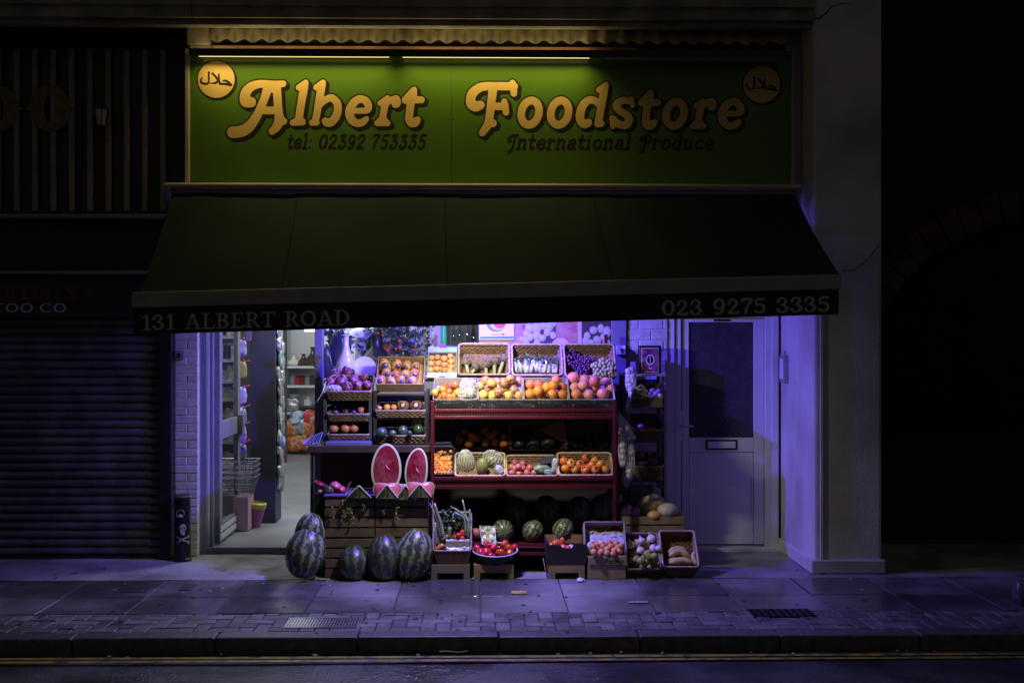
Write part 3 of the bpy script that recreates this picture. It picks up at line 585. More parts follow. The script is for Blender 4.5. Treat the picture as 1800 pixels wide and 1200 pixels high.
LF += [d4((1108, 385, 42), (1130, 478, 38)), d4((1105, 410, 46), (1040, 405, 52), (980, 402, 52), (905, 445, 60), (892, 505, 56), (960, 570, 54), (1055, 630, 58), (1080, 695, 60), (1040, 765, 60), (960, 770, 54), (880, 730, 58), (845, 690, 58)), d4((822, 664, 40), (836, 795, 38))]
LF += rT(d4, 50, 40) + rO(o5, 400, 602) + rR(o5, -128, 42) + rE(o5, 726, 40)
m_gold = M("sign_gold", (.72, .48, .15), (.66, .43, .13), rough=.4, scale=5); m_ink = M("sign_black", (.012, .008, .006), rough=.45)
def onS(d): return lambda x, y: P(x, y, YS - d)
for L in (LA, LF):
    letters(L, .55, 2.3, onS(.0012), (4.6, 4.2), "letter_shadow", m_ink, sg); letters(L, .45, 2.6, onS(.0016), None, "letter_outline", m_ink, sg); letters(L, .45, 0, onS(.002), None, "gold_lettering", m_gold, sg)
letters(write("tel: 02392 753335", ITAL, 503, 748, 262, 262, 26, .2, .95), .4, 0, onS(.0014), None, "small_lettering", m_ink, sg)
letters(write("International Produce", ITAL, 888, 1254, 263, 264, 26, .2, .95), .4, 0, onS(.0014), None, "small_lettering", m_ink, sg)
h6 = Q(340, 100, 15)
HAL = [h6((410, 420, 34), (405, 520, 26), (400, 660, 24), (370, 705, 30), (300, 715, 32), (220, 690, 32), (190, 630, 26), (235, 540, 10)), h6((500, 440, 30), (560, 500, 32), (625, 580, 30), (640, 640, 30), (590, 690, 32), (500, 700, 18), (430, 695, 14)), h6((675, 460, 20), (672, 580, 26), (690, 690, 32), (720, 712, 32), (850, 722, 32), (980, 748, 32), (1025, 738, 10)), h6((785, 635, 24), (850, 635, 30), (930, 680, 34), (990, 740, 28))]
for dx, dy in ((0, 0), (959, 9)):
    letters([[(380 + dx, 139.8 + dy, 32.3)]], .5, 2.4, onS(.0012), (2.4, 2.2), "roundel_rim", m_ink, sg); letters([[(380 + dx, 139.8 + dy, 32.3)]], .5, 0, onS(.0016), None, "roundel", m_gold, sg)
    letters([[(x + dx, y + dy, r) for x, y, r in s] for s in HAL], .3, 0, onS(.002), None, "roundel_lettering", m_ink, sg)
mb = MB()
for px in (788.5, 795.5): mb.poly(disc(px, 210.5, 1.1, 1.1, YS - .0012))
mb.build("screw", m_ink, sg)
mb = MB(); mb.box(P(793.3, 0, YS).x, P(794, 0, YS).x, YS - .0008, YS - .0002, a.z, b.z); mb.build("board_joint", M("joint_green", (.02, .07, .01), rough=.5), sg)
# strip-light trough over the sign: front board, three tubes (the right one is dark)
zt_, zp0, zp1 = Z(104, .2), Z(101, .1), Z(88, .1)
mb = MB(); mb.box(X(332, .1), X(1392, .1), .09, .1, zp0, zp1); mb.box(X(332, .1), X(1392, .1), .1, .135, zp1 - .012, zp1)
mb.build("light_pelmet", m_blk, sg)
for (p0, p1, on) in ((350, 684, 1), (708, 1036, 1), (1064, 1372, 0)):
    xa_, xb_ = X(p0, .235), X(p1, .235); zz = Z(101, .235)
    mb = MB(); mb.tube([(xa_, .235, zz), (xb_, .235, zz)], .007, 10)
    if on: lamp('sign_lamp', 'AREA', ((xa_ + xb_) / 2, .18, Z(97, .18)), ((xa_ + xb_) / 2, .24, 2.9), 5.2, (1.0, .8, .3), shape='RECTANGLE', size=xb_ - xa_, size_y=.03, spread=math.radians(125)); lamp('sign_uplight', 'AREA', ((xa_ + xb_) / 2, .17, Z(94, .17)), ((xa_ + xb_) / 2, .2, 6), 1.6, (1.0, .8, .36), shape='RECTANGLE', size=xb_ - xa_, size_y=.03)
    mb.build("light_tube", M("lit_tube", (.8, .8, .7), rough=.4, emit=(1.0, .8, .3), estr=1.1) if on else M("dead_tube", (.5, .5, .48), rough=.3), sg, smooth=True)

# ================================================================== AWNING
hs_ = thing('violet_blocker', (-.05, -.05, 2.31), 'added black blocker of violet light, unseen under the awning behind the valance', 'light blocker')  # unseen boxes added to keep the violet light off the upper tiers
MB().box(-.345, -.2155, -.035, .01, 2.335, 2.465).box(-.215, -.06, -.035, .01, 2.375, 2.465).box(-.215, .105, -.105, -.04, 2.315, 2.37).build('blocker_boxes', m_blk, hs_, bevel=.006); MB().tube([(-.15, -.01, 2.466), (-.15, .06, 2.95)], .008, 6).build('drop_rod', m_blk, hs_)
aw = thing("shop_awning", P(850, 330, .05), "dark green sloping fabric awning with a printed valance over the fruit display", "awning")
YA, YB = .02, -.85
xa_, xb_ = X(286, YA), X(1411, YA)
mb = MB(); mb.box(xa_, xb_, YA - .02, .28, Z(333, YA), Z(322.5, YA)); mb.build("cassette", M("awning_cream", (.5, .43, .3), (.42, .36, .25), rough=.4, scale=4), aw, bevel=.03, seg=4)
mb = MB(); mb.box(xa_ + .01, xb_ - .01, YA + .02, .27, Z(342, YA), Z(333.3, YA)); mb.build("cassette_base", M("awning_grey", (.2, .19, .2), rough=.5), aw, bevel=.006)
for xx in (xa_ + .02, xb_ - .06):
    mb = MB(); mb.prism([(xx, YA - .03, Z(328, YA)), (xx, YA - .03, Z(338, YA)), (xx, YA + .1, Z(366, YA)), (xx, .25, Z(366, YA)), (xx, .25, Z(328, YA))], (.04, 0, 0)); mb.build("bracket", M("awning_grey", (.2, .19, .2)), aw, bevel=.004)
fa, fb = X(303, YA), X(1398, YA); ga, gb = X(246, YB), X(1479, YB)
zbl, zbr = Z(513, YB, 232), Z(481.5, YB, 1479)
def fab(u, v):
    x = fa + (fb - fa) * u; x2 = ga + (gb - ga) * u; z0 = Z(341, YA); z1 = zbl + (zbr - zbl) * u - .022
    p = V((x + (x2 - x) * v, YA + (YB - YA) * v, z0 + (z1 - z0) * v))
    s = math.sin(math.pi * v); fold = 0
    for c, wd, am in ((.1, .025, .02), (.16, .02, .012), (.66, .012, .022), (.7, .01, .018), (.76, .015, .016), (.28, .02, .008), (.04, .02, .015)):
        fold += am * math.exp(-((u + .03 * (v - .5) * (1 if c < .5 else -.4) - c) / wd) ** 2) * (.2 + v) * (1.25 - v)
    p.z += -.035 * s + fold * .9 * (.4 + s) * (1.02 - v ** 4) + (1 - v ** 6) * .012 * MN.noise(V((u * 9 + v, v * 1.6, 0))) + (1 - v ** 6) * .006 * MN.noise(V((u * 30 + 2 * v, v * 2.2, 5)))
    return p
mb = MB(); mb.grid(fab, 220, 36)
fabm = M("awning_fabric", (.016, .028, .022), (.030, .040, .036), spec=.1, rough=.85, scale=1.1, bump=.15, bscale=300, detail=6)
mb.build("canopy", fabm, aw, smooth=True)
sm = MB()
for u in (.2, .435, .672): sm.tube([fab(u + .0, v) + V((0, -.002, .002)) for v in [k / 14 for k in range(15)]], .004, 5)
sm.build("seam", M("seam_thread", (.022, .034, .026), rough=.9, spec=.1), aw)
def frontbar(p0, p1, ya, yb, qa0, qa1, qb0, qb1): # bar between left photo rows qa0..qa1 and right rows qb0..qb1
    A0, A1, B0, B1 = P(p0, qa1, ya), P(p0, qa0, ya), P(p1, qb1, ya), P(p1, qb0, ya); d = V((0, yb - ya, 0))
    m_ = MB(); m_.hexa([A0, B0, B1, A1], [A0 + d, B0 + d, B1 + d, A1 + d]); return m_
frontbar(231, 1480, YB - .03, YB + .05, 513.5, 541, 482, 508).build("front_bar", M("bar_grey", (.36, .33, .31), (.28, .26, .25), rough=.5, scale=6), aw, bevel=.01)
va = frontbar(235, 1474.5, YB - .012, YB - .006, 541, 588, 508, 552.5).build("valance", M("valance_dark", (.006, .012, .012), (.01, .016, .016), rough=.7, scale=8), aw)
m_vl = M("valance_lettering", (.6, .57, .54), (.46, .43, .41), rough=.7, scale=50)
onV = lambda x, y: P(x, y, YB - .014)
letters(write("131 ALBERT ROAD", ROMAN, 248, 616, 580.5, 571, 27), .5, 0, onV, None, "valance_lettering", m_vl, va)
letters(write("023 9275 3335", ROMAN, 1162, 1460, 555, 547.5, 27), .5, 0, onV, None, "valance_lettering", m_vl, va)
for px, sgn in ((420, 1), (1290, -1)):
    xx = X(px, .05); mb = MB(); mb.tube([(xx, .1, 2.9), (xx + sgn * .42, -.3, 2.5), (xx + sgn * .05, YB + .06, 2.24)], .018, 8); mb.build("folding_arm", m_upvc, aw)

# ================================================================== NEIGHBOUR SHOP (closed, black)
nb = thing("tattoo_shop", (-3.8, .7, 0), "closed black tattoo shop front with ribbed fascia beside the green sign", "shop front")
YN = .7; xe = -7.5
mb = MB(); mb.box(xe, X(326, .45), .45, .6, Z(377, .45), Z(45, .45)); mb.build("fascia_board", m_blk, nb)
xk = X(289, .42)
n_rib = 0
while n_rib < 24:
    mb = MB(); x0 = xk - .154 * n_rib
    mb.box(x0 - .035, x0 + .012, .405, .449, Z(374, .42), Z(90, .42)); mb.build("rib", M("rib_black", (.2, .19, .15), (.28, .26, .2), rough=.5, scale=9), nb, bevel=.012); n_rib += 1
mb = MB(); mb.box(xe, X(300, .4), .3, .6, Z(384, .3), Z(377.5, .3)); mb.build("ledge", M("ledge_grey", (.2, .19, .19), rough=.5), nb, bevel=.006)
mb = MB(); mb.box(xe, X(330, .5), .46, .6, Z(476, .46), Z(384.5, .46)); mb.build("panel", m_blk, nb)
mb = MB(); mb.box(xe, X(330, .5), .34, .6, Z(482, .34), Z(476.5, .34)); mb.build("ledge", M("ledge_grey", (.2, .19, .19), rough=.5), nb, bevel=.006)
ls = MB(); ls.box(xe, X(305, .5), .46, .7, Z(557, .46), Z(482.5, .46)); lso = ls.build("sign_panel", m_blk, nb)
onN = lambda x, y: P(x, y, .458)
letters(write("ARTISTS", ROMAN, -22, 135, 526, 526, 22), .5, .8, onN, None, "red_lettering", M("letter_rust", (.10, .03, .015), rough=.6), lso)
letters(write("*", ROMAN, 144, 168, 526, 526, 24, 0, .8), .5, .5, onN, None, "star", M("letter_rust", (.10, .03, .015)), lso)
letters(write("TOO.CO", ROMAN, -14, 118, 549, 549, 16, 0, .75), .4, 0, onN, None, "web_lettering", M("letter_silver", (.45, .45, .5), rough=.4), lso)
onO = lambda x, y: P(x, y, .40)
for cx in (88, -4):
    letters([ell(cx, 191, 23, 33, 13, r2=6.5), [(cx - 34, 191, 5), (cx - 44, 191, .8)], [(cx + 34, 191, 5), (cx + 44, 191, .8)]], .6, 0, onO, None, "gold_letter", M("old_gold", (.2, .15, .04), (.12, .09, .03), rough=.6, scale=20), nb)
wlm = thing("wall_lantern", P(177, 222, .3), "small black coach lantern with pale panes on the ribbed fascia", "lantern")
c = P(177, 205, .3)
mb = MB(); pr = [(.045, .075), (.06, .06), (.062, .055)]
mb.lathe([(.0, .11), (.03, .095), (.065, .068), (.066, .06)], 6, Matrix.Translation(c)); mb.lathe([(.04, -.075), (.042, -.085), (.0, -.1)], 6, Matrix.Translation(c))
for k in range(6):
    t = k * math.pi / 3; mb.bar(c + V((.062 * math.cos(t), .062 * math.sin(t), .06)), c + V((.04 * math.cos(t), .04 * math.sin(t), -.08)), .007, .007)
mb.tube([c + V((0, 0, -.1)), c + V((0, .02, -.16)), c + V((0, .1, -.17))], .008, 6); mb.build("lantern_frame", m_blk, wlm)
MB().lathe([(.055, .058), (.036, -.076)], 6, Matrix.Translation(c)).build("lantern_pane", M("frosted_pane", (.5, .45, .34), rough=.5), wlm)
# roller shutter
rsn = thing("roller_shutter", (-3.7, YN, 0), "closed black roller shutter streaked with violet reflections", "roller shutter")
zt = Z(557, YN); xs_ = X(283, YN); sp = .0738; mb = MB(); z = 0.03
pf = [(0, 0), (-.014, .003), (-.026, .018), (-.03, .034), (-.026, .05), (-.012, .066), (0, .07)]
while z < zt:
    pts = [(y_ + YN, z + q) for y_, q in pf]
    o = len(mb.v); nv = len(pts)
    dz = random.uniform(-.001, .001)
    mb.add([(xe + (xs_ - xe) * r / 40, y + .007 * MN.noise(V((r * .21, z * 1.3, 0))) + .004 * MN.noise(V((r * .6, z * 9, 3))), zz + dz + .002 * MN.noise(V((r * .3, z * 5, 9)))) for r in range(41) for y, zz in pts], [(i + 1 + r * nv, i + r * nv, nv + i + r * nv, nv + i + 1 + r * nv) for r in range(40) for i in range(nv - 1)])
    z += sp
m_sh = M("shutter_black", (.05, .05, .056), (.11, .11, .125), rough=.26, rough2=.5, coat=.3, scale=3.5, bump=.25, bscale=25, detail=8, lo=.45, hi=.75)
mb.build("slats", m_sh, rsn, smooth=True); MB().box(xe, xs_, YN + .001, YN + .03, 0, zt).build("slat_backing", m_blk, rsn)
MB().box(xe, xs_, YN - .025, YN + .005, 0, .03).build("bottom_rail", m_blk, rsn, bevel=.004)
MB().box(xs_ + .001, X(305, YN), YN - .07, YN + .06, 0, zt + .1).build("guide_rail", m_blk, rsn, bevel=.006)
# litter bin with skull
bn = thing("cigarette_bin", (X(322, .62), .62, 0), "black cylinder litter bin with white skull and crossbones by the pier", "litter bin")
bx, by, br = X(321, .6), .6, .068; zb1 = Z(868, .6); Mb = Matrix.Translation((bx, by, 0))
mb = MB(); mb.lathe([(0, .0), (br + .008, 0), (br + .008, .02), (br, .025), (br, zb1 - .02), (br + .006, zb1 - .015), (br + .006, zb1), (br - .01, zb1 + .004), (0, zb1 + .004)], 28, Mb); mb.build("bin_body", M("bin_black", (.006, .006, .007), rough=.35, bump=.1), bn, auto=True)
mb = MB(); mb.lathe([(br + .0075, zb1 - .014), (br + .0085, zb1 - .007), (br + .0075, zb1)], 28, Mb); mb.build("bin_rim", m_gal, bn, smooth=True)
def onB(x, y):                                               # wrap a photo position onto the drum
    p = P(x, y, by - br); t = (p.x - bx) / br; t = max(-1.2, min(1.2, t)); return V((bx + (br + .001) * math.sin(t), by - (br + .001) * math.cos(t), p.z))
SK = [[(321, 927, 6.2)], [(320, 934, 3.6), (322, 937, 3.2)], [(312, 953, 1.0), (321, 947.5, 1.3), (331, 943.5, 1.2)], [(333, 942, 1.7)], [(332.5, 945, 1.6)], [(311, 944, 1.0), (321, 948.5, 1.3), (331, 953, 1.2)], [(333, 952.5, 1.6)], [(332, 955.5, 1.6)], [(310.5, 942.5, 1.4)], [(311, 955, 1.4)]]
letters(SK, .35, 0, onB, None, "skull_emblem", M("skull_white", (.3, .29, .29), rough=.6), bn, 1)
def onB2(x, y): p = onB(x, y); d = V((p.x - bx, p.y - by, 0)).normalized(); return p + d * .001
letters([[(317.6, 928, 1.5)], [(324, 928, 1.6)], [(320.8, 932, .9)]], .3, 0, onB2, None, "skull_hollow", m_blk, bn, 1)
mb = MB(); zc = Z(900, .55); mb.lathe([(.03, 0), (.034, .004), (.036, 0), (.034, -.004), (.03, 0)], 20, Matrix.Translation((bx, by - br - .001, zc)) @ Matrix.Rotation(math.pi / 2, 4, 'X')); mb.build("bin_opening", m_gal, bn, smooth=True)
mb = MB(); p = P(317, 906, by - br - .01); mb.ball(p, .014, (1.1, .6, .8), 8, 6, lambda d: 1 + .5 * MN.noise(d * 3)); mb.build("stuffed_paper", m_paper, bn)
# ================================================================== dark neighbour beyond the alley
nw = MB(); nw.box(xr + .45, xr + 9, 4.0, 4.3, -.1, 9); nwo = nw.build("dark_building", M("unlit_brick", (.014, .009, .007), (.022, .014, .01), rough=.9, scale=3), tag=("dark brick building beyond the alley at the right edge", "building"))  # near-black base colour stands in for the unlit darkness of the alley
aw2 = MB(); aw2.box(xr + .001, xr + .3, 1.1, 1.4, 0, 8)
r_ = random.Random(4)
for k in range(100):
    z = k * .078; off = .11 * (k % 2)
    for i in range(3):
        x0 = max(xr + .002, xr + .002 + i * .225 - off); x1 = min(xr + .3, xr + i * .225 - off + .215)
        if x1 - x0 > .03: aw2.box(x0, x1, 1.085 + r_.uniform(-.004, .004), 1.12, z + .004, z + .07)
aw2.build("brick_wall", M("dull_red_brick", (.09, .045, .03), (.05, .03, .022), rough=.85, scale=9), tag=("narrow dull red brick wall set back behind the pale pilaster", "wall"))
c_ = P(1815, 690, 3.99); k_ = mpp(c_); ar = MB()
for i in range(15):
    t0, t1 = math.radians(88 + i * 6.4), math.radians(88 + i * 6.4 + 5.9); ar.hexa([c_ + V((r * k_ * math.cos(t), -.0, r * k_ * math.sin(t))) for r, t in ((300, t0), (352, t0), (352, t1), (300, t1))], [c_ + V((r * k_ * math.cos(t), -.06, r * k_ * math.sin(t))) for r, t in ((300, t0), (352, t0), (352, t1), (300, t1))])
ar.build("brick_arch", M("arch_brick", (.10, .05, .035), (.06, .03, .022), rough=.9, scale=4), nwo)
gt = MB()
for i in range(34): gt.box(xr + .302 + i * .12, xr + .302 + i * .12 + .114, 1.16, 1.2, .05, 1.0)
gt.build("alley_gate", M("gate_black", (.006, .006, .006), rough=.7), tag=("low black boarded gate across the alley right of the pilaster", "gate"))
# ================================================================== INSIDE THE SHOP
m_inw = M("interior_white", (.55, .56, .57), (.6, .61, .62), rough=.7, scale=2)
m_flr = M("shop_floor", (.2, .2, .21), (.26, .26, .27), rough=.5, scale=3, detail=6)
inn = MB(); inn.box(-4.2, 1.6, .97, 12, -.02, zs - .002); inn.build("shop_floor", m_flr, bld)
iw = MB(); iw.box(-4.3, -4.2, 1.0, 12, 0, 2.9); iw.box(-4.2, -2.65, .98, 1.0, 0, 2.9); iw.box(1.6, 1.7, 1.2, 12, 0, 2.9); iw.box(-4.2, 1.6, 12, 12.1, 0, 2.9); iw.build("interior_wall", m_inw, bld)
MB().box(-4.3, 1.7, 1.0, 12.1, 2.9, 3.0).build("ceiling", m_inw, bld)
# dark end panel of the first aisle
a, b = P(440, 918, 2.06), P(484.5, 918, 2.06)
dp = thing("display_cabinet", ((a.x + b.x) / 2, 2.06, zs), "tall dark grey cabinet side standing in the shop entrance", "cabinet")
MB().box(a.x, b.x, 2.06, 2.36, zs, 2.4).build("side_panel", m_dark, dp, bevel=.004)
MB().box(X(433, 2.0), X(441, 2.0), 1.98, 2.03, Z(598, 2), 2.3).build("header_box", M("blue_grey", (.12, .12, .2), rough=.4), dp)
cabx = b.x
# shiny packets down the aisle side of the cabinet
m_foil = M("silver_packet", (.6, .6, .6), (.34, .36, .36), rough=.25, metal=.5, scale=9, bump=.8, bscale=14)
rp = random.Random(3)
def bag(c, sx, sy, sz, seed, rr=rp):
    mb = MB(); sd_ = seed * 3.7
    def f(d):
        q = max(abs(d.x), abs(d.z)) ; k = 1 / max(.72, (abs(d.x) ** 3 + abs(d.z) ** 3 + abs(d.y) ** 3) ** (1 / 3))
        return k * (1 + .2 * MN.noise(d * 2.2 + V((sd_, 0, 0))) - .22 * abs(MN.noise(d * 4.5 + V((sd_, 4, 0)))) - .12 * abs(MN.noise(d * 9 + V((0, sd_, 4)))))
    mb.ball(c, 1, (sx, sy, sz), 22, 16, f)
    return mb
cols = [("clear", m_foil), ("white", m_foil), ("green and silver", M("green_packet", (.1, .25, .1), (.5, .5, .5), rough=.3, scale=8)), ("red", M("red_packet", (.5, .04, .04), (.6, .5, .45), rough=.3, scale=6, lo=.5, hi=.6)), ("blue", M("blue_packet", (.06, .2, .45), (.6, .6, .6), rough=.3, scale=7, lo=.5, hi=.6)), ("orange", M("orange_packet", (.5, .13, .015), (.5, .42, .34), rough=.3, scale=14, lo=.5, hi=.62, bump=1, bscale=22))]
k = 0
for row, (py, ci) in enumerate(((580, 0), (605, 0), (630, 2), (655, 0), (680, 0), (702, 0), (725, 2), (745, 0), (768, 4), (786, 3), (803, 5), (822, 0), (840, 0))):
    for d in range(2):
        y = 2.13 + d * .13 + .04 * rp.random(); p = P(491 + 2 * (row % 2), py + d * 7, 2.35); p = V((cabx + .012 + .012 * rp.random() + .006 * (row % 3), y, p.z))
        bag(p, .016 + .012 * rp.random(), .07, .06 + .05 * rp.random(), k).build("hanging_packet", cols[ci][1] if (k * 7) % 5 else m_foil, smooth=True, tag=("shiny packet hung on the aisle side of the dark cabinet, among a column of packets", "packet", "packets down the cabinet's aisle side")); k += 1
# far dark post and back shelves
YB2 = 8.6
a, b = X(503, 7.2), X(508, 7.2)
MB().box(X(497, 7.2), X(504, 7.2), 7.2, 7.24, zs, 2.6).build("shelf_end_panel", m_dark, bld)
sh = thing("back_shelving", (X(530, YB2), YB2, zs), "white shelving at the back of the shop with jars, pots and vases", "shelving")
x0, x1 = X(505.5, YB2), X(566, YB2) + .9
mb = MB(); mb.box(x0, x0 + .03, YB2 - .3, YB2 + .1, zs, 2.3); mb.build("upright", m_inw, sh); MB().box(x0 + .03, x1, YB2 + .1, YB2 + .12, zs, 2.3).build("back_panel", m_inw, sh)
shz = []
for py in (643, 677, 724):
    z = Z(py, YB2 - .3); shz.append(z); MB().box(x0 + .031, x1, YB2 - .3, YB2 + .099, z - .035, z).build("shelf", m_inw, sh)
MB().box(X(536, 7.6), X(574, 7.6), 7.55, 7.62, Z(582.5, 7.6), Z(579, 7.6)).build("ceiling_strip_light", M("strip_lit", (.9, .9, .9), emit=(.95, .98, 1), estr=3), tag=("bright white strip light above the back shelves of the shop", "strip light"))
m_cw = M("ceramic_white", (.62, .6, .56), rough=.25, coat=.3); m_cb = M("ceramic_brown", (.05, .03, .022), rough=.2, coat=.4); m_cc = M("clear_jar", (.2, .2, .2), rough=.1)
VPROF = [(0, 0), (.62, .0), (.86, .12), (.92, .32), (.7, .62), (.34, .95), (.2, 1.3), (.22, 1.5), (.34, 1.62), (.3, 1.62), (.16, 1.5), (.0, 1.45)]
def vase(name, px, py, Y, h, mat, lab, cat="vase", prof=VPROF, w_=1, z=None):
    c = P(px, py, Y); zz = z if z is not None else c.z; k = h / prof[-2][1] if prof is VPROF else h
    mb = MB(); mb.lathe([(r * k * w_, q * k) for r, q in prof], 24, Matrix.Translation((c.x, Y, zz)))
    return mb.build(name, mat, tag=(lab, cat), auto=True)
y = YB2 - .12
vase("vase", 516.5, 641, y, .18, m_cw, "small white vase on the top back shelf, left of the brown one", z=shz[0], w_=1.15); vase("vase", 533.5, 641, y, .175, m_cb, "small dark brown vase on the top back shelf beside the white vase", z=shz[0], w_=1.15); vase("vase", 550, 641, y, .28, m_cb, "taller brown vase on the top back shelf by the blue post", z=shz[0], w_=.85)
JP = [(0, 0), (.32, 0), (.34, .05), (.34, .7), (.2, .8), (.2, .95), (.0, .95)]
for i, (px, mt, col) in enumerate(((514, m_cc, "clear"), (524, M("red_jar", (.3, .02, .02), rough=.15), "red"), (532, M("dark_red_jar", (.12, .015, .02), rough=.15), "dark red"), (541, m_cc, "glinting"), (549, m_cb, "brown"))):
    vase("glass_jar", px, 675, y, .17, mt, "%s jar on the second back shelf, %s from the left" % (col, ("first", "second", "third", "fourth", "fifth")[i]), "jar", JP, z=shz[1])
vase("coffee_pot", 541, 720, y, .27, m_cw, "tall white coffee pot on the third back shelf", "pot", [(0, 0), (.3, 0), (.32, .1), (.24, .6), (.26, .68), (.1, .78), (.12, .88), (.0, .95)], z=shz[2])
vase("glass_bowl", 517, 696, y, .1, m_foil, "wrapped glass bowl stacked on the third back shelf", "bowl", [(0, 0), (.5, .05), (.9, .5), (.95, .8), (.0, .8)], z=shz[2] + .2)
bag(P(515, 710, y) + V((0, 0, .0)), .13, .08, .12, 77).build("plastic_bag", m_foil, smooth=True, tag=("crinkled clear bag under the glass bowl on the third back shelf", "bag"))
MB().box(X(528, y), X(556, y), y - .1, y + .1, shz[2], shz[2] + .1).build("dark_tray", m_blk, bevel=.02, tag=("low dark tray beside the coffee pot on the back shelf", "tray"))
for i, (px, py, mt, lab) in enumerate(((514, 752, cols[5][1], "orange and silver food sack on the bottom shelf at the left"), (528, 748, m_foil, "silver food sack between orange sacks under the back shelves"), (541, 752, cols[5][1], "brownish orange sack leaning by the blue post at the back"), (517, 778, cols[5][1], "large orange sack on the floor under the back shelves"), (533, 777, cols[5][1], "second orange sack on the floor beside the large orange sack"), (545, 736, cols[3][1], "dark red packet standing under the third back shelf"), (523, 738, cols[4][1], "blue tub under the third back shelf"))):
    bag(P(px, py, YB2 - .35), .13, .1, .15, 30 + i).build("food_sack", mt, smooth=True, tag=(lab, "sack"))
# hooks with packets in front of the cabinet (left of it)
m_hook = M("magenta_hook", (.55, .02, .3), rough=.4)
yk = 1.95
mb = MB(); mb.box(X(390, 2.5), X(441, 2.5), 2.5, 2.55, zs, 2.4); mb.build("dark_back_panel", m_dark, dp)
hk = [(618, "purple and white", M("purple_packet", (.12, .08, .35), (.6, .58, .66), rough=.3, scale=14), 24), (657, "yellow", M("yellow_packet", (.55, .5, .06), (.2, .2, .1), rough=.35, scale=10), 26), (702, "lilac", M("lilac_packet", (.3, .25, .6), (.5, .45, .65), rough=.3, scale=10), 26), (735, "clear", m_foil, 22), (769, "violet", M("violet_packet", (.25, .12, .4), (.6, .55, .6), rough=.3, scale=12), 26), (800, "dark blue", M("navy_packet", (.06, .06, .3), (.4, .35, .3), rough=.3, scale=12), 24)]
for i, (py, cn, mt, hp) in enumerate(hk):
    r_h = thing("display_hook", P(425, py, yk), "%s display hook holding %s packets in the entrance" % ("topmost magenta" if i == 0 else "magenta", cn), "hook")
    zz = Z(py - hp * .8, yk); mb = MB(); mb.tube([(X(418, yk), 2.5, zz), (X(424, yk), yk + .1, zz), (X(433, yk), yk - .12, zz + .01), (X(435, yk), yk - .15, zz + .03)], .007, 6); mb.build("hook_rod", m_hook, r_h)
    for j in range(4):
        p = V((X(419 + j * 3.5, yk), yk + .12 - j * .07, zz - .075)); Mx = Matrix.Translation(p) @ Euler((.15, .1 - j * .06, .5)).to_matrix().to_4x4()
        mb = bag(V((0, 0, 0)), .045, .012, .085, i * 5 + j).xf(Mx)
        mb.build("hook_packet", mt, smooth=True, tag=("%s packet on a magenta hook left of the dark cabinet" % cn, "packet", "%s packets on one hook" % cn))
# shop baskets stacked on a pink box, yellow and pink bucket
yb_ = 1.62
a, b = P(411, 937, yb_), P(436.5, 873, yb_)
MB().box(a.x, b.x, yb_, yb_ + .25, zs, b.z).build("pale_pink_box", M("pink_box", (.5, .3, .42), (.55, .36, .46), rough=.4, scale=2), bevel=.012, tag=("pale pink box on the shop floor under the wire baskets", "box"))
zb0 = b.z
for i in range(4):
    bk = thing("shopping_basket", ((a.x + b.x) / 2, yb_ + .12, zb0 + .05 * i), "%s wire shopping basket of the nested stack on the pink box" % ("lowest", "second lowest", "second highest", "topmost")[i], "shopping basket", "nested wire shopping baskets")
    z0_, z1_ = zb0 + .01 + .055 * i, zb0 + .19 + .05 * i; cx_ = (a.x + b.x) / 2 - .02; mb = MB(); cy_ = yb_ + .12
    def rc(hx, hy, z): return [(cx_ - hx, cy_ - hy, z), (cx_ + hx, cy_ - hy, z), (cx_ + hx, cy_ + hy, z), (cx_ - hx, cy_ + hy, z)]
    mb.tube(rc(.15, .13, z1_), .006, 5, True)
    for q in (.0, .3, .6): mb.tube(rc(.10 + .05 * q, .08 + .05 * q, z0_ + (z1_ - z0_) * q), .003, 4, True)
    for s_ in range(9):
        t = s_ / 8
        for sy in (-1, 1): mb.tube([(cx_ - .10 + .2 * t, cy_ + sy * .08, z0_), (cx_ - .15 + .3 * t, cy_ + sy * .13, z1_)], .003, 4)
        for sx in (-1, 1): mb.tube([(cx_ + sx * .10, cy_ - .08 + .16 * t, z0_), (cx_ + sx * .15, cy_ - .13 + .26 * t, z1_)], .003, 4)
    mb.build("wire_frame", m_wire, bk)
c = P(447, 920, 1.85); yb3 = thing("toy_bucket", (c.x, 1.85, zs), "clear pink bucket of toys with a yellow rim by the dark cabinet", "bucket"); Mx = Matrix.Translation((c.x, 1.85, zs)) @ Euler((0, .12, 0)).to_matrix().to_4x4()
MB().lathe([(0, .0), (.06, 0), (.062, .04), (.085, .2), (.08, .2), (.058, .03), (0, .02)], 20, Mx).build("bucket_body", M("pink_plastic", (.5, .1, .3), (.3, .1, .3), rough=.3, scale=9), yb3, auto=True)
MB().lathe([(.086, .19), (.094, .2), (.094, .235), (.08, .25), (.078, .2)], 20, Mx).build("bucket_rim", M("yellow_plastic", (.55, .5, .05), rough=.4), yb3, auto=True)
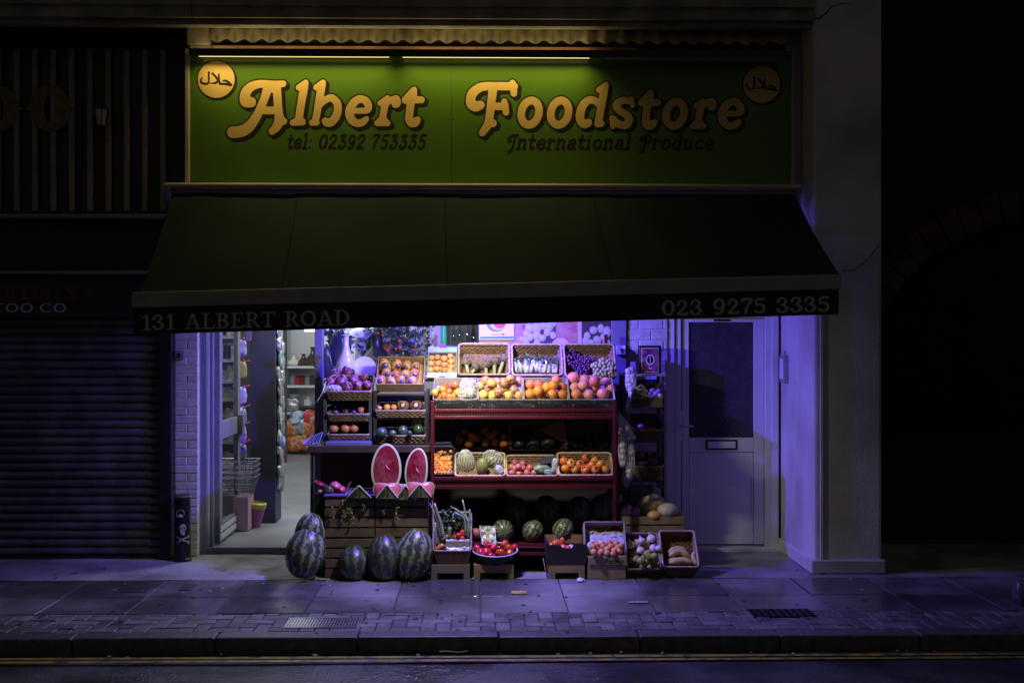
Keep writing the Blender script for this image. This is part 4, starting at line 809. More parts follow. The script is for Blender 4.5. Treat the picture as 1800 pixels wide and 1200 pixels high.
# left wall shelves seen through the open glass door
ls_ = thing("entrance_shelving", (X(392, 3.2), 3.2, zs), "pale shelving with goods seen through the open glass door", "shelving")
yl = 2.4
for i, py in enumerate((590, 631, 668, 700, 738, 774, 816, 860)):
    z = Z(py, yl); MB().box(-3.15, X(409, yl), yl, yl + .45, z - .03, z).build("shelf", M("shelf_edge_blue", (.42, .5, .52), rough=.4), ls_)
    for j in range(5):
        px = 379 + j * 7; hh = .07 + .07 * rp.random(); cc = rp.choice([(.6, .6, .56), (.4, .42, .4), (.5, .5, .3), (.3, .36, .34), (.6, .5, .4)])
        x = X(px, yl + .1); mb = MB(); kind = rp.random()
        if kind < .5: mb.lathe([(0, 0), (.04, 0), (.045, .02), (.042, hh * .8), (.02, hh), (0, hh)], 14, Matrix.Translation((x, yl + .12, z)))
        else: mb.box(x - .04, x + .04, yl + .08, yl + .18, z, z + hh * 1.2)
        mb.build("shelf_item", M("goods%d" % int(cc[0] * 10 + cc[2] * 100), cc, tuple(q * .5 for q in cc), rough=.4, scale=22), auto=True, tag=("small household item on the %s pale shelf behind the glass door" % ("top", "second", "third", "fourth", "fifth", "sixth", "seventh", "bottom")[i], "household item", "items on shelf %s behind the glass door" % ("one", "two", "three", "four", "five", "six", "seven", "eight")[i]))
MB().box(-3.19, -3.15, 2.3, 3.6, zs, 2.3).build("back_panel", m_inw, ls_)

# ------------------------------------------------------------------ window display
yw = 1.25; zw = .95
ws = thing("window_shelf", (X(665, yw), yw, .0), "long pale shelf inside the shop window carrying plants and lamps", "shelf")
MB().box(X(570, yw), X(842, yw), 1.0, 1.75, Z(668, yw), Z(664, yw)).build("shelf_board", m_inw, ws); ztop = Z(664, yw)
for px in (580, 700, 830): MB().box(X(px, 1.4), X(px, 1.4) + .04, 1.5, 1.54, zs, Z(668, yw)).build("shelf_leg", m_inw, ws)
MB().box(X(566, 2.6), X(770, 2.6), 2.6, 2.64, .9, 2.5).build("window_back_panel", M("pale_grey_panel", (.34, .36, .37), (.42, .44, .44), rough=.6, scale=3), ws)
# white mushroom lamp
c = P(634, 622, 1.6); lm = thing("table_lamp", (c.x, 1.6, ztop), "white mushroom shaped lamp behind the tall vase in the window", "lamp"); Mx = Matrix.Translation((c.x, 1.6, 0))
zA = Z(593, 1.6); MB().lathe([(0, zA + .1), (.05, zA + .095), (.1, zA + .06), (.12, zA), (.115, zA), (0, zA + .02)], 26, Mx).build("lamp_shade", m_cw, lm, auto=True)
MB().lathe([(.06, ztop), (.06, ztop + .02), (.052, zA - .1), (.062, zA - .02), (0, zA)], 22, Mx).build("lamp_base", m_cw, lm, auto=True)
# dark round vase
c = P(662, 660, 1.4); zv = Z(668, 1.4)
MB().lathe([(0, 0), (.08, 0), (.15, .07), (.16, .15), (.1, .24), (.06, .28), (.05, .36), (.06, .4), (0, .4)], 24, Matrix.Translation((c.x, 1.4, ztop))).build("black_vase", m_blk, auto=True, tag=("round black vase in the window left of the mango box", "vase"))
MB().lathe([(0, 0), (.06, 0), (.075, .12), (.055, .12), (0, .1)], 18, Matrix.Translation((X(678, 1.5), 1.5, Z(623, 1.5)))).build("terracotta_pot", M("terracotta", (.42, .13, .06), (.34, .1, .05), rough=.7), auto=True, tag=("terracotta plant pot behind the mango box in the window", "plant pot"))
MB().box(X(678, 1.5) - .09, X(678, 1.5) + .09, 1.42, 1.6, ztop, Z(623, 1.5)).build("grey_box", m_dark, tag=("dark grey box carrying the terracotta pot in the window", "box"))
MB().lathe([(0, 0), (.075, 0), (.08, .02), (.08, .17), (.07, .18), (0, .18)], 20, Matrix.Translation((X(669, 1.65), 1.65, Z(620, 1.65)))).build("black_canister", m_blk, auto=True, tag=("black canister standing behind the terracotta pot", "canister"))
# dark blue sacks at the left of the window
for i, (px, py, sx, sz) in enumerate(((577, 636, .07, .17), (598, 618, .1, .2), (584, 655, .1, .09))):
    bag(P(px, py, 1.3), sx, .08, sz, 50 + i).build("blue_sack", M("dark_blue_plastic", (.03, .03, .07), (.06, .06, .12), rough=.22, bump=.8, bscale=12), smooth=True, tag=(("narrow dark blue plastic sack against the blue post in the window", "large dark blue plastic sack behind the white vase", "low dark sack beside the radicchio basket")[i], "sack"))
# leafy branches and the artificial orange tree
def leafcluster(mb, c, R, n, ls, rnd, flat=.6):
    for _ in range(n):
        d = V((rnd.gauss(0, 1), rnd.gauss(0, .6), rnd.gauss(0, 1))); d = d.normalized() * (rnd.random() ** .5) * R; p = c + d
        a = V((rnd.uniform(-1, 1), rnd.uniform(-1, .2), rnd.uniform(-1, 1))).normalized(); b = a.cross(V((rnd.uniform(-1, 1), 1, rnd.uniform(-1, 1)))).normalized(); nn = a.cross(b); L = ls * rnd.uniform(.7, 1.3); w_ = L * .28
        mb.add([p, p + a * L * .4 + b * w_ + nn * w_ * .2, p + a * L + nn * w_ * .3, p + a * L * .4 - b * w_ + nn * w_ * .2], [(0, 1, 2), (0, 2, 3)])
rl = random.Random(8)
def leafy(name, label, blobs, mat, n, ls, Y, stem_px, fruits=(), cat="plant"):
    t = thing(name, (X(stem_px, Y), Y, ztop), label, cat); mb = MB()
    for px, py, R in blobs: leafcluster(mb, P(px, py, Y), R, n, ls, rl)
    mb.build("foliage", mat, t); st2 = MB()
    for px, py, R in blobs: st2.tube([(X(stem_px, Y), Y, ztop), V((X(stem_px, Y), Y, ztop)).lerp(P(px, py, Y), .5) + V((.02, 0, .04)), P(px, py, Y)], .005, 5)
    st2.build("stem", M("twig", (.09, .06, .04), rough=.8), t)
    for px, py, r in fruits:
        p = P(px, py, Y - .06); MB().ball(p, r * mpp(p), (1, 1, .95), 12, 8).build("orange_fruit", M("tree_orange", (.62, .17, .03), (.55, .12, .03), rough=.4, scale=5), t, smooth=True)
m_lf = M("leaf_dark", (.035, .06, .03), (.09, .13, .07), rough=.4, scale=15); m_sl = M("leaf_silver", (.5, .53, .56), (.14, .16, .2), rough=.35, scale=20, metal=.3)
leafy("orange_tree", "artificial tree with small oranges in the shop window", [(715, 600, .12), (700, 588, .12), (728, 612, .13), (735, 595, .1), (675, 582, .09), (745, 585, .09), (712, 620, .1)], m_lf, 60, .07, 1.45, 716, [(664, 586, 2.6), (673, 584, 2.6), (673, 589, 3), (693, 595, 2.3), (702, 599, 3.8), (703, 611, 4), (696, 613, 2.8), (725, 615, 3.2), (730, 610, 3), (734, 589, 2.5), (711, 592, 2)], "artificial tree")
leafy("silver_foliage", "silvery artificial foliage filling the top of the window", [(655, 580, .1), (690, 578, .1), (720, 578, .1), (650, 598, .08), (685, 603, .09), (742, 600, .1), (640, 608, .07), (748, 625, .09), (695, 622, .08)], m_sl, 46, .085, 1.55, 690, (), "artificial plant")
leafy("window_plant", "dark leafy plant at the left end of the window", [(586, 590, .1), (592, 604, .09), (578, 640, .1), (604, 612, .07)], M("leaf_bluegrey", (.05, .055, .07), (.28, .3, .34), rough=.3, scale=12), 36, .11, 1.4, 588, (), "plant")
# wire lattice and bead curtain, bottles
m_net = thing("wire_lattice", P(748, 660, 1.38), "silver wire lattice panel at the right of the window plants", "lattice"); mb = MB()
for k in range(-3, 9):
    p, q = P(735 + k * 3.5, 575, 1.38), P(735 + k * 3.5 + 14, 640, 1.38); mb.tube([p, q], .0025, 4); p, q = P(735 + k * 3.5 + 14, 575, 1.385), P(735 + k * 3.5, 640, 1.385); mb.tube([p, q], .0025, 4)
mb.build("lattice_wire", m_wire, m_net)
bc = thing("bead_curtain", P(757, 605, .94), "hanging string of clear crystal beads beside the blue window post", "bead string"); mb = MB(); m_cry = M("crystal", (.6, .6, .68), rough=.06, metal=.4)
for k in range(9): mb.ball(P(757, 566 + k * 4.6, .95), 2.1 * .005, (1, 1, 1.1), 8, 6)
mb.build("bead", m_cry, bc); MB().tube([P(757, 540, .95), P(757, 605, .95)], .0012, 4).build("string", m_wire, bc)
for i, (px, h, r, mt, lab) in enumerate(((780, .32, .026, M("green_liquid", (.05, .75, .12), (.04, .6, .08), rough=.3), "tall bright green glass bottle in the window by the post"), (797, .3, .024, glass("bottle_glass", (.72, .76, .78), .3, .04), "clear glass bottle next to the green bottle"), (808, .33, .03, glass("bottle_glass"), "wide clear decanter third from the post in the window"), (822, .31, .022, glass("bottle_glass"), "slim clear bottle left of the watermelon notice"), (833, .27, .03, glass("dark_bottle_glass", (.3, .34, .36), .3, .04), "dark glass jar half behind the watermelon notice"))):
    c = P(px, 606, 1.12); MB().lathe([(0, 0), (r, 0), (r * 1.1, .02), (r * 1.1, h * .35), (r * .8, h * .55), (r * .9, h * .8), (r * .6, h), (0, h)], 16, Matrix.Translation((c.x, 1.12, Z(607, 1.12)))).build("glass_bottle", mt, auto=True, tag=(lab, "bottle"))
MB().box(X(770, 1.1), X(842, 1.1), 1.02, 1.3, ztop, Z(607, 1.12)).build("bottle_box", m_dark, tag=("dark box carrying the glass bottles in the window", "box"))
# ================================================================== FRUIT DISPLAY
m_red = M("red_painted_steel", (.085, .006, .012), (.06, .005, .010), rough=.38, scale=9, bump=.08)
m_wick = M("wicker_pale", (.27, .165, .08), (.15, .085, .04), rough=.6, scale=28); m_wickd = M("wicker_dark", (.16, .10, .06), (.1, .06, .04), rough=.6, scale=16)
m_rim = M("wicker_rim", (.55, .42, .26), (.36, .25, .14), rough=.6, scale=18)
m_card = M("cardboard", (.36, .22, .12), (.3, .18, .1), rough=.8, scale=7); m_wood = M("crate_wood", (.34, .24, .14), (.24, .16, .09), rough=.75, scale=6, bump=.3, bscale=30)
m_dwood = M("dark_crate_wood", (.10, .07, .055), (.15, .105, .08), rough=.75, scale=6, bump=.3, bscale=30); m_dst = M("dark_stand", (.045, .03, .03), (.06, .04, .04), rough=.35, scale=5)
m_wtray = M("white_crate", (.42, .38, .36), (.28, .24, .22), rough=.6, scale=10)
class Tray:
    """opening given by photo columns/rows; front edge at depth Yf, rising away by run."""
    def __init__(s, x0, x1, yt, yb, Yf, run, depth, taper=.03):
        s.A = P(x0, yb, Yf); s.B = P(x1, yb, Yf); zt = Z(yt, Yf + run); s.ex = V((1, 0, 0)); s.W = s.B.x - s.A.x
        up = V((0, run, zt - s.A.z)); s.H = up.length; s.ey = up.normalized(); s.n = s.ex.cross(s.ey).normalized()
        if s.n.y > 0: s.n = -s.n
        s.d = depth; s.t = taper; s.put = []
    def pt(s, u, v, n):                                      # u,v 0..1 over opening, n out of it
        k = s.t * (-n / s.d) if n < 0 else 0
        return s.A + s.ex * (k + u * (s.W - 2 * k)) + s.ey * (k + v * (s.H - 2 * k)) + s.n * n
    def hit(s, px, py, lift):
        d = ray(px, py); o = s.A + s.n * lift; return CAM + d * ((o - CAM).dot(s.n) / d.dot(s.n))
    def base(s): return s.pt(.5, 0, -s.d)
def weave(mb, a, b, c, d, nrm, rows, waves, r, amp):          # quad a,b (bottom) d,c (top)
    N = waves * 5
    for j in range(rows):
        v = (j + .5) / rows; p, q = a.lerp(d, v), b.lerp(c, v); ph = math.pi * (j % 2); rr = r * random.uniform(.85, 1.15)
        of = random.uniform(-.6, .6); mb.tube([p.lerp(q, i / N) + nrm * amp * .55 * math.sin(2 * math.pi * waves * i / N + ph + of) for i in range(N + 1)], rr * 1.06, 5)
def rimtube(pts, r, per, seed=0):
    out = []; rs = []
    for i in range(len(pts)):
        p, q = V(pts[i]), V(pts[(i + 1) % len(pts)]); k = max(3, int((q - p).length / per))
        for j in range(k): out.append(p.lerp(q, j / k) + V((MN.noise(p * 9 + V((j, seed, 0))), MN.noise(p * 7 + V((j * 2, 0, seed))), MN.noise(V((j, i, seed))))) * r * .3); rs.append(r * (1 + .22 * (j % 2)))
    return out, rs
def wicker(T, label, name="wicker_basket", pale=True, group=None, front=True, rr=.0075):
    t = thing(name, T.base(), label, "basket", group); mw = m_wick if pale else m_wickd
    mb = MB(); z = -T.d; p = T.pt
    R = max(6, int(T.H / .02)); Rn = max(4, int(T.d / .018)); Wv = max(4, int(T.W / .045)); Hv = max(3, int(T.H / .05))
    weave(mb, p(0, 0, z), p(1, 0, z), p(1, 1, z), p(0, 1, z), T.n, R, Wv, T.H / R * .5, .005)
    weave(mb, p(0, 0, z), p(1, 0, z), p(1, 0, 0), p(0, 0, 0), T.ey, Rn, Wv, T.d / Rn * .5, .005); weave(mb, p(0, 1, z), p(1, 1, z), p(1, 1, 0), p(0, 1, 0), T.ey, Rn, Wv, T.d / Rn * .5, .005)
    weave(mb, p(0, 0, z), p(0, 1, z), p(0, 1, 0), p(0, 0, 0), T.ex, Rn, Hv, T.d / Rn * .5, .005); weave(mb, p(1, 0, z), p(1, 1, z), p(1, 1, 0), p(1, 0, 0), T.ex, Rn, Hv, T.d / Rn * .5, .005)
    mb.build("basket_body", mw, t, smooth=True)
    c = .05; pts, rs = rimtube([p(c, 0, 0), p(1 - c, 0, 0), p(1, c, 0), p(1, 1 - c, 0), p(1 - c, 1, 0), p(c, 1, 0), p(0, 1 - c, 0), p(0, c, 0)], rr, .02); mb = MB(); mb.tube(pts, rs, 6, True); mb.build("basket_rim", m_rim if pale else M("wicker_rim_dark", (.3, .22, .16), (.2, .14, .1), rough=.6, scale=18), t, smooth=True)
    return t
def carton(T, label, mat, name="cardboard_box", th=.006, group=None, notch=False, lip=0, cat="box", flat=False):
    t = thing(name, T.base(), label, cat, group); p = T.pt; z = -T.d
    def panel(a, b, c, d, nrm, nm):
        m_ = MB(); m_.hexa([a, b, c, d], [q + nrm * th for q in (a, b, c, d)]); m_.build(nm, mat, t, bevel=.0015, seg=1)
    panel(p(0, 0, z), p(1, 0, z), p(1, 1, z), p(0, 1, z), -T.n, "bottom_panel")
    panel(p(0, 0, z), p(1, 0, z), p(1, 0, lip), p(0, 0, lip), -T.ey, "front_panel"); panel(p(0, 1, z), p(1, 1, z), p(1, 1, 0), p(0, 1, 0), T.ey, "back_panel")
    panel(p(0, 0, z), p(0, 1, z), p(0, 1, 0), p(0, 0, 0), -T.ex, "side_panel"); panel(p(1, 0, z), p(1, 1, z), p(1, 1, 0), p(1, 0, 0), T.ex, "side_panel")
    return t
# ---------------- fruit prototypes, unit radius, stalk towards +z
PR = {}
def proto(name, fn, mats):
    PR[name] = [(fn(i).mesh(name, mt, True)) for i, mt in enumerate(mats)]
def nz(d, s, a, o): return a * MN.noise(d * s + V((o, o * .7, 0)))
def round_(sz, dim, seed, ns=.04): 
    def f(i): return MB().ball((0, 0, 0), 1, (1, 1, sz), 20, 14, lambda d: (1 + nz(d, 1.3, ns * 2, i + seed) - dim * max(0, d.z - .8) / .2 * .5 - dim * .5 * max(0, -d.z - .85) / .15))
    return f
gs = (.16, .09, .04)
def mk(n, c1, c2, spot=gs, s0=.9, s1=.97, **k): return M("fruit_" + n, c1, c2, spot=(spot, s0, s1), **{**dict(rough=.35, scale=2.2, detail=12, rnd=.22, hue=.018, bump=.08, bscale=30), **k})
proto("orange", round_(.96, .05, 1), [mk("orange", (.68, .22, .03), (.72, .27, .05), (.18, .16, .04), .955, .985, bump=.3, bscale=26)] * 2)
proto("grapefruit", round_(.94, .05, 3), [mk("grapefruit", (.68, .27, .13), (.7, .22, .12), (.2, .13, .06), .955, .985, bump=.25, bscale=26)] * 2)
def apple_(i): return MB().lathe([(0, -.72), (.2, -.84), (.45, -.86), (.72, -.68), (.93, -.25), (1, .15), (.93, .5), (.7, .78), (.42, .86), (.2, .78), (.06, .58), (.045, .6), (.04, .95), (0, .96)], 20, None, lambda a, z: 1 + .03 * math.sin(3 * a + i) + .02 * math.sin(5 * a))
proto("apple", apple_, [mk("apple_red", (.42, .06, .06), (.6, .34, .16), (.2, .2, .05), .75, .95, coat=.3, scale=1.4), mk("apple_green", (.46, .46, .08), (.6, .42, .12), (.2, .2, .05), .75, .95, coat=.3), mk("apple_yellow", (.6, .45, .1), (.55, .2, .1), (.2, .2, .05), .75, .95, coat=.3)])
proto("apricot", round_(.95, .1, 5), [mk("apricot", (.68, .34, .13), (.72, .25, .12), (.3, .12, .06), .93, .97, rough=.5)] * 2)
proto("loquat", round_(1.15, .03, 7), [mk("loquat", (.68, .27, .05), (.6, .2, .05), (.15, .08, .03), .9, 1.05)] * 2)
proto("mango", lambda i: MB().ball((0, 0, 0), 1, (.85, .8, 1.15), 20, 14, lambda d: 1 + nz(d, 1.2, .1, i)), [mk("mango", (.62, .36, .1), (.5, .17, .08), (.2, .12, .06), 1.02, 1.14, hue=.02), mk("mango_red", (.45, .06, .1), (.68, .34, .14), (.2, .12, .06), 1.02, 1.14)])
proto("plum", round_(1.0, .08, 9), [mk("plum", (.035, .02, .07), (.07, .04, .12), (.02, .02, .02), .93, .99, rough=.3)] * 2)
def pome(i):
    mb = MB().ball((0, 0, 0), 1, (1, 1, .96), 20, 14, lambda d: 1 + .03 * math.cos(6 * math.atan2(d.y, d.x)) * (1 - abs(d.z)))
    mb.tube([(0, 0, .9), (.06, .0, 1.3), (.04, .03, 1.75)], [.3, .22, .17], 6); return mb
proto("stalked_fruit", pome, [mk("stalked", (.62, .26, .16), (.55, .2, .2), (.45, .35, .25), 1.0, 1.1)] * 2)
proto("green_melon", round_(.95, .02, 12), [mk("greenmelon", (.025, .055, .03), (.06, .1, .06), (.1, .07, .04), .97, 1.0, coat=.4)] * 2)
proto("avocado", lambda i: MB().ball((0, 0, 0), 1, (.85, .85, 1.15), 18, 12, lambda d: 1 - .18 * max(0, d.z)), [mk("avocado", (.02, .026, .018), (.04, .05, .03), (.06, .05, .03), 1.08, 1.15, bump=.6, bscale=14)] * 2)
proto("kumquat", round_(1.15, .02, 15), [mk("kumquat", (.75, .24, .05), (.72, .3, .08), (.3, .12, .05), 1.05, 1.15, rough=.3, hue=.015)] * 2)
proto("red_plum", round_(.97, .1, 17), [mk("redplum", (.42, .06, .14), (.55, .2, .2), (.15, .05, .05), .92, .97, rough=.3)] * 2)
def calyx(mb, n, r, z, lift, w_):
    for k in range(n):
        a = 2 * math.pi * k / n; c, s = math.cos(a), math.sin(a); b = V((-s, c, 0)); d = V((c, s, 0))
        mb.add([V((0, 0, z)), d * r * .5 + b * w_ + V((0, 0, z + lift * .4)), d * r + V((0, 0, z + lift)), d * r * .5 - b * w_ + V((0, 0, z + lift * .4))], [(0, 1, 2, 3)])
proto("persimmon", lambda i: MB().ball((0, 0, 0), 1, (1, 1, .86), 20, 14, lambda d: 1 + .04 * math.cos(4 * math.atan2(d.y, d.x)) * (1 - abs(d.z)) - .1 * max(0, d.z - .8) / .2), [mk("persimmon", (.62, .16, .04), (.66, .24, .06), (.05, .035, .02), .70, .76, rough=.3)] * 2)
def tomato_(i):
    mb = MB().ball((0, 0, 0), 1, (1, 1, .8), 22, 14, lambda d: 1 + .05 * math.cos(5 * math.atan2(d.y, d.x) + i) * (1 - abs(d.z)) - .14 * max(0, d.z - .75) / .25); return mb
proto("tomato", tomato_, [mk("tomato", (.5, .015, .015), (.55, .05, .02), (.06, .1, .03), .655, .69, rough=.16, coat=.4, bump=0)] * 2)
proto("lime", lambda i: MB().ball((0, 0, 0), 1, (.92, .92, 1.08), 18, 12, lambda d: 1 + .12 * max(0, abs(d.z) - .9) / .1), [mk("lime", (.2, .23, .035), (.34, .32, .06), (.3, .26, .1), 1.1, 1.2, bump=.25, bscale=22, hue=.02)] * 2)
proto("yellow_lemon", round_(1.05, 0, 23), [mk("lemon", (.6, .38, .06), (.62, .32, .08), (.3, .2, .08), 1.0, 1.06, bump=.25, bscale=22)] * 2)
def bulb(i):
    mb = MB().lathe([(0, -.7), (.35, -.74), (.8, -.5), (1, 0), (.85, .45), (.4, .8), (.16, 1.1), (.12, 1.45), (0, 1.5)], 20, None, lambda a, z: 1 + .07 * math.cos(8 * a) * (1 if abs(z) < .7 else .2)); return mb
proto("garlic_bulb", bulb, [mk("garlic", (.66, .6, .56), (.56, .48, .48), (.5, .42, .34), .9, 1.2, rough=.5, hue=0)] * 2)
proto("potato", lambda i: MB().ball((0, 0, 0), 1, (1.25, .9, .85), 18, 12, lambda d: 1 + nz(d, 1.6, .14, i + 40)), [mk("yam", (.2, .15, .12), (.3, .23, .19), (.2, .15, .1), 2, 3, rough=.7, bump=.5, bscale=12)] * 2)
def radic(i):
    mb = MB(); r_ = random.Random(60 + i)
    mb.ball((0, 0, 0), .8, (1, 1, .95), 16, 12, lambda d: 1 + nz(d, 2, .2, i))
    for k in range(11):
        a = r_.uniform(0, 6.28); el = r_.uniform(-.3, 1.2); d = V((math.cos(a) * math.cos(el), math.sin(a) * math.cos(el), math.sin(el))); t = d.orthogonal().normalized(); b = d.cross(t); W_ = r_.uniform(.4, .6)
        def lf(u, v): 
            x, y = (u - .5) * 2, v * 1.3 - .4; rr = .86 + .12 * v + .14 * MN.noise(V((x * 3, y * 3, k + i * 9))) + .35 * max(0, v - .75); q = d + t * x * W_ * (1 - .4 * v) + b * y; return q.normalized() * rr
        mb.grid(lf, 6, 6)
    return mb
proto("radicchio", radic, [mk("radicchio", (.16, .02, .075), (.4, .2, .32), (.3, .1, .2), 2, 3, scale=3.2, rough=.4, lo=.45, hi=.75)] * 3)
def wmel(i): return MB().ball((0, 0, 0), 1, (.74, .74, 1), 30, 22, lambda d: 1 + nz(d, 1.1, .06, i) - .05 * max(0, abs(d.z) - .94) / .06)
def striped(name, dark, light, nst=11, rough=.35, mixlo=.05, mixhi=.6, dist=1.6):
    m = M(name, dark, None, rough=rough, rnd=.0, bump=.12, bscale=18); n, l, b = nodes_of(m)
    tc = n.new("ShaderNodeTexCoord"); gt = n.new("ShaderNodeTexGradient"); gt.gradient_type = 'RADIAL'; l.new(tc.outputs["Object"], gt.inputs[0])
    no = n.new("ShaderNodeTexNoise"); no.inputs["Scale"].default_value = 4; no.inputs["Detail"].default_value = 6; l.new(tc.outputs["Object"], no.inputs["Vector"])
    a = n.new("ShaderNodeMath"); a.operation = 'MULTIPLY'; a.inputs[1].default_value = nst * 2 * math.pi; l.new(gt.outputs["Fac"], a.inputs[0])
    c = n.new("ShaderNodeMath"); c.operation = 'MULTIPLY_ADD'; c.inputs[1].default_value = dist * 5; l.new(no.outputs["Fac"], c.inputs[0]); l.new(a.outputs[0], c.inputs[2])
    s = n.new("ShaderNodeMath"); s.operation = 'SINE'; l.new(c.outputs[0], s.inputs[0])
    n2 = n.new("ShaderNodeTexNoise"); n2.inputs["Scale"].default_value = 9; n2.inputs["Detail"].default_value = 5; l.new(tc.outputs["Object"], n2.inputs["Vector"])
    ad = n.new("ShaderNodeMath"); ad.operation = 'MULTIPLY_ADD'; ad.inputs[1].default_value = 2.2; ad.inputs[2].default_value = -1.1; l.new(n2.outputs["Fac"], ad.inputs[0])
    sm_ = n.new("ShaderNodeMath"); l.new(s.outputs[0], sm_.inputs[0]); l.new(ad.outputs[0], sm_.inputs[1])
    mr = n.new("ShaderNodeMapRange"); mr.inputs[1].default_value = mixlo; mr.inputs[2].default_value = mixhi + .5; l.new(sm_.outputs[0], mr.inputs[0])
    mx = n.new("ShaderNodeMixRGB"); mx.inputs[1].default_value = (*dark, 1); mx.inputs[2].default_value = (*light, 1); l.new(mr.outputs[0], mx.inputs[0]); l.new(mx.outputs[0], b.inputs["Base Color"]); return m
m_wm = striped("watermelon_skin", (.03, .04, .026), (.12, .14, .085), 11, dist=2.2); m_wm2 = striped("watermelon_skin_pale", (.05, .065, .042), (.3, .33, .22), 12, dist=2.2)
proto("watermelon", wmel, [m_wm, m_wm, m_wm2])
PLACED = []
def fruit(kind, T, px, py, rp, label, cat, group, var=None, tilt=None, sink=0, lift=None, rot=None, chk=True, seed=None, sq=1):
    rnd = random.Random(int(px * 131 + py * 977 + len(kind) * 7)) if seed is None else random.Random(seed)
    rp *= random.Random(int(px * 37 + py * 91)).uniform(.92, 1.07)
    if isinstance(T, Tray):
        c = T.hit(px, py, -T.d + .01); r = rp * mpp(c); c = T.hit(px, py, (-T.d + r * 1.02) if lift is None else lift); r = rp * mpp(c)
    else: c = P(px, py, T); r = rp * mpp(c)
    if chk:
        d = (CAM - c).normalized(); lim = 26
        while lim and any((q - c).length < .86 * (r + rr) for q, rr in PLACED if abs(q.x - c.x) < .3): c = c + d * .006; lim -= 1
        r = rp * mpp(c); PLACED.append((c.copy(), r))
    ms = PR[kind]; me = ms[(rnd.randrange(len(ms))) if var is None else var]
    o = bpy.data.objects.new(kind, me); COL.objects.link(o); o.location = c; o.scale = (r, r, r * sq)
    o.rotation_euler = rot if rot else (rnd.uniform(.2, 2.2) if tilt is None else tilt + rnd.uniform(-.25, .25), rnd.uniform(-.4, .4), rnd.uniform(0, 6.28))
    if rot is None and tilt is None: o.rotation_euler = Euler((rnd.uniform(0, 3.1), rnd.uniform(-.6, .6), rnd.uniform(0, 6.28)))
    return settag(o, label, cat, group)
def many(kind, T, pts, rp, label, cat, group, **k):
    for q in pts: fruit(kind, T, q[0], q[1], q[2] if len(q) > 2 else rp, label, cat, group, **k)

# ---------------- central red rack
YR = .05
rk = thing("display_rack", (X(920, .4), .4, 0), "tall red steel fruit rack with stepped shelves in front of the shop window", "display rack")
pz_top = Z(705, .12)
xL, xR = X(757, YR), X(1084, YR)
for x0 in (xL, xR - .03): MB().box(x0, x0 + .03, YR, YR + .03, 0, Z(704, YR)).build("front_post", m_red, rk, bevel=.003)
for x0 in (xL, xR - .03): MB().box(x0, x0 + .03, .66, .69, 0, 1.95).build("rear_post", m_red, rk, bevel=.003)
def rail(py0, py1, y, y2=None, nm="shelf_rail"): 
    MB().box(xL + .0305, xR - .0305, y, (y2 or y + .02), Z(py1, y), Z(py0, y)).build(nm, m_red, rk, bevel=.002)
rail(719, 724, YR + .004); rail(731, 736, YR + .004); rail(838, 843, YR - .004); rail(853, 859, YR + .004); rail(955, 960, YR + .004); rail(970, 976, YR + .004)
def shelf(py, y0, y1, dz=0): 
    z = Z(py, y0); m_ = MB(); m_.hexa([(xL + .031, y0, z - .012), (xR - .031, y0, z - .012), (xR - .031, y1, z + dz - .012), (xL + .031, y1, z + dz - .012)], [(xL + .031, y0, z), (xR - .031, y0, z), (xR - .031, y1, z + dz), (xL + .031, y1, z + dz)]); m_.build("shelf", M("rack_shelf", (.12, .012, .02), rough=.5), rk)
shelf(716, .08, .66, .03); shelf(842, .05, .36, .03); shelf(792, .37, .66, .02); shelf(962, .08, .66, 0)
for (p0, p1, y) in ((727, 729, YR + .012), (848, 850, YR + .012)):
    pass
mb = MB()                                                     # mesh back and perforated bands
for k in range(60): x = xL + .035 + (xR - xL - .07) * k / 59; mb.box(x, x + .0025, .648, .6505, Z(795, .65), Z(722, .65))
for k in range(16): z = Z(795, .651) + (Z(722, .651) - Z(795, .651)) * k / 15; mb.box(xL + .031, xR - .031, .651, .653, z, z + .0025)
mb.build("back_mesh", m_wire, rk); MB().box(xL, xR, .69, .7, 0, 1.4).build("back_board", M("rack_back", (.03, .02, .025), rough=.7), rk)
mb = MB()
for (q0, q1, y) in ((724.5, 730.5, YR + .014), (843.5, 852.5, YR + .014)):
    for k in range(70): x = xL + .035 + (xR - xL - .075) * k / 69; mb.box(x, x + .012, y, y + .003, Z(q1, y), Z(q0, y))
mb.build("perforated_band", M("rack_dark", (.09, .012, .018), rough=.5), rk)
# row 1: carton and three baskets
T1 = Tray(752, 802, 610, 664, .36, .16, .08, .01)
def card_box_apricot():
    t = thing("apricot_carton", T1.base(), "pale blue and white carton of apricots left of the wicker baskets", "box"); m_b = M("pale_blue_card", (.2, .36, .46), (.36, .46, .52), rough=.5, scale=7); p = T1.pt
    def pan(u0, u1, v0, v1, n0, n1, nm, mt):
        m_ = MB(); a = [p(u0, v0, n0), p(u1, v0, n0), p(u1, v1, n0), p(u0, v1, n0)]; b = [p(u0, v0, n1), p(u1, v0, n1), p(u1, v1, n1), p(u0, v1, n1)]; m_.hexa(a, b); m_.build(nm, mt, t, bevel=.0015, seg=1)
    pan(0, 1, 0, 1, -.08, -.074, "bottom_panel", m_card); pan(-.02, 1.02, 0, .17, -.02, .006, "front_band", m_b); pan(-.02, 1.02, .83, 1, -.02, .006, "back_band", m_b); pan(-.02, .0, 0, 1, -.08, .0, "side_panel", m_b); pan(1, 1.02, 0, 1, -.08, 0, "side_panel", m_b)
    pan(.38, .62, .97, 1.07, .0065, .012, "brown_clip", M("brown_clip", (.16, .05, .04), rough=.5)); pan(.38, .62, -.07, .04, .0065, .012, "brown_clip", M("brown_clip", (.16, .05, .04)))
card_box_apricot()
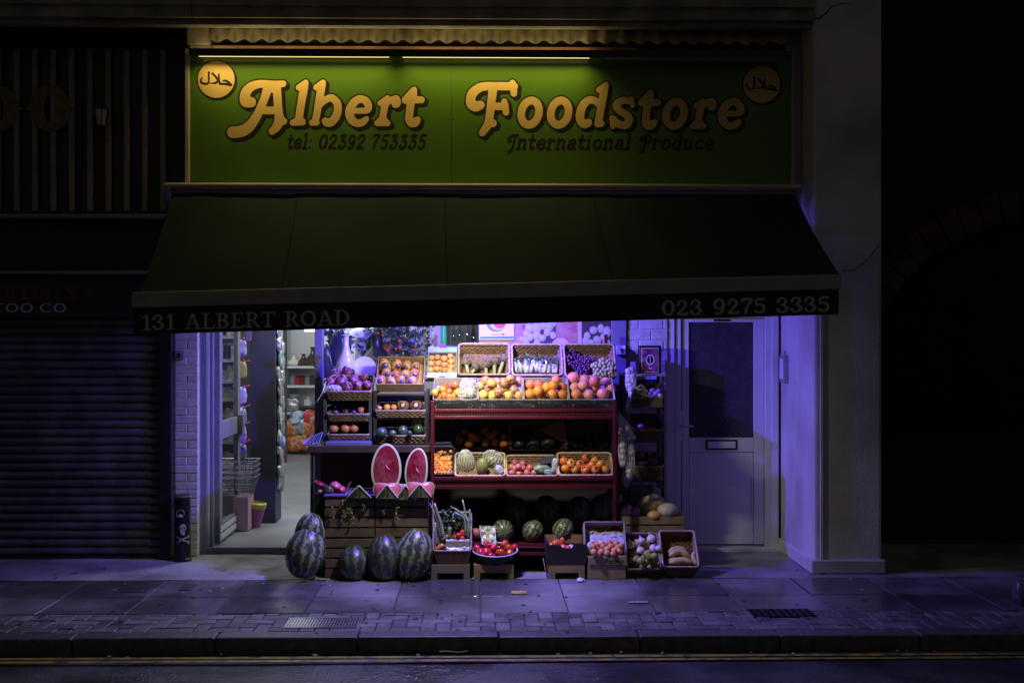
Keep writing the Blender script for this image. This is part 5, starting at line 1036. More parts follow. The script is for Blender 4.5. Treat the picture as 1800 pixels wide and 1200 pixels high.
many("apricot", T1, [(759, 629), (769, 628), (781, 630), (791.5, 625.5), (758, 639), (770, 638.5), (781, 641), (793, 635), (757, 650), (768, 648.5), (781, 650), (793, 645), (791, 653)], 5.6, "pale orange apricot packed in the blue and white carton", "apricot", "apricots in the blue and white carton", chk=False)
T2 = Tray(806, 896, 604, 658, .36, .17, .12); wicker(T2, "pale wicker basket of artichokes on the rack's top tier")
T3 = Tray(901, 989, 605, 659, .36, .17, .12); wicker(T3, "middle wicker basket holding bagged chicory on the top tier")
T4 = Tray(994, 1083, 605, 661, .36, .17, .12); wicker(T4, "right wicker basket of grapes on the top tier")
def arti(i):
    mb = MB(); r_ = random.Random(i)
    mb.ball((0, 0, 0), .72, (1, 1, 1.1), 14, 10)
    for lay in range(7):
        el = -.7 + lay * .36; n = 9 - lay
        for k in range(max(3, n)):
            a = 2 * math.pi * (k + .5 * (lay % 2)) / max(3, n) + r_.uniform(-.1, .1); d = V((math.cos(a) * math.cos(el), math.sin(a) * math.cos(el), math.sin(el))); t = V((-math.sin(a), math.cos(a), 0)); b = d.cross(t) * -1
            if b.z < 0: b = -b
            base = d * .72
            def lf(u, v): x = (u - .5) * 2; return base + t * x * .34 * (1 - v ** 2) * (1 if v < .9 else .8) + b * v * .62 + d * (.16 + .16 * v - .14 * x * x)
            mb.grid(lf, 4, 5)
    return mb
PR["artichoke"] = [arti(i).mesh("artichoke", M("artichoke_bract", (.12, .085, .11), (.22, .19, .17), rough=.5, scale=2, rnd=.15), True) for i in range(2)]
m_stalk = M("artichoke_stalk", (.42, .4, .27), (.3, .3, .18), rough=.6, scale=10)
for i, (px, py, r, tl, sx, sy, nm) in enumerate(((819, 637, 9, -.1, 823, 656, "first from the left"), (837, 646, 8, .6, 829, 656, "lying second from the left"), (854, 642, 8.5, 0, 855, 657, "third from the left"), (870, 636, 8.5, .1, 869, 657, "fourth from the left"), (886, 631, 9, -.35, 877, 657, "tallest, at the right end"))):
    c = T2.hit(px, py, -.05); t = thing("artichoke", c, "purple artichoke in the pale basket, " + nm, "artichoke", "artichokes in the pale basket"); r = r * mpp(c)
    o = bpy.data.objects.new("bract_head", PR["artichoke"][i % 2]); COL.objects.link(o); o.parent = t; o.scale = (r, r, r); o.rotation_euler = (-.3, -tl, i)
    MB().tube([c, c.lerp(T2.hit(sx, sy, -.05), .5), T2.hit(sx, sy, -.045)], [.018, .015, .014], 8).build("stalk", m_stalk, t, smooth=True)
m_cel = M("chicory_white", (.62, .62, .5), (.5, .52, .38), rough=.4, scale=8); m_grn = M("leaf_green", (.05, .13, .03), (.12, .22, .06), rough=.45, scale=9)
m_film = glass("clear_film", (1, 1, 1), .25, .08)
for i, (px, py, dx) in enumerate(((916, 640, 8), (940, 643, 8), (966, 641, 9))):
    c = T3.hit(px, py + 3, -.06); t = thing("chicory_bag", c, ("clear bag of chicory with leaves, at the left of the middle basket", "pale bagged chicory heads in the centre of the middle basket", "bag of white stems with broad green leaves in the middle basket")[i], "vegetable bag"); r_ = random.Random(i + 70); mb = MB()
    for k in range(7):
        b0 = T3.hit(px - 13 + 4.2 * k + r_.uniform(-2, 2), 655, -.09 + .05 * r_.random()); tp = T3.hit(px - 10 + 3.2 * k + r_.uniform(-3, 3), py - 6 + r_.uniform(-5, 5), -.06 + .04 * r_.random()); mb.tube([b0, b0.lerp(tp, .5) + T3.n * .01, tp], [.016, .018, .008], 7)
    mb.build("white_stems", m_cel, t, smooth=True); mb = MB()
    for k in range(9): leafcluster(mb, T3.hit(px - 12 + 3 * k, py - 9 + r_.uniform(-5, 10 if i != 1 else -2), -.03), .012, 3, .045, r_)
    mb.build("leaves", m_grn, t)
    MB().ball(c + T3.n * .02, 1, (.075, .05, .075), 16, 12, lambda d: 1 + .18 * MN.noise(d * 3 + V((i, 0, 0))) + .08 * MN.noise(d * 8)).build("plastic_film", m_film, t, smooth=True)
def grapes(T, pts, rp, n, mat, label, seed, lift=-.03):
    r_ = random.Random(seed); mb = MB(); cs = []
    for px, py, sx, sy, k in pts:
        for _ in range(k):
            a = r_.uniform(0, 6.28); q = r_.random() ** .5; x, y = px + sx * q * math.cos(a), py + sy * q * math.sin(a); c = T.hit(x, y, lift + .03 * (1 - q * q) + r_.uniform(-.01, .012)); rr = rp * mpp(c) * r_.uniform(.85, 1.1)
            if any((c - d).length < 1.3 * rr for d in cs): continue
            cs.append(c); mb.ball(c, rr, (1, 1, 1.12), 10, 7)
    cc = sum(cs, V((0, 0, 0))) / len(cs); t = thing("grape_bunch", cc, label, "grape bunch"); o = mb.build("berries", mat, t, smooth=True)
    st_ = MB(); st_.tube([cc - T.n * .02 + T.ey * .06, cc - T.n * .03, cc - T.n * .02 - T.ey * .05], .003, 5); st_.build("stem", m_stalk, t)
m_gr = M("grape_dark", (.06, .015, .07), (.10, .02, .07), rough=.3, scale=9); m_gg = M("grape_green", (.34, .36, .16), (.42, .42, .22), rough=.3, scale=9)
grapes(T4, [(1004, 628, 9, 14, 60), (1015, 636, 10, 14, 60)], 2.7, 0, m_gr, "dark grape bunch at the left of the right basket", 1); grapes(T4, [(1030, 640, 10, 16, 70), (1024, 652, 12, 8, 40)], 2.7, 0, m_gr, "dark grape bunch in the middle of the right basket", 2, -.02)
grapes(T4, [(1063, 640, 14, 9, 50), (1056, 654, 14, 9, 50), (1073, 650, 8, 10, 30), (1046, 645, 7, 7, 16)], 3.1, 0, m_gg, "pale green grape bunch hanging over the right basket's corner", 3, .0)
# row 2: four trays
R2 = []
for (x0, x1, lab) in ((762, 839, "first white tray, of loquats and tissue, on the lit tier"), (841.5, 920, "second white tray, full of apples, on the lit tier"), (922.5, 1000, "third white tray, full of oranges, on the lit tier"), (1002.5, 1081, "fourth white tray, of pink grapefruit, on the lit tier")):
    T_ = Tray(x0, x1, 664, 701, .09, .24, .075, .01); R2.append(T_); carton(T_, lab, m_wtray, "produce_tray", .005, cat="tray")
many("loquat", R2[0], [(769, 697), (781, 695), (798, 697), (771, 687), (789, 688), (784, 678), (796, 682), (804, 690), (778, 684), (800, 676), (790, 698), (765, 690)], 6.4, "small orange loquat in the first white tray beside crumpled tissue", "loquat", "loquats in the first white tray")
m_tis = M("tissue_paper", (.3, .27, .26), (.44, .4, .39), rough=.8, scale=12, bump=.6, bscale=40)
for i, (px, py, r) in enumerate(((814, 682, 9), (826, 690, 10), (829, 675, 9), (815, 694, 9), (818, 671, 7))):
    c = R2[0].hit(px, py, -.03); MB().ball(c, r * mpp(c), (1.1, .8, 1), 16, 12, lambda d: 1 + .4 * MN.noise(d * 2.4 + V((i * 5, 0, 0))) + .25 * MN.noise(d * 6)).build("tissue", m_tis, tag=("crumpled pale tissue paper filling the right side of the loquat tray", "tissue", "tissue paper in the loquat tray"))
for (px, py, v) in ((849, 693, 1), (866, 695, 1), (880, 698, 0), (894, 695, 1), (912, 694, 2), (843, 678, 1), (858, 682, 0), (872, 682, 1), (888, 682, 0), (903, 684, 0), (854, 669, 2), (874, 671, 0), (886, 673, 0), (900, 674, 0), (913, 669, 0), (864, 673, 2), (876, 689, 0), (897, 666, 2)):
    fruit("apple", R2[1], px, py, 8.3, ("red flushed apple among the mixed apples in the second white tray", "green apple among the mixed apples in the second white tray", "yellow apple among the mixed apples in the second white tray")[v], "apple", ("red apples", "green apples", "yellow apples")[v] + " in the second white tray", var=v)
many("orange", R2[2], [(932, 676), (947, 676), (961, 681), (973, 677), (988, 681), (977, 668), (932, 692), (952, 694), (971, 693), (989, 692.5), (947, 687)], 9.3, "large bright orange in the third white tray of the lit tier", "orange", "oranges in the third white tray")
many("grapefruit", R2[3], [(1008, 664, 11), (1028, 668), (1010, 681), (1025, 677), (1046, 678), (1045, 669), (1066, 671), (1013, 693), (1036, 694), (1060, 692, 10.5), (1073, 684)], 9.8, "pinkish grapefruit in the fourth white tray at the right of the lit tier", "grapefruit", "grapefruit in the fourth white tray")
gsm = MB(); r_ = random.Random(9)                             # artificial grass fringe under the trays
for k in range(260):
    x = xL + .03 + (xR - xL - .06) * r_.random(); z = Z(703, .08); L = r_.uniform(.02, .05) * (1.6 if int(x * 9) % 3 == 0 else .7); gsm.add([(x, .078, z), (x + .004, .078, z), (x + r_.uniform(-.008, .01), .07, z - L)], [(0, 1, 2)])
gsm.build("tray_fringe", M("fringe_pale", (.4, .42, .34), rough=.6), tag=("ragged pale fringe hanging below the white trays", "fringe"))
MB().box(xL + .02, xR - .02, .072, .085, Z(716, .075), Z(703.5, .075)).build("tray_support", m_blk, rk)
# row 3: three dim boxes
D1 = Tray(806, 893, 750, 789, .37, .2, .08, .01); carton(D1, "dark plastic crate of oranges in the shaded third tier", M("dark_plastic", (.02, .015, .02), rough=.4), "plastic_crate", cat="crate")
many("orange", D1, [(816, 760), (853, 758), (871, 761), (809, 773), (824, 780), (840, 771), (853, 778), (870, 777), (886, 770), (886, 780), (862, 768), (831, 768)], 8, "shadowed orange in the dark crate on the third tier", "orange", "oranges in the dark crate")
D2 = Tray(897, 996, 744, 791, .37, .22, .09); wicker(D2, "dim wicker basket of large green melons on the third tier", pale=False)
for i, (px, py, r) in enumerate(((913, 781, 11), (938, 783, 12), (964, 779, 13), (948, 766, 12), (968, 763, 10))): fruit("green_melon", D2, px, py, r, ("grey green squash at the left of the dim basket", "grey green squash second in the dim basket's front", "wide grey green squash at the right of the dim basket", "glossy dark green melon at the back of the dim basket", "small dark melon behind the wide squash in the dim basket")[i], "melon", "melons in the dim basket")
c = D2.hit(975, 750, .0); mb = MB(); mb.hexa([P(948, 757, .5), P(990, 740, .5), P(993, 775, .42), P(985, 775, .42)], [P(948, 754, .5), P(990, 737, .5), P(995, 775, .42), P(988, 775, .42)]); mb.build("cardboard_flap", m_card, tag=("raised cardboard flap across the dim melon basket", "cardboard"))
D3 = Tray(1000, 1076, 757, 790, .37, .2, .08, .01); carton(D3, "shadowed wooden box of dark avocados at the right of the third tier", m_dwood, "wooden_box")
many("avocado", D3, [(1006, 779), (1020, 780), (1037, 780), (1051, 778), (1063, 772), (1030, 772), (1046, 770), (1066, 783), (1012, 786), (1058, 787)], 8, "nearly black avocado in the shadowed box on the third tier", "avocado", "avocados in the shadowed box")
# row 4
K1 = Tray(757, 797, 785, 832, .08, .2, .06, .01); carton(K1, "black carton of tiny orange kumquats at the left of the fourth tier", M("black_card", (.02, .018, .03), rough=.5), "kumquat_carton")
r_ = random.Random(2); row = 0; py = 830
while py > 793:
    n = 7 - (1 if row % 2 else 0); 
    for k in range(n):
        if row > 6 and r_.random() < .3: continue
        fruit("kumquat", K1, 761 + (k + .5 * (row % 2)) * 5.2 + r_.uniform(-1, 1), py + r_.uniform(-1, 1), 3.2, "tiny bright orange kumquat in the black carton", "kumquat", "kumquats in the black carton", lift=-.02 + r_.uniform(-.012, .012), chk=False)
    py -= 4.4; row += 1
MB().hexa([P(757, 784, .29), P(795, 783, .29), P(793, 776, .33), P(762, 777, .33)], [P(757, 786, .29), P(795, 785, .29), P(793, 778, .33), P(762, 779, .33)]).build("carton_flap", M("blue_grey_card", (.16, .16, .24), rough=.5), tag=("folded blue grey flap at the back of the kumquat carton", "flap"))
W1 = Tray(800, 888, 796, 836, .07, .22, .07); wicker(W1, "wicker tray of papayas in white foam nets on the fourth tier", rr=.008)
W2 = Tray(891, 981, 800, 836, .07, .22, .07); wicker(W2, "wicker tray of red plums and bagged greens on the fourth tier", rr=.006)
W3 = Tray(983, 1079, 796, 835, .07, .22, .07); wicker(W3, "wicker tray of persimmons at the right of the fourth tier", rr=.008)
m_foam = M("foam_net", (.62, .62, .66), rough=.6); m_pap2 = M("papaya_skin", (.30, .30, .12), (.18, .2, .08), rough=.4, scale=4, bump=.3, bscale=10)
def netted(c, sx, sy, sz, n, rad, Mx=None, cover=1.0):
    mb = MB()
    for s_ in (1, -1):
        for k in range(n):
            pts = []
            for j in range(15):
                th = math.pi * (.06 + .88 * cover * j / 14); a = 2 * math.pi * k / n + s_ * .9 * j / 14; q = V((math.sin(th) * math.cos(a) * sx, math.sin(th) * math.sin(a) * sy, math.cos(th) * sz)) * 1.03; pts.append(c + (Mx @ q if Mx else q))
            mb.tube(pts, rad, 4)
    return mb
def netfruit(px, py, rx, rz, T, lift, label, name="papaya", tilt=0, mat=None, bare=False, cover=1.0):
    c = T.hit(px, py, lift); k = mpp(c); t = thing(name, c, label, "papaya" if name == "papaya" else "melon"); Mx = Euler((.2, tilt, 0)).to_matrix()
    MB().ball(c, 1, (rx * k, rx * k * .9, rz * k), 20, 14, lambda d: 1 - .16 * max(0, d.z), Mx).build("fruit_body", mat or m_pap2, t, smooth=True)
    if not bare: netted(c, rx * k, rx * k * .9, rz * k, 18, .0022, Mx, cover).build("foam_net", m_foam, t)
    return t
netfruit(819, 811, 14, 22, W1, -.015, "large papaya in a white foam net standing at the left of the tray", tilt=-.1); netfruit(867, 806, 19, 14, W1, -.03, "papaya in white foam net lying at the back of the wicker tray", tilt=.4)
netfruit(848, 818, 11, 17, W1, .01, "bare green papaya between the two netted ones", tilt=.05, bare=True); netfruit(876, 827, 10, 8.5, W1, .0, "small pale papaya half wrapped in net at the tray's right", tilt=1.2, cover=.5)
many("red_plum", W2, [(905, 813), (919, 814), (899, 821), (905, 823), (919, 823), (931, 822), (900, 831), (913, 832), (926, 831), (939, 831), (912, 820)], 6.3, "reddish pink plum in the wicker tray left of the bagged greens", "plum", "red plums on the fourth tier")
for i, (px, py, sx, sz) in enumerate(((952, 824, .07, .035), (966, 829, .05, .035))):
    c = W2.hit(px, py, -.02); bag(c, sx, .05, sz, 90 + i).build("bagged_greens", M("bagged_green", (.05, .12, .08), (.3, .36, .34), rough=.25, scale=22, bump=.6, bscale=30), smooth=True, tag=(("dark bag of greens lying right of the red plums", "smaller bag of greens beside the persimmon tray")[i], "vegetable bag"))
MB().hexa([P(946, 808, .28), P(980, 800, .28), P(984, 812, .22), P(950, 815, .22)], [P(946, 806, .28), P(980, 798, .28), P(984, 810, .22), P(950, 813, .22)]).build("dark_wrapper", M("dark_film", (.06, .06, .09), rough=.3), tag=("dark folded wrapper behind the bagged greens", "wrapper"))
c = W2.hit(976, 820, 0); bag(c, .03, .03, .07, 99).build("clear_wrapper", M("clear_crinkle", (.5, .5, .55), (.3, .3, .36), rough=.15, scale=20, bump=1, bscale=25), smooth=True, tag=("crinkled clear wrapper between greens and persimmons", "wrapper"))
many("persimmon", W3, [(991, 811, 9), (1004, 814), (1020, 816), (1030, 805, 8.5), (1046, 810), (1039, 817), (1055, 816), (994, 824), (1011, 825), (1029, 825), (1047, 825), (1065, 825, 7.8)], 8.2, "orange persimmon with dark calyx in the right wicker tray", "persimmon", "persimmons on the fourth tier", tilt=.9)
# under the rack: watermelons on the lowest shelf
for i, (px, py, r, var, rot, lab) in enumerate(((884, 933, 25.5, 2, (1.45, .2, .1), "striped watermelon with its stalk end facing out under the rack, left"), (937, 933, 25, 2, (.5, .25, 1.0), "striped watermelon in the middle under the rack"), (990, 931, 25.5, 2, (.4, -.2, 2.2), "violet lit striped watermelon at the right under the rack"), (1044, 930, 22, 0, (.5, .1, 3), "watermelon half hidden behind the apricot crate under the rack"))):
    fruit("watermelon", .22, px, py, r, lab, "watermelon", "watermelons under the rack", var=var, rot=Euler(rot), chk=False, sq=.82)
for i, (px, py, r, lab) in enumerate(((962, 905, 34, "dark upright watermelon behind the middle one under the rack"), (1018, 905, 34, "dark upright watermelon behind the violet lit one"), (1060, 902, 34, "dark upright watermelon beside the rack's right post"), (910, 902, 30, "dark upright watermelon behind the left one under the rack"))):
    fruit("watermelon", .47, px, py, r, lab, "watermelon", "dark watermelons at the back of the rack", var=0, rot=Euler((.1, .1 * i - .1, i)), chk=False, sq=1.0)
# ---------------- left counter with two basket towers
YT = .08
tb = thing("display_counter", (X(648, .3), .3, 0), "dark stained counter carrying the two basket towers left of the red rack", "counter")
xa_, xb_ = X(542, YT), X(755, YT)
MB().box(xa_, xb_, YT, .72, Z(795, YT), Z(783, YT)).build("counter_top", m_dst, tb, bevel=.004)
for x0 in (xa_ + .012, xb_ - .05): MB().box(x0, x0 + .035, YT + .02, YT + .055, 0, Z(795.2, YT)).build("leg", m_dst, tb, bevel=.003)
for x0 in (xa_ + .012, xb_ - .05): MB().box(x0, x0 + .035, .66, .695, 0, Z(795.2, YT)).build("leg", m_dst, tb, bevel=.003)
MB().box(X(550.5, YT), X(552.3, YT), YT + .01, YT + .016, .1, Z(800, YT)).build("metal_strip", m_wire, tb)
MB().box(xa_ + .05, xb_ - .05, .5, .52, .3, Z(796, YT)).build("inner_panel", M("dim_red_panel", (.07, .025, .03), (.12, .06, .06), rough=.6, scale=4), tb)
def tower(name, x0, x1, Yf, posts, mat, label):
    t = thing(name, (X((x0 + x1) / 2, Yf), Yf + .15, Z(783, Yf)), label, "basket stand")
    zb = Z(783, YT) + .001
    for px in (x0, x1):
        for y in (Yf, Yf + .3): MB().box(X(px, Yf) - .014, X(px, Yf) + .014, y, y + .028, zb, Z(posts, Yf)).build("post", mat, t, bevel=.003)
    return t
m_btow = M("tower_blue_grey", (.06, .06, .10), rough=.4); m_btow2 = M("tower_dark", (.035, .028, .032), rough=.4)
ta = tower("basket_tower", 571, 651, .22, 690, m_btow, "blue grey stand of three stacked baskets at the left end of the counter")
tbw = tower("basket_tower", 659, 749, .2, 686, m_btow2, "dark stand of baskets in the middle of the counter under the mango box")
def tshelf(t, x0, x1, py, Y, mat): MB().box(X(x0, Y) + .015, X(x1, Y) - .015, Y + .001, Y + .3, Z(py + 3, Y), Z(py, Y)).build("shelf", mat, t)
for py in (698, 737, 773): tshelf(ta, 571, 651, py, .22, m_btow)
for py in (692, 734, 780): tshelf(tbw, 659, 749, py, .2, m_btow2)
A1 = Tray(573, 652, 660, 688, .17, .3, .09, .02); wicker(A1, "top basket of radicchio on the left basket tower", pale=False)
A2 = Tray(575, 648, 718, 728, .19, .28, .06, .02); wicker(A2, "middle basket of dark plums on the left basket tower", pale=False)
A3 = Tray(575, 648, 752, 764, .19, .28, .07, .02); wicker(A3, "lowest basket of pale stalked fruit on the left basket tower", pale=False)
for (px, py, r) in ((590, 657, 12), (612, 655, 12), (580, 672, 11), (601, 669, 12), (622, 668, 12), (641, 664, 11), (610, 681, 11), (631, 680, 11.5), (646, 677, 9)):
    fruit("radicchio", A1, px, py, r, "purple radicchio head with ragged leaves in the top left basket", "radicchio", "radicchio heads in the top left basket", chk=True, lift=-.005)
c = A1.hit(588, 683, .0); t = thing("netted_onion", c, "white netted bundle at the front of the radicchio basket", "net bag"); MB().ball(c, .045, (1.3, .8, .6), 14, 9).build("bundle", M("pale_onion", (.5, .4, .5), rough=.5), t, smooth=True); netted(c, .06, .038, .03, 12, .002).build("net", m_foam, t)
many("plum", A2, [(580, 719, 7.5), (594, 719, 7), (606, 719, 6.5), (618, 719, 7), (608, 724, 5.5), (590, 725, 5), (622, 725, 5)], 6.5, "dark purple plum in the middle basket of the left tower", "plum", "dark plums on the left tower", lift=.012)
fruit("red_plum", A2, 635, 721, 8, lift=.012, label="large paler plum at the right of the dark plums", cat="plum", group=None)
for i, px in enumerate((587, 607, 622)): fruit("stalked_fruit", A3, px, 753, 8.3, ("leftmost pale orange stalked fruit on the left tower", "middle pale orange stalked fruit on the left tower", "rightmost pale orange stalked fruit on the left tower")[i], "stalked fruit", "stalked fruit on the left tower", rot=Euler((-.1, -.05 + .08 * i, i)), lift=.035)
fruit("stalked_fruit", A3, 636, 761, 5.5, "small pale fruit lying right of the stalked ones", "stalked fruit", None)
# mango box
B1 = Tray(662, 744, 627, 674, .16, .2, .1, .0); mbx = carton(B1, "brown cardboard box of wrapped mangoes on the middle tower", m_card, "mango_box")
B2 = Tray(660, 747, 708, 722, .17, .28, .06, .01); wicker(B2, "shallow basket with two labelled melons below the mango box", pale=False)
B3 = Tray(658, 747, 752, 766, .16, .28, .07, .02); wicker(B3, "low wicker basket of dark green melons on the middle tower", pale=False)
m_stk = M("purple_label", (.05, .03, .2), rough=.3); m_pp = M("wrap_pale", (.42, .33, .27), (.34, .22, .18), rough=.5, scale=60)
for i, (px, py, r) in enumerate(((677, 643, 12), (698, 642, 10.5), (715, 643, 9.5), (731, 645, 9), (680, 657, 10), (695, 659, 9), (712, 659, 10), (728, 658, 10), (670, 669, 9.5), (688, 670, 9), (705, 669, 9.5), (724, 671, 9.5))):
    c = B1.hit(px, py, -.08); r1 = r * mpp(c); c = B1.hit(px, py, -.1 + r1 * (1.05 if py > 665 else 1.0)); k = mpp(c); r1 = r * k
    t = thing("mango", c, "purple labelled mango in the brown box, %s from left in %s row" % (("first", "second", "third", "fourth")[i % 4], ("back", "middle", "front")[i // 4]), "mango", "mangoes in the cardboard box")
    o = bpy.data.objects.new("mango_body", PR["mango"][1 if i in (1, 7, 5) else 0]); COL.objects.link(o); o.parent = t; o.scale = (r1, r1, r1); o.rotation_euler = (.4, .3 * (i % 3 - 1), i * 1.3)
    d = (CAM - c).normalized(); dd = (d + V((.25 * math.sin(i * 2.1), 0, .2 * math.cos(i * 1.7) - .1))).normalized(); q = dd.to_track_quat('Z', 'Y').to_matrix().to_4x4()
    MB().lathe([(0, 1.02), (.3, .985), (.42, .94), (.43, .92)], 14, Matrix.Translation(c) @ q @ Matrix.Scale(r1 * 1.04, 4)).build("label_sticker", m_stk, t, smooth=True); MB().lathe([(0, 1.06), (.15, 1.045)], 8, Matrix.Translation(c) @ q @ Matrix.Scale(r1 * 1.04, 4) @ Matrix.Translation((.1, .08, 0))).build("label_mark", m_pp, t)
    MB().lathe([(1.02, -.35), (1.06, -.1), (1.0, .12), (.98, .1)], 16, Matrix.Translation(c) @ q @ Euler((.5, .3, 0)).to_matrix().to_4x4() @ Matrix.Scale(r1 * .92, 4), lambda a, z: 1 + .05 * math.sin(5 * a + i)).build("paper_wrap", m_pp, t, smooth=True)
for i, (px, py, r) in enumerate(((708, 712, 11.5), (731, 712, 12))):
    c = B2.hit(px, py, .015); r1 = r * mpp(c); t = thing("labelled_melon", c, ("left", "right")[i] + " of the two dark wrapped melons with round labels below the mangoes", "melon", "labelled melons")
    MB().ball(c, r1, (1, 1, 1), 20, 14).build("melon_skin", M("melon_maroon", (.14, .04, .06), (.3, .16, .1), rough=.25, scale=5, coat=.3), t, smooth=True)
    d = (CAM - c).normalized(); q = d.to_track_quat('Z', 'Y').to_matrix().to_4x4(); MB().lathe([(0, 1.015), (.42, .92), (.5, .87)], 18, Matrix.Translation(c) @ q @ Matrix.Scale(r1, 4)).build("round_label", m_stk, t, smooth=True); MB().lathe([(0, 1.04), (.2, 1.02), (.26, .99)], 12, Matrix.Translation(c) @ q @ Matrix.Scale(r1, 4)).build("label_mark", M("label_yellow", (.6, .5, .3), rough=.4), t, smooth=True)
many("apricot", B2, [(680, 716, 6.5), (692, 716, 6), (667, 717, 5)], 6, "small pinkish apple left of the two labelled melons", "apple", "small apples on the middle tower", lift=.01)
for i, (px, py, r) in enumerate(((671, 760, 9.5), (690, 762, 7.5), (708, 757, 9.5), (720, 761, 5), (735, 755, 10))): fruit("green_melon", B3, px, py, r, lift=.03, label= ("dull green melon at the left of the low basket", "small dark melon with pale eye second in the low basket", "rounded green melon in the middle of the low basket", "smallest dark fruit between two melons in the low basket", "largest glossy green melon at the right of the low basket")[i], cat="melon", group="melons in the low basket") 
# plastic crate at the left of the counter
TC = Tray(535, 566, 764, 782, .14, .1, .05, .0); t = thing("blue_punnet", TC.base(), "tilted clear blue plastic punnet at the counter's left end", "punnet"); mb = MB()
a = [P(532, 781, .12), P(559, 781, .12), P(567, 760, .2), P(545, 769, .2)]
for i in range(4): mb.tube([a[i], a[(i + 1) % 4]], .006, 5)
for k in range(6): mb.tube([a[0].lerp(a[3], k / 5), a[1].lerp(a[2], k / 5)], .003, 4); mb.tube([a[0].lerp(a[1], k / 5), a[3].lerp(a[2], k / 5)], .003, 4)
mb.build("punnet_ribs", M("blue_plastic", (.12, .12, .3), rough=.25), t)
MB().box(X(572, .1), X(652, .1), .095, .2, Z(782.5, .1), Z(776, .1)).build("blue_tray", M("blue_tray_plastic", (.12, .12, .26), rough=.35), bevel=.004, tag=("flat blue tray at the foot of the left basket tower", "tray"))
c0 = P(573, 670, .2); MB().tube([c0, P(567, 690, .18), P(558, 704, .2), P(551, 712, .3)], .0035, 6).build("white_cable", m_upvc, tag=("thin white cable hanging from the radicchio basket", "cable"))
# crates under the counter with slats, watermelon halves on top
YC = -.1
zc = Z(872, YC)
def slat_crate(name, p0, p1, Yf, Yb, z0, z1, n, mat, label, group=None, gap=.012, solid=False):
    t = thing(name, ((X(p0, Yf) + X(p1, Yf)) / 2, (Yf + Yb) / 2, z0), label, "crate", group); x0, x1 = X(p0, Yf), X(p1, Yf); h = (z1 - z0) / n
    for k in range(n):
        za, zb_ = z0 + k * h + .002, z0 + (k + 1) * h - gap; j = random.uniform(-.002, .002)
        MB().box(x0, x1, Yf + j, Yf + .008 + j, za, zb_).build("front_slat", mat, t, bevel=.0015, seg=1); MB().box(x0, x1, Yb - .008, Yb, za, zb_).build("rear_slat", mat, t)
        for x in (x0, x1 - .008): MB().box(x, x + .008, Yf + .0125, Yb - .01, za, zb_).build("side_slat", mat, t)
    for x in (x0 + .009, x1 - .034):
        for y in (Yf + .0125, Yb - .035): MB().box(x, x + .025, y, y + .022, z0, z1 - gap).build("corner_post", mat, t)
    MB().box(x0 + .009, x1 - .009, Yf + .035, Yb - .036, z0 + .01, z0 + .016).build("base_board", mat, t); return t
for i, (p0, p1) in enumerate(((571, 658), (660, 752))):
    for j in range(2):
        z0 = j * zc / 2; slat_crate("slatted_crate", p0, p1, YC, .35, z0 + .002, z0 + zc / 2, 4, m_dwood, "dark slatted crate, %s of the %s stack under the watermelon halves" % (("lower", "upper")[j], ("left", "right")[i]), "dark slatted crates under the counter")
MB().box(X(569, YC), X(753, YC), YC - .01, .36, zc + .001, zc + .012).build("display_board", M("purple_cloth", (.1, .06, .2), rough=.7), tag=("purple covered board on top of the slatted crates", "board"))
m_fl = M("melon_flesh", (.16, .005, .018), (.36, .075, .11), rough=.3, scale=5, lo=.42, hi=.75, detail=12, coat=.3, bump=.25, bscale=22); m_pith = M("melon_pith", (.44, .46, .36), rough=.4); m_seed = M("melon_seed", (.02, .01, .01), rough=.3)
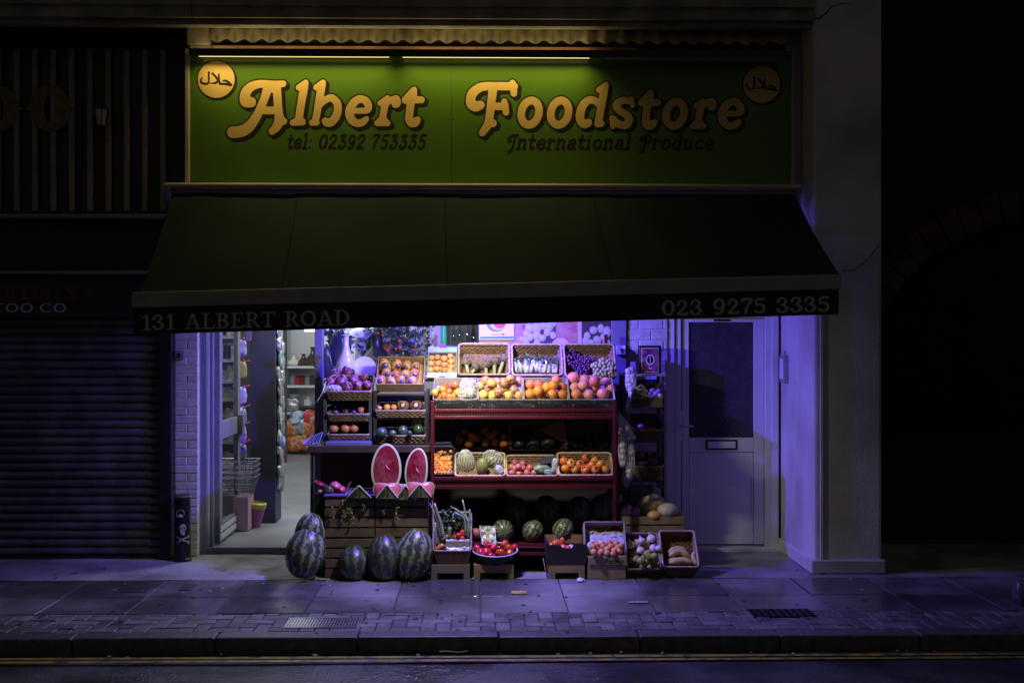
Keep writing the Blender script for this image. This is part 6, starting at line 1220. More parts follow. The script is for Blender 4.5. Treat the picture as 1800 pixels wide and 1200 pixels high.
def half(px, py, rx, rz, Y, lab, lean, sd):
    c = P(px, py, Y); k = mpp(c); ax, az = rx * k, rz * k; t = thing("watermelon_half", (c.x, Y, c.z - az), lab, "watermelon half", "cut watermelon halves"); Mx = Matrix.Translation(c) @ Euler((-.12, lean, 0)).to_matrix().to_4x4()
    def sh(a): return 1 + .02 * math.sin(3 * a + sd)
    mb = MB(); n = 40; rings = [(1, 0), (.97, .25), (.85, .5), (.6, .78), (.3, .93), (0, 1)]; vs = []
    for q, d in rings:
        for i in range(n): a = 2 * math.pi * i / n; vs.append(Mx @ V((ax * q * math.cos(a) * sh(a), ax * .95 * d, az * q * math.sin(a) * sh(a))))
    mb.add(vs, [(r * n + i, r * n + (i + 1) % n, (r + 1) * n + (i + 1) % n, (r + 1) * n + i) for r in range(5) for i in range(n)]); mb.build("rind", m_wm, t, smooth=True)
    def ring(q0, q1, y0, y1): return MB().add([Mx @ V((ax * q * math.cos(2 * math.pi * i / n) * sh(2 * math.pi * i / n), y, (az - (1 - q) * ax) * math.sin(2 * math.pi * i / n) * sh(2 * math.pi * i / n))) for q, y in ((q0, y0), (q1, y1)) for i in range(n)], [(i, (i + 1) % n, n + (i + 1) % n, n + i) for i in range(n)])
    ring(1.0, .86, 0, -.003).build("pith", m_pith, t, smooth=True)
    mb = MB(); q = .86; aa, bb = ax * q, az - ax * (1 - q)
    mb.grid(lambda u, v: Mx @ V((aa * v * math.cos(2 * math.pi * u) * sh(2 * math.pi * u), -.003 - .01 * (1 - v * v) - .004 * MN.noise(V((math.cos(6.28 * u) * v * 5, math.sin(6.28 * u) * v * 5, sd))), bb * v * math.sin(2 * math.pi * u) * sh(2 * math.pi * u))), 40, 14); mb.build("flesh", m_fl, t, smooth=True)
    mb = MB(); r_ = random.Random(sd)
    for i in range(46):
        a = r_.uniform(0, 6.28); q = r_.choice([r_.uniform(.5, .62), r_.uniform(.2, .8)]); p = Mx @ V((aa * q * math.cos(a), -.014, bb * q * math.sin(a))); mb.ball(p, r_.uniform(.0025, .0042), (.7, .5, 1.1), 6, 4)
    mb.build("seed", m_seed, t)
    mb = MB(); mb.tube([Mx @ V((-aa * .05, -.014, bb * .15)), Mx @ V((aa * .1, -.016, bb * .02)), Mx @ V((aa * .3, -.015, -bb * .06))], [.004, .006, .003], 5); mb.build("flesh_crack", M("flesh_pale", (.6, .2, .25), rough=.4), t)
half(679, 823, 26.5, 43, -.06, "larger cut watermelon half showing red flesh on the purple board", .02, 3); half(732, 828, 20, 41, -.03, "narrower cut watermelon half lit violet, right of the larger half", .07, 5)
def wedge(px, py, wd, ht, Y, lab, flip, tilt=0, show=True):      # two melon slices set as a peaked V
    c = P(px, py, Y); k = mpp(c); t = thing("watermelon_wedge", (c.x, Y, zc + .013), lab, "watermelon wedge", "cut watermelon wedges"); w_, h_ = wd * k / 2, ht * k
    top = c + V((0, 0, 0)); sgn = (-1, 1)
    mb = MB(); fl = MB(); rd_ = MB()
    for s in sgn:
        lo_ = c + V((s * w_, 0, -h_)); d = (lo_ - top); nrm = V((s * h_, 0, w_)).normalized(); dep = V((0, .13, .0))
        def cur(u, off, y): b = math.sin(math.pi * u); return top + d * u + nrm * (b * .05 * off) + V((0, y, 0))
        th = .042
        rd_.grid(lambda u, v: top + d * u - nrm * 0 + V((0, .12 * v, -.012 * v - .02 * math.sin(math.pi * v))) + V((0, 0, -.006)), 10, 6)
        if show:
            fl.grid(lambda u, v: top + d * u + nrm * (.075 * math.sin(math.pi * min(1, u * 1.02)) * v) + V((0, -.004 - .0 * v, 0)) + V((0, .03 * v, 0)), 12, 5)
        mb.tube([top + d * u + V((0, -.004, 0)) for u in [i / 8 for i in range(9)]], .005, 6)
        if show: mb.tube([top + d * u + nrm * (.075 * math.sin(math.pi * u)) + V((0, .026, 0)) for u in [i / 10 for i in range(11)]], .004, 6)
    front = [c + V((-w_, -.002, -h_)), c + V((w_, -.002, -h_)), c + V((0, -.002, -.004))]
    fr_ = MB(); fr_.add(front + [p + V((0, .12, -.02)) for p in front], [(0, 1, 2), (5, 4, 3), (0, 2, 5, 3), (1, 4, 5, 2), (0, 3, 4, 1)])
    rd_.build("rind", m_wm, t, smooth=True); fr_.build("rind_base", m_wm, t); mb.build("pith", m_pith, t, smooth=True)
    if show: fl.build("flesh", M("wedge_flesh", (.55, .16, .2), (.48, .08, .12), rough=.3, scale=9), t, smooth=True)
wedge(631, 853, 44, 22, -.16, "dark watermelon wedge with only its pale edge showing, left of the pink ones", 0, show=False); wedge(680, 851, 40, 25, -.17, "pink watermelon wedge in front of the larger half", 0); wedge(713, 852, 36, 26, -.15, "pink watermelon wedge between the two halves", 0); wedge(738, 850, 42, 24, -.17, "rightmost pink watermelon wedge in front of the violet lit half", 0)
# small red tray with cut pieces at the left
t = thing("cut_melon_tray", P(582, 868, .0), "red tray of cut watermelon pieces at the counter's left leg", "tray"); a, b = X(553, .0), X(612, .0); zt0 = Z(866, 0)
MB().hexa([(a + .01, -.0, zt0 - .004), (b - .03, -.0, zt0 - .004), (b - .03, .2, zt0 - .004), (a + .01, .2, zt0 - .004)], [(a + .01, 0, zt0), (b - .03, 0, zt0), (b - .03, .2, zt0), (a + .01, .2, zt0)]).build("tray_base", m_red, t)
MB().hexa([(b - .03, 0, zt0), (b - .025, 0, zt0), (b - .025, .2, zt0), (b - .03, .2, zt0)], [(b, -.01, zt0 + .07), (b + .006, -.01, zt0 + .07), (b + .006, .21, zt0 + .07), (b, .21, zt0 + .07)]).build("tray_side", M("clear_red_plastic", (.4, .12, .14), rough=.2), t)
MB().box(X(571, .05), X(611, .05), .02, .3, 0.0, zt0 - .005).build("plinth_box", m_dst, tag=("dark box carrying the red tray of cut melon", "box")) if False else None
for i, (px, py, sx, sz, mt, lab) in enumerate(((561, 850, .07, .022, m_fl, "flat red slice of melon sticking out at the tray's left"), (563, 862, .03, .03, M("pale_purple_piece", (.4, .3, .5), rough=.4), "pale chunk at the left of the red tray"), (578, 861, .06, .04, m_wm, "dark rind wedge in the red tray"), (590, 854, .06, .035, M("wedge_flesh", (.55, .16, .2)), "pink crumbly melon piece in the red tray"), (601, 860, .035, .03, M("wedge_flesh", (.55, .16, .2)), "small pink melon piece at the right of the red tray"))):
    MB().ball(P(px, py, .03 + .02 * (i % 2)), 1, (sx * .8, .05, sz), 14, 10, lambda d: 1 + .25 * MN.noise(d * 2.5 + V((i * 3, 0, 0))), Euler((0, .35 if i in (0, 3) else 0, 0)).to_matrix()).build("melon_piece", mt, smooth=True, tag=(lab, "melon piece"))
MB().box(X(556, .05), X(570, .05), .01, .25, 0, zt0 - .005).build("dark_block", m_blk, tag=("dark block under the red tray beside the counter leg", "block"))
# trailing sprigs
m_sprig = M("sprig_leaf", (.12, .17, .05), (.3, .32, .16), rough=.5, scale=20); r_ = random.Random(21)
for i, (px, y0, y1) in enumerate(((607, 868, 905), (585, 886, 908), (612, 870, 900), (620, 882, 922), (640, 881, 896), (678, 872, 900), (697, 883, 912), (714, 870, 884), (602, 878, 912))):
    t = thing("trailing_sprig", P(px, y1, -.13), "leafy trailing sprig on the crate front, %s from the left" % ("third", "first", "fourth", "fifth", "sixth", "seventh", "eighth", "ninth", "second")[i], "sprig", "trailing sprigs on the slatted crates"); pts = [P(px + 2 * math.sin(k * .9 + i) - .25 * k * (i % 2), y0 + (y1 - y0) * k / 8, -.125) for k in range(9)]; MB().tube(pts, .0018, 4).build("stem", m_grn, t); mb = MB()
    for p in pts:
        for _ in range(4): leafcluster(mb, p, .008, 1, .02, r_)
    mb.build("leaves", m_sprig, t)
# watermelons on the pavement in front
for i, (px, py, r, var, rot, sq, lab) in enumerate(((546, 937, 40, 2, (.1, .15, .4), .95, "upper watermelon leaning on another at the left of the crates"), (537, 972, 45, 2, (.1, .22, 1.4), .95, "big watermelon at the left end of the pavement row"), (622.5, 989, 34, 0, (.15, .38, 2.2), .9, "small dark watermelon second in the pavement row"), (676.5, 980, 40, 0, (.1, .12, 3.0), 1, "dark watermelon third in the pavement row"), (727.5, 975, 44, 2, (.15, .2, .8), 1.03, "pale striped watermelon beside the vegetable crate"))):
    fruit("watermelon", -.14 if i else -.05, px, py, r, lab, "watermelon", "watermelons standing on the pavement", var=var, rot=Euler(rot), chk=False, sq=sq)

# ---------------- tall white vase and plate behind the radicchio
zv0 = Z(682, .6)
MB().box(X(588, .6), X(655, .6), .54, .71, Z(783, YT) + .001, zv0).build("display_block", m_dst, tag=("dark block behind the left tower carrying the tall white vase", "block"))
c = P(608, 640, .62); kv = mpp(c); h = (682 - 588) * kv
MB().lathe([(0, 0), (12 * kv, 0), (15 * kv, 4 * kv), (18.5 * kv, 16 * kv), (19.5 * kv, 28 * kv), (17 * kv, 42 * kv), (12 * kv, 54 * kv), (7.5 * kv, 64 * kv), (5.2 * kv, 74 * kv), (4.6 * kv, 84 * kv), (5.2 * kv, 90 * kv), (8.2 * kv, h - 1.2 * kv), (7.6 * kv, h), (4 * kv, 90 * kv), (0, 88 * kv)], 36, Matrix.Translation((c.x, .62, zv0))).build("tall_vase", M("glazed_white", (.7, .69, .68), rough=.15, coat=.5), auto=True, tag=("tall white bottle shaped vase behind the radicchio basket", "vase"))
c = P(641, 647, .66); MB().lathe([(0, -.006), (14 * kv, -.006), (20 * kv, .012), (20.6 * kv, .016), (13.5 * kv, 0), (0, 0)], 36, Matrix.Translation(c) @ Euler((1.36, 0, 0)).to_matrix().to_4x4()).build("white_plate", M("glazed_white", (.7, .69, .68)), auto=True, tag=("round white plate propped behind the tall vase", "plate"))
# ---------------- crates and boxes along the pavement
def lowcrate(name, p0, p1, q0, q1, Yf, Yb, mat, label, slot=True, n=1):
    t = thing(name, ((X(p0, Yf) + X(p1, Yf)) / 2, (Yf + Yb) / 2, 0), label, "crate"); x0, x1 = X(p0, Yf), X(p1, Yf); z0, z1 = max(.001, Z(q1, Yf)), Z(q0, Yf); h = z1 - z0
    if slot: MB().box(x0, x1, Yf, Yf + .012, z0 + h * .42, z1).build("front_board", mat, t, bevel=.002); MB().box(x0, x0 + .05, Yf, Yf + .012, z0, z0 + h * .415).build("foot_block", mat, t); MB().box(x1 - .05, x1, Yf, Yf + .012, z0, z0 + h * .415).build("foot_block", mat, t)
    else: MB().box(x0, x1, Yf, Yf + .012, z0, z1).build("front_board", mat, t, bevel=.002)
    for x in (x0, x1 - .012): MB().box(x, x + .012, Yf + .0125, Yb, z0 + (h * .3 if slot else 0), z1).build("side_board", mat, t, bevel=.002)
    MB().box(x0, x1, Yb + .0005, Yb + .012, z0 + h * .3, z1).build("rear_board", mat, t); MB().box(x0 + .013, x1 - .013, Yf + .013, Yb - .001, z1 - .016, z1 - .006).build("top_board", mat, t); return t
YV = -.17
# vegetable basket on a carton
lowcrate("banana_carton", 758, 826, 992, 1019, YV, .18, M("purple_grey_card", (.16, .12, .15), (.2, .16, .18), rough=.7, scale=5), "low purple grey carton under the mixed vegetable basket")
V1 = Tray(761, 828, 900, 968, YV + .0, .2, .1, .02); vb_ = wicker(V1, "wicker basket of mixed vegetables with tall spring onions", pale=False)
mb = MB(); mb.prism([P(761, 968, YV - .005), P(828, 968, YV - .005), P(823, 992, YV + .02), P(770, 992, YV + .02)], (0, .015, 0)); mb.build("basket_front", m_wickd, vb_)
m_so = M("spring_onion", (.2, .28, .12), (.4, .44, .3), rough=.4, scale=8); m_sog = M("spring_onion_grey", (.3, .34, .32), (.18, .24, .2), rough=.4, scale=9)
for i, (pts, rr, mt, lab) in enumerate((([(776, 952), (772, 925), (765, 903), (755, 884)], 3, m_so, "spring onion leaning out at the far left of the vegetable basket"), ([(780, 950), (775, 920), (768, 900), (764, 884)], 4, m_sog, "thick grey leek at the left of the vegetable basket"), ([(767, 960), (766, 940), (765, 918)], 3.4, m_sog, "short pale stem standing at the left rim of the basket"), ([(820, 948), (822, 925), (826, 905), (825, 895)], 3, m_sog, "spring onion upright at the right rim of the basket"), ([(822, 950), (822, 925), (818, 900), (813, 878)], 2.5, m_so, "tallest spring onion at the right of the basket"), ([(826, 945), (823, 915), (812, 902), (797, 892)], 2.4, m_so, "spring onion bent to the left over the herbs"), ([(818, 940), (818, 920), (814, 908), (800, 901)], 2.6, m_sog, "pale leaf arching over the herbs"), ([(760, 930), (761, 905), (760, 880)], 1.2, m_so, "thin straight cane at the left of the vegetable basket"))):
    P3 = [P(x, y, -.02 - .012 * i) for x, y in pts]; k = mpp(P3[0]); n_ = len(P3); fine = [V(q[:3]) for q in []]
    C_ = cr([(p.x, p.z, rr * k) for p in P3]); st = max(1, len(C_) // 16); sel = C_[::st] + [C_[-1]]
    MB().tube([(x, P3[0].y, z) for x, z, r in sel], [rr * k * (1 - .75 * j / len(sel)) for j in range(len(sel))], 7).build("spring_onion", mt, smooth=True, tag=(lab, "spring onion"))
t = thing("herb_bunch", P(797, 915, .02), "dark bunch of curly herbs at the back of the vegetable basket", "herbs"); mb = MB(); r_ = random.Random(4)
for (px, py) in ((785, 905), (795, 902), (805, 904), (790, 912), (800, 913), (810, 910), (797, 922), (788, 920), (806, 920)): leafcluster(mb, P(px, py, .02), .05, 40, .03, r_)
mb.build("leaves", M("herb_green", (.035, .06, .025), (.11, .15, .07), rough=.5, scale=20), t)
mb = MB()
for k in range(10): mb.tube([P(797, 925, .02), P(780 + 4 * k, 900, .01)], .002, 4)
mb.build("stem", m_grn, t)
def longveg(name, pts, rr, mt, lab, cat, Y=-.06):
    P3 = [P(x, y, Y) for x, y in pts]; k = mpp(P3[0]); C_ = cr([(p.x, p.z, rr * k) for p in P3]); st = max(1, len(C_) // 14); sel = C_[::st] + [C_[-1]]; L = len(sel)
    return MB().tube([(x, Y, z) for x, z, r in sel], [rr * k * max(.12, math.sin(math.pi * min(1, .12 + .8 * j / (L - 1))) ** .6) for j in range(L)], 10).build(name, mt, smooth=True, tag=(lab, cat))
m_cuc = M("cucumber", (.12, .16, .07), (.2, .24, .13), rough=.45, scale=9); m_pep = M("red_pepper", (.5, .02, .02), (.55, .06, .03), rough=.18, scale=4, coat=.3)
longveg("cucumber", [(790, 950), (790, 935), (791, 926)], 4, m_cuc, "short green cucumber standing in the middle of the basket", "cucumber"); longveg("cucumber", [(776, 950), (784, 945), (787, 940)], 4, m_cuc, "pale cucumber lying beside the foil packet", "cucumber", -.1)
longveg("carrot", [(765, 967), (772, 962), (780, 957)], 4.5, M("carrot_orange", (.6, .22, .03), (.5, .18, .03), rough=.4, scale=8), "stubby orange carrot at the front left of the basket", "carrot", -.12)
for i, (px, py, rx, rz) in enumerate(((814, 937, 6, 7), (801, 944, 6, 5), (811, 946, 6, 5), (806, 940, 5, 4))):
    c = P(px, py, -.05 - .02 * i); k = mpp(c); MB().ball(c, 1, (rx * k, rx * k, rz * k), 16, 11, lambda d: 1 + .08 * math.cos(4 * math.atan2(d.y, d.x))).build("red_pepper", m_pep, smooth=True, tag=(("upright red pepper at the right of the vegetable basket", "small red pepper left of the foil packet's top", "red pepper touching the foil packet", "red pepper between the herbs and the foil packet")[i], "pepper"))
t = thing("foil_packet", P(803, 958, -.15), "shiny film wrapped tray at the front of the vegetable basket", "packet")
a = P(784, 967, -.165); b = P(825, 949, -.165); mb = MB()
mb.grid(lambda u, v: V((a.x + (b.x - a.x) * u, -.165 + .05 * v + .012 * MN.noise(V((u * 7, v * 5, 1))), a.z + (b.z - a.z) * v + .01 * MN.noise(V((u * 6, v * 6, 4))))), 30, 14)
mb.build("film", M("crinkled_film", (.8, .8, .82), (.25, .25, .3), rough=.12, metal=.1, scale=22, bump=1, bscale=30), t, smooth=True); MB().box(a.x, b.x, -.15, -.1, a.z, b.z - .01).build("tray_body", m_wtray, t)
# tomato bowl on a wooden crate
lowcrate("bowl_crate", 833, 903, 992, 1018, YV + .01, .14, m_wood, "small wooden crate under the bowl of tomatoes")
for i, px in enumerate((831, 906)): MB().box(X(px, -.05) - .02, X(px, -.05) + .02, -.06, -.02, Z(994, -.05), Z(990, -.05)).build("crate_ear", m_wood, tag=(("left", "right")[i] + " wooden lug projecting beside the tomato bowl's crate", "crate lug")) if False else None
cb = P(870, 988, -.03); bw = thing("tomato_bowl", (cb.x, -.03, cb.z), "round enamel bowl with white rim full of red tomatoes", "bowl"); kb_ = mpp(cb); Rb = 40 * kb_; zr = Z(966, -.03) - cb.z
Mx = Matrix.Translation((cb.x, -.03, cb.z)); Mtilt = Mx @ Euler((.12, 0, 0)).to_matrix().to_4x4()
MB().lathe([(0, .012), (Rb * .5, .012), (Rb * .6, .0), (Rb * .78, .03), (Rb * .97, zr), (Rb * 1.0, zr + .004), (Rb * .94, zr - .004), (Rb * .74, .045), (Rb * .5, .03), (0, .03)], 40, Mtilt).build("bowl_body", M("enamel_dark", (.05, .05, .08), rough=.25, coat=.4), bw, auto=True)
MB().lathe([(Rb * .99, zr), (Rb * 1.02, zr + .005), (Rb * 1.0, zr + .011), (Rb * .96, zr + .006)], 40, Mtilt).build("bowl_rim", M("enamel_white", (.6, .6, .66), rough=.25), bw, smooth=True)
MB().tube([(cb.x, -.03, zr * .0 + .18), (cb.x, -.03, cb.z)], [.1, .1], 20).build("bowl_foot", m_wood, tag=("round wooden block between the tomato bowl and its crate", "block")) if False else None
for (px, py, r, y) in ((856, 957, 8, .06), (838, 964, 8, .02), (887, 957, 9.5, .03), (867, 963, 8.5, 0), (904, 962, 8, .02), (843, 970, 9, -.05), (856, 970, 8.5, -.07), (895, 964, 9.5, -.03), (864, 978, 7.5, -.13), (880, 972, 9.5, -.1), (849, 976, 7.5, -.12), (896, 972, 7, -.09)):
    fruit("tomato", y - .01, px, py, r, "glossy red tomato in the white rimmed bowl", "tomato", "tomatoes in the bowl", tilt=.9, chk=False)
t = thing("plastic_punnet", P(858, 960, .05), "clear plastic punnet standing upright behind the tomatoes", "punnet"); q = [P(848, 956, .03), P(872, 956, .03), P(870, 925, .1), P(843, 924, .1)]
mb = MB(); mb.tube(q, .004, 6, True); q2 = [p + V((0, .06, -.01)) for p in q]; mb.tube(q2, .003, 6, True)
for i in range(4): mb.tube([q[i], q2[i]], .003, 5)
mb.build("punnet_rim", M("clear_rim", (.55, .55, .62), rough=.2), t); mb = MB(); mb.grid(lambda u, v: (q2[0].lerp(q2[1], u)).lerp(q2[3].lerp(q2[2], u), v) + V((0, .02 * MN.noise(V((u * 5, v * 5, 2))), .012 * MN.noise(V((u * 6, v * 4, 7))))), 14, 14); mb.build("punnet_film", M("crinkled_film", (.75, .75, .78)), t, smooth=True)
# clear trays of peppers left of bowl at the back (dark pink)
c = P(837, 937, .12); MB().ball(c, .05, (1, .8, .9), 14, 10).build("pink_squash", M("dim_pink", (.3, .1, .1), rough=.5), smooth=True, tag=("dim pink squash behind the clear punnet", "squash"))
# black cardboard box with peppers
lowcrate("box_crate", 965, 1028, 992, 1018, YV, .16, m_wood, "wooden crate under the black cardboard box")
YB3 = YV - .005; t = thing("black_card_box", P(995, 992, YB3), "black cardboard box of red peppers with a cut out front", "box"); m_bc = M("black_card", (.02, .018, .03)); m_bi = M("brown_card_inside", (.3, .16, .1), rough=.8)
xa_, xb_ = X(961, YB3), X(1031, YB3); za, zb_ = Z(991, YB3), Z(957, YB3)
def pp(x, z): return V((x, YB3, z))
W_ = xb_ - xa_; out = [pp(xa_, za), pp(xb_, za), pp(xb_, zb_), pp(xa_ + .68 * W_, zb_), pp(xa_ + .63 * W_, zb_ - .03), pp(xa_ + .4 * W_, zb_ - .03), pp(xa_ + .36 * W_, zb_ - .004), pp(xa_, zb_ - .002)]
MB().prism(out, (0, .006, 0)).build("front_panel", m_bc, t)
zt3 = Z(941, .12); 
MB().prism([(xa_, YB3 + .0065, za), (xa_, .16, za), (xa_, .16, zt3), (xa_, YB3 + .0065, zb_)], (.006, 0, 0)).build("side_panel", m_bc, t); MB().prism([(xb_ - .006, YB3 + .0065, za), (xb_ - .006, .16, za), (xb_ - .006, .16, zt3), (xb_ - .006, YB3 + .0065, zb_)], (.006, 0, 0)).build("side_panel", m_bc, t)
a = xa_ + .007; b = xb_ - .007; W2_ = b - a; MB().prism([(a, .154, za), (b, .154, za), (b, .154, zt3), (a + .72 * W2_, .154, zt3), (a + .7 * W2_, .154, zt3 - .035), (a + .34 * W2_, .154, zt3 - .035), (a + .3 * W2_, .154, zt3), (a, .154, zt3)], (0, .006, 0)).build("back_panel", m_bi, t); MB().box(a, b, YB3 + .007, .153, za + .0, za + .006).build("bottom_panel", m_bi, t)
m_pep2 = M("orange_red_pepper", (.6, .08, .03), (.62, .14, .06), rough=.22, scale=3, coat=.3)
for i, (px, py, rx, rz, y) in enumerate(((977, 955, 8, 7, .02), (988, 952, 5, 8, .0), (970, 958, 5, 5, .04), (990, 962, 7, 6, -.08), (998, 963, 6, 5, -.1), (982, 963, 7, 6, -.06))):
    c = P(px, py, y); k = mpp(c); MB().ball(c, 1, (rx * k, rx * k, rz * k), 16, 11, lambda d: 1 + .09 * math.cos(3 * math.atan2(d.y, d.x) + i)).build("red_pepper", m_pep2, smooth=True, tag=("orange red pepper in the black cardboard box", "pepper", "peppers in the black box"))
c = P(1004, 963, -.1); MB().lathe([(0, .006), (.028, .006), (.032, 0), (.03, -.004), (0, -.004)], 24, Matrix.Translation(c) @ Euler((1.0, .3, 0)).to_matrix().to_4x4()).build("round_disc", m_upvc, auto=True, tag=("round white lid lying among the peppers in the black box", "lid"))
for (px, py, r) in ((975, 975, 14), (1000, 978, 14), (1015, 976, 12)):
    c = P(px, py, -.02); MB().ball(c, r * mpp(c), (1, 1, .8), 14, 10).build("packing_paper", m_tis, smooth=True, tag=("packing paper under the peppers inside the black box", "paper", "paper in the black box"))
MB().hexa([(X(962, YB3), YB3 + .02, .0), (X(962, YB3) + .003, YB3 + .02, .0), (X(962, YB3) + .003, .1, .0), (X(962, YB3), .1, .0)], [(X(957, YB3), YB3 + .05, .12), (X(957, YB3) + .003, YB3 + .05, .12), (X(957, YB3) + .003, .1, .12), (X(957, YB3), .1, .12)]).build("pale_card", m_wtray, tag=("pale card propped at the left side of the black box", "card"))
# apricot crate with lettering
lowcrate("lower_crate", 1033, 1100, 993, 1018, YV, .2, M("pale_crate_wood", (.36, .28, .22), (.28, .22, .17), rough=.7, scale=5, bump=.2), "pale wooden crate under the crate of apricots", slot=False)
C1 = Tray(1031, 1101, 918, 976, YV, .16, .11, .0); t = carton(C1, "pale wooden crate of apricots lined with white paper", M("pale_crate_wood", (.36, .28, .22)), "apricot_crate", .008, cat="crate")
yq = YV - .014; fp = MB(); a = P(1034, 992, yq); b = P(1102, 978, yq); fp.box(a.x, b.x, yq, yq + .008, a.z, b.z); fo = fp.build("lettered_board", M("pale_crate_wood", (.36, .28, .22)), t, bevel=.002)
letters(write("Ruchey", ITAL, 1062, 1095, 990, 990, 8, .25, 1.2), .2, 0, lambda x, y: P(x, y, yq - .001), None, "board_lettering", m_ink, fo)
many("apricot", C1, [(1047, 958), (1057, 954), (1071, 953), (1083, 955), (1049, 965), (1060, 960), (1073, 960), (1086, 962), (1057, 969), (1067, 965), (1080, 967), (1090, 967), (1067, 972), (1078, 973), (1088, 973), (1052, 974), (1043, 960), (1092, 959), (1044, 970)], 6, "pinkish orange apricot in the lettered pale crate", "apricot", "apricots in the lettered crate", lift=-.045)
c = C1.hit(1066, 942, -.05); mb = MB(); mb.grid(lambda u, v: C1.hit(1037 + 60 * u, 934 + 22 * v + 4 * MN.noise(V((u * 5, 1, 7))), -.075 + .035 * abs(MN.noise(V((u * 5, v * 4, 3)))) + .03 * v), 40, 16); mb.build("lining_paper", M("dull_lining", (.42, .4, .42), rough=.8), smooth=True, tag=("crumpled white lining paper behind the apricots in the crate", "paper"))
MB().ball(C1.hit(1037, 962, -.01), .05, (.5, .4, 1), 12, 9, lambda d: 1 + .3 * MN.noise(d * 4)).build("paper_wad", m_paper, tag=("wad of white paper at the left edge of the apricot crate", "paper"))
# limes basket
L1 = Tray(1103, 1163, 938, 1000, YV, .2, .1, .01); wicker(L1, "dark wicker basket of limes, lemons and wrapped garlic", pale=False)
many("lime", L1, [(1109, 985), (1120, 991), (1130, 995), (1142, 997, 7), (1155, 995), (1134, 989), (1146, 987), (1119, 982), (1132, 981), (1142, 979), (1153, 982), (1138, 973), (1150, 977), (1113, 974, 8), (1126, 985)], 7.2, "dull green lime in the dark basket by the bananas", "lime", "limes in the dark basket", lift=-.05)
many("yellow_lemon", L1, [(1120, 955, 8), (1135, 958, 7.5)], 7.5, "yellow lemon among the wrapped garlic in the lime basket", "lemon", "lemons in the lime basket", lift=-.05)
many("garlic_bulb", L1, [(1108, 957, 9), (1145, 946, 9), (1149, 964, 9), (1126, 967, 8), (1158, 964, 7), (1128, 951, 7)], 8, "pale wrapped bulb at the back of the lime basket", "garlic", "wrapped bulbs in the lime basket", lift=-.03, tilt=.3)
# bananas
N1 = Tray(1166, 1229, 934, 996, YV + .01, .2, .1, .005); wicker(N1, "wicker basket of bananas at the right end of the pavement row")
lowcrate("banana_stand", 1172, 1222, 1000, 1013, YV + .04, .1, m_dwood, "dark low crate under the banana basket", slot=False)
m_ban = M("banana_skin", (.6, .46, .16), (.5, .36, .11), rough=.5, scale=6, bump=.1); m_bant = M("banana_tip", (.06, .045, .02), rough=.7)
def banana(pts, lift, lab, r=6.2):
    C_ = cr([(x, y, 1) for x, y in pts]); st = max(1, len(C_) // 18); sel = C_[::st] + [C_[-1]]; L = len(sel); pp_ = [N1.hit(x, y, lift) for x, y, _ in sel]; k = mpp(pp_[0]); t = thing("banana", pp_[L // 2], lab, "banana", "bananas in the basket")
    rs = [r * k * max(.25, min(1, .35 + 3 * min(j, L - 1 - j) / L)) for j in range(L)]; MB().tube(pp_, rs, 6).build("banana_skin", m_ban, t, smooth=True)
    MB().tube([pp_[-1], pp_[-1] + (pp_[-1] - pp_[-2]).normalized() * .015], [rs[-1] * 1.02, rs[-1] * .6], 6).build("banana_tip", m_bant, t)
banana([(1175, 971), (1184, 965), (1194, 963.5), (1207, 967)], -.05, "uppermost lying banana in the basket", 5); banana([(1176, 977), (1188, 970), (1200, 970), (1213, 979)], -.04, "curved banana second from the top in the basket"); banana([(1173, 984), (1190, 983), (1206, 981)], -.05, "half hidden straight banana in the basket", 4.5); banana([(1176, 989), (1190, 986), (1204, 985), (1217, 989)], -.04, "lowest lying banana at the basket's front"); banana([(1221, 968), (1219, 980), (1224, 989), (1229, 992)], -.03, "single banana standing upright at the basket's right side", 4.5)
# squash crate
YS2 = .18; zs0 = Z(940, YS2); lowcrate("under_crate", 1096, 1203, 942, 985, YS2 + .02, .55, m_dwood, "dark crate underneath the crate of squash", slot=False)
sq = slat_crate("squash_crate", 1094, 1203, YS2, .55, zs0 + .004, Z(906, YS2), 2, m_wood, "brown slatted wooden crate of squash and melons by the white door")
t = thing("netted_melon", P(1144, 905, .35), "large netted brown melon with a label in the squash crate", "melon"); c = P(1144, 889, .35); k = mpp(c); Mq = Euler((0, -.25, 0)).to_matrix()
MB().ball(c, 1, (27 * k, 20 * k, 19 * k), 26, 18, None, Mq).build("melon_skin", M("netted_skin", (.26, .19, .09), (.4, .32, .2), rough=.6, scale=26, bump=.9, bscale=30), t, smooth=True); MB().ball(P(1149, 872, .27), 1, (.04, .012, .022), 12, 8, lambda d: 1 + .2 * MN.noise(d * 3)).build("label", m_foil, t)
for i, (px, py, rx, rz, y, c1, c2, nm, lab) in enumerate(((1174, 897, 18, 13.5, .24, (.5, .44, .36), (.4, .34, .28), "pale_pumpkin", "pale round pumpkin at the right of the squash crate"), (1150, 906, 13, 9, .22, (.55, .32, .08), (.5, .28, .06), "yellow_melon", "yellow melon half sunk in the squash crate"), (1100, 900, 9, 10, .24, (.5, .3, .3), (.44, .26, .26), "pink_squash", "pink rounded squash at the left of the squash crate"), (1191, 903, 9, 7, .28, (.4, .32, .28), (.3, .24, .2), "grey_squash", "greyish squash end by the white door frame"))):
    c = P(px, py, y); k = mpp(c); MB().ball(c, 1, (rx * k, rx * k * .9, rz * k), 24, 16, (lambda d: 1 + .06 * math.cos(9 * math.atan2(d.y, d.x)) * (1 - abs(d.z))) if i == 0 else None, Euler((1.2, 0, .3)).to_matrix() if False else None).build(nm, M("sq_" + nm, c1, c2, rough=.5, scale=5, bump=.15), smooth=True, tag=(lab, "squash"))
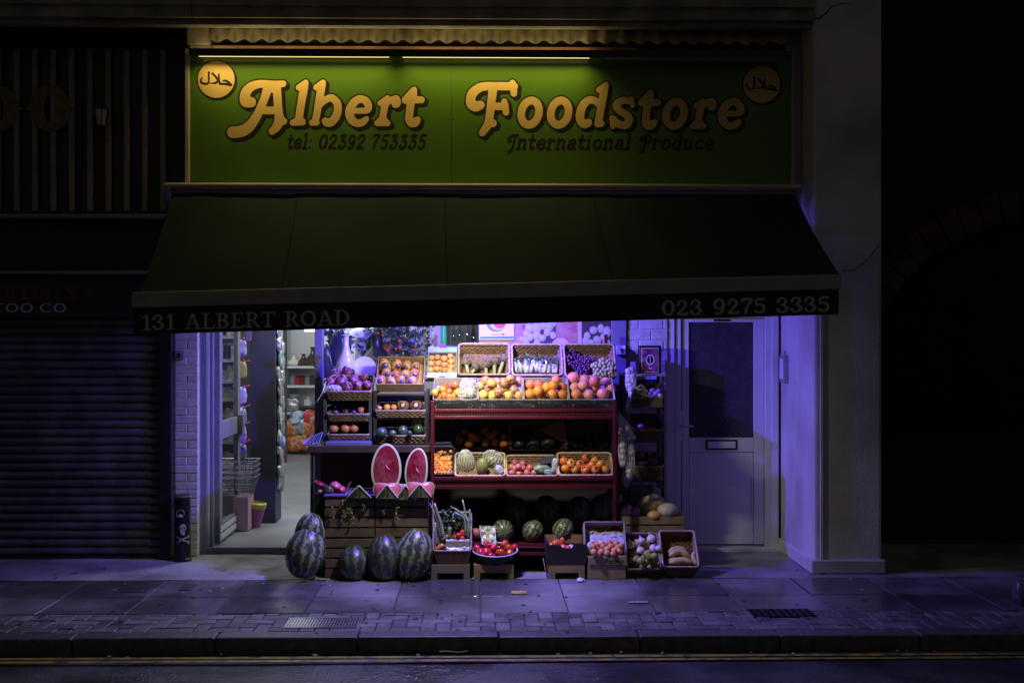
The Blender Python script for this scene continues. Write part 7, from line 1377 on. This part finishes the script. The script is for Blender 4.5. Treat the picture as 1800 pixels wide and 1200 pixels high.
bag(P(1117, 901, .26), .04, .04, .05, 120).build("violet_bag", M("violet_film", (.25, .2, .5), rough=.25), smooth=True, tag=("small violet plastic bag between squash and netted melon", "bag"))
bag(P(1133, 872, .5), .16, .08, .1, 121).build("dark_bag", M("dark_bag_film", (.05, .045, .06), (.12, .11, .14), rough=.2, bump=1, bscale=18), smooth=True, tag=("dark crinkled plastic bag above the netted melon", "bag"))
# ---------------- right tower against the brick pier
YT3 = .5
rt = thing("basket_tower", (X(1135, YT3), YT3 + .1, 0), "dark wooden tower of three baskets against the right brick pier", "basket stand")
for px in (1098, 1166):
    for y in (YT3 + .02, YT3 + .24): MB().box(X(px, YT3) - .014, X(px, YT3) + .014, y, y + .028, 0, Z(658, YT3)).build("post", m_dst, rt, bevel=.003)
MB().box(X(1098, YT3) - .014, X(1170, YT3), YT3, YT3 + .27, Z(661, YT3), Z(657.5, YT3)).build("top_board", M("pinkish_board", (.28, .18, .17), rough=.6), rt)
for q in (707, 770, 845): MB().box(X(1098, YT3) + .015, X(1166, YT3) - .015, YT3 + .03, YT3 + .26, Z(q + 3, YT3), Z(q, YT3)).build("shelf", m_dst, rt)
def tower_basket(q0, q1, qb, lab, x0=1110, x1=1166):
    T_ = Tray(x0, x1, q0, q1, YT3 - .01, .22, .05, .01); t = wicker(T_, lab, pale=False)
    mb = MB(); a, b = P(x0, qb, YT3 - .012), P(x1 - 1, q1, YT3 - .012); weave(mb, V((a.x, a.y, a.z)), V((b.x, a.y, a.z)), V((b.x, a.y, b.z)), V((a.x, a.y, b.z)), V((0, -1, 0)), max(5, int((b.z - a.z) / .02)), 8, .0095, .004); mb.build("basket_front", m_wickd, t, smooth=True); return T_
G1 = tower_basket(668, 699, 716, "top basket of garlic and sprouts on the right tower"); G2 = tower_basket(728, 756, 778, "middle dark basket with one violet onion on the right tower"); G3 = tower_basket(795, 820, 845, "lowest basket of yams on the right tower")
many("garlic_bulb", G1, [(1141, 692, 4.5), (1147, 687, 5), (1153, 692, 5), (1158, 687, 4.5), (1150, 697, 4.5), (1160, 695, 4.5), (1143, 698, 4)], 4.5, "white garlic bulb loose in the top basket of the right tower", "garlic", "loose garlic in the top right basket", lift=.0)
c = G1.hit(1126, 691, -.01); t = thing("sprout_bag", c, "net bag of yellow green sprouts beside the loose garlic", "net bag"); mb = MB(); r_ = random.Random(31)
for k in range(14): mb.ball(c + V((r_.uniform(-.06, .05), r_.uniform(-.03, .02), r_.uniform(-.025, .03))), .018, (1, 1, 1), 9, 7)
mb.build("sprouts", M("sprout", (.3, .3, .13), (.42, .4, .22), rough=.5, scale=20), t, smooth=True); netted(c, .075, .045, .045, 12, .0016, Euler((0, 1.57, 0)).to_matrix()).build("net", m_foam, t)
many("red_plum", G2, [(1126, 750, 6)], 6, "single violet lit onion in the middle basket of the right tower", "onion", None); many("potato", G2, [(1148, 755, 5), (1113, 755, 5)], 5, "small dim root at the edge of the middle right basket", "root", "roots in the middle right basket")
many("potato", G3, [(1124, 801, 8), (1139, 799, 7), (1152, 803, 6), (1148, 813, 9), (1128, 816, 7)], 8, "brownish yam in the lowest basket of the right tower", "yam", "yams in the lowest right basket", chk=True)
# framed tin tray leaning on top
t = thing("patterned_tray", P(1143, 656, .7), "upright black box with a purple patterned panel on the right tower", "box"); yq = .68
mb = MB(); rect(mb, 1123, 1163, 607, 657.5, yq, yq + .07); mb.build("box_body", M("black_gloss", (.015, .014, .018), rough=.3), t, bevel=.01)
mb = MB(); rect(mb, 1127, 1158, 611, 655, yq - .006, yq - .001); mb.build("gilt_panel", M("dull_gilt", (.4, .34, .3), rough=.4), t, bevel=.002); mb = MB(); rect(mb, 1129, 1156, 613, 653, yq - .009, yq - .0065); mb.build("patterned_panel", M("purple_pattern", (.12, .02, .09), (.3, .08, .2), rough=.4, scale=30, lo=.42, hi=.6), t)
letters([ell(1143, 632, 6.6, 8.2, .8)], .2, 0, lambda x, y: P(x, y, yq - .0095), None, "oval_ring", M("ring_white", (.6, .6, .6), rough=.4), t); MB().poly(disc(1143, 632, 6, 7.6, yq - .0092)).build("oval_medallion", m_blk, t); mb = MB(); rect(mb, 1140, 1146, 646.5, 648, yq - .0096, yq - .0092); rect(mb, 1142.6, 1143.6, 625, 639, yq - .0098, yq - .0094); mb.build("panel_mark", M("ring_white", (.6, .6, .6)), t)
# hanging garlic
def garlic_string(x0, pts, r, lab, tail, Y):
    t = thing("garlic_string", P(pts[0][0], pts[0][1], Y), lab, "garlic string", "hanging strings of garlic"); mb = MB(); r_ = random.Random(int(x0))
    for (px, py) in pts:
        c = P(px, py, Y + r_.uniform(-.02, .02)); k = mpp(c); mb.ball(c, r * k, (1, 1, .95), 14, 10, lambda d: 1 + .06 * math.cos(7 * math.atan2(d.y, d.x)) + .1 * max(0, d.z - .8))
    mb.build("bulbs", M("garlic_white", (.62, .57, .56), (.5, .44, .46), rough=.5, scale=20), t, smooth=True)
    net = MB(); xs = [p[0] for p in pts]; ys = [p[1] for p in pts]; c = P(sum(xs) / len(xs), (min(ys) + max(ys)) / 2, Y); k = mpp(c); netted(c, (max(xs) - min(xs) + 2 * r) / 2 * k, .05, (max(ys) - min(ys) + 2.6 * r) / 2 * k, 14, .0014).build("net_sleeve", m_foam, t)
    mb = MB(); mb.tube([P(x, y, Y - .01) for x, y in tail], [.022, .016, .014, .006][:len(tail)], 8); mb.build("net_tail", M("net_tail_white", (.5, .5, .52), (.62, .62, .62), rough=.7, scale=40, bump=.8, bscale=60), t, smooth=True)
garlic_string(1, [(1104, 652), (1111, 652), (1104, 660), (1112, 661), (1105, 668), (1112, 669), (1107, 676), (1112, 678), (1109, 684)], 5.2, "upper bunch of white garlic in a net sleeve hanging on the right tower", [(1109, 684), (1107, 700), (1103, 712), (1100, 722)], .36)
garlic_string(2, [(1092, 760), (1093, 772), (1094, 783), (1095, 793), (1094, 803), (1095, 814)], 5.6, "left long string of garlic hanging below the upper bunch", [(1092, 758), (1091, 744), (1086, 730)], .3)
garlic_string(3, [(1104, 771), (1108, 784), (1109, 795), (1109, 806), (1108, 817), (1107, 828), (1103, 838)], 5.6, "right long string of garlic beside the dark baskets", [(1104, 770), (1098, 750), (1088, 728)], .32)
MB().tube([P(1085, 728, .3), P(1098, 742, .28), (P(1115, 772, .28))], [.02, .022, .018], 8).build("net_roll", M("net_tail_white", (.5, .5, .52)), smooth=True, tag=("grey roll of netting slung over the long garlic strings", "netting"))
MB().tube([P(1086, 722, .32), P(1093, 726, .5)], .006, 6).build("string_hook", m_wire, rt)
for i, (px, py) in enumerate(((1098, 848), (1092, 856))): bag(P(px, py, .5), .04, .03, .06, 130 + i).build("net_scrap", m_wtray if i == 0 else m_dst, smooth=True, tag=(("pale scrap of netting below the garlic strings", "dark scrap of netting below the pale one")[i], "netting"))
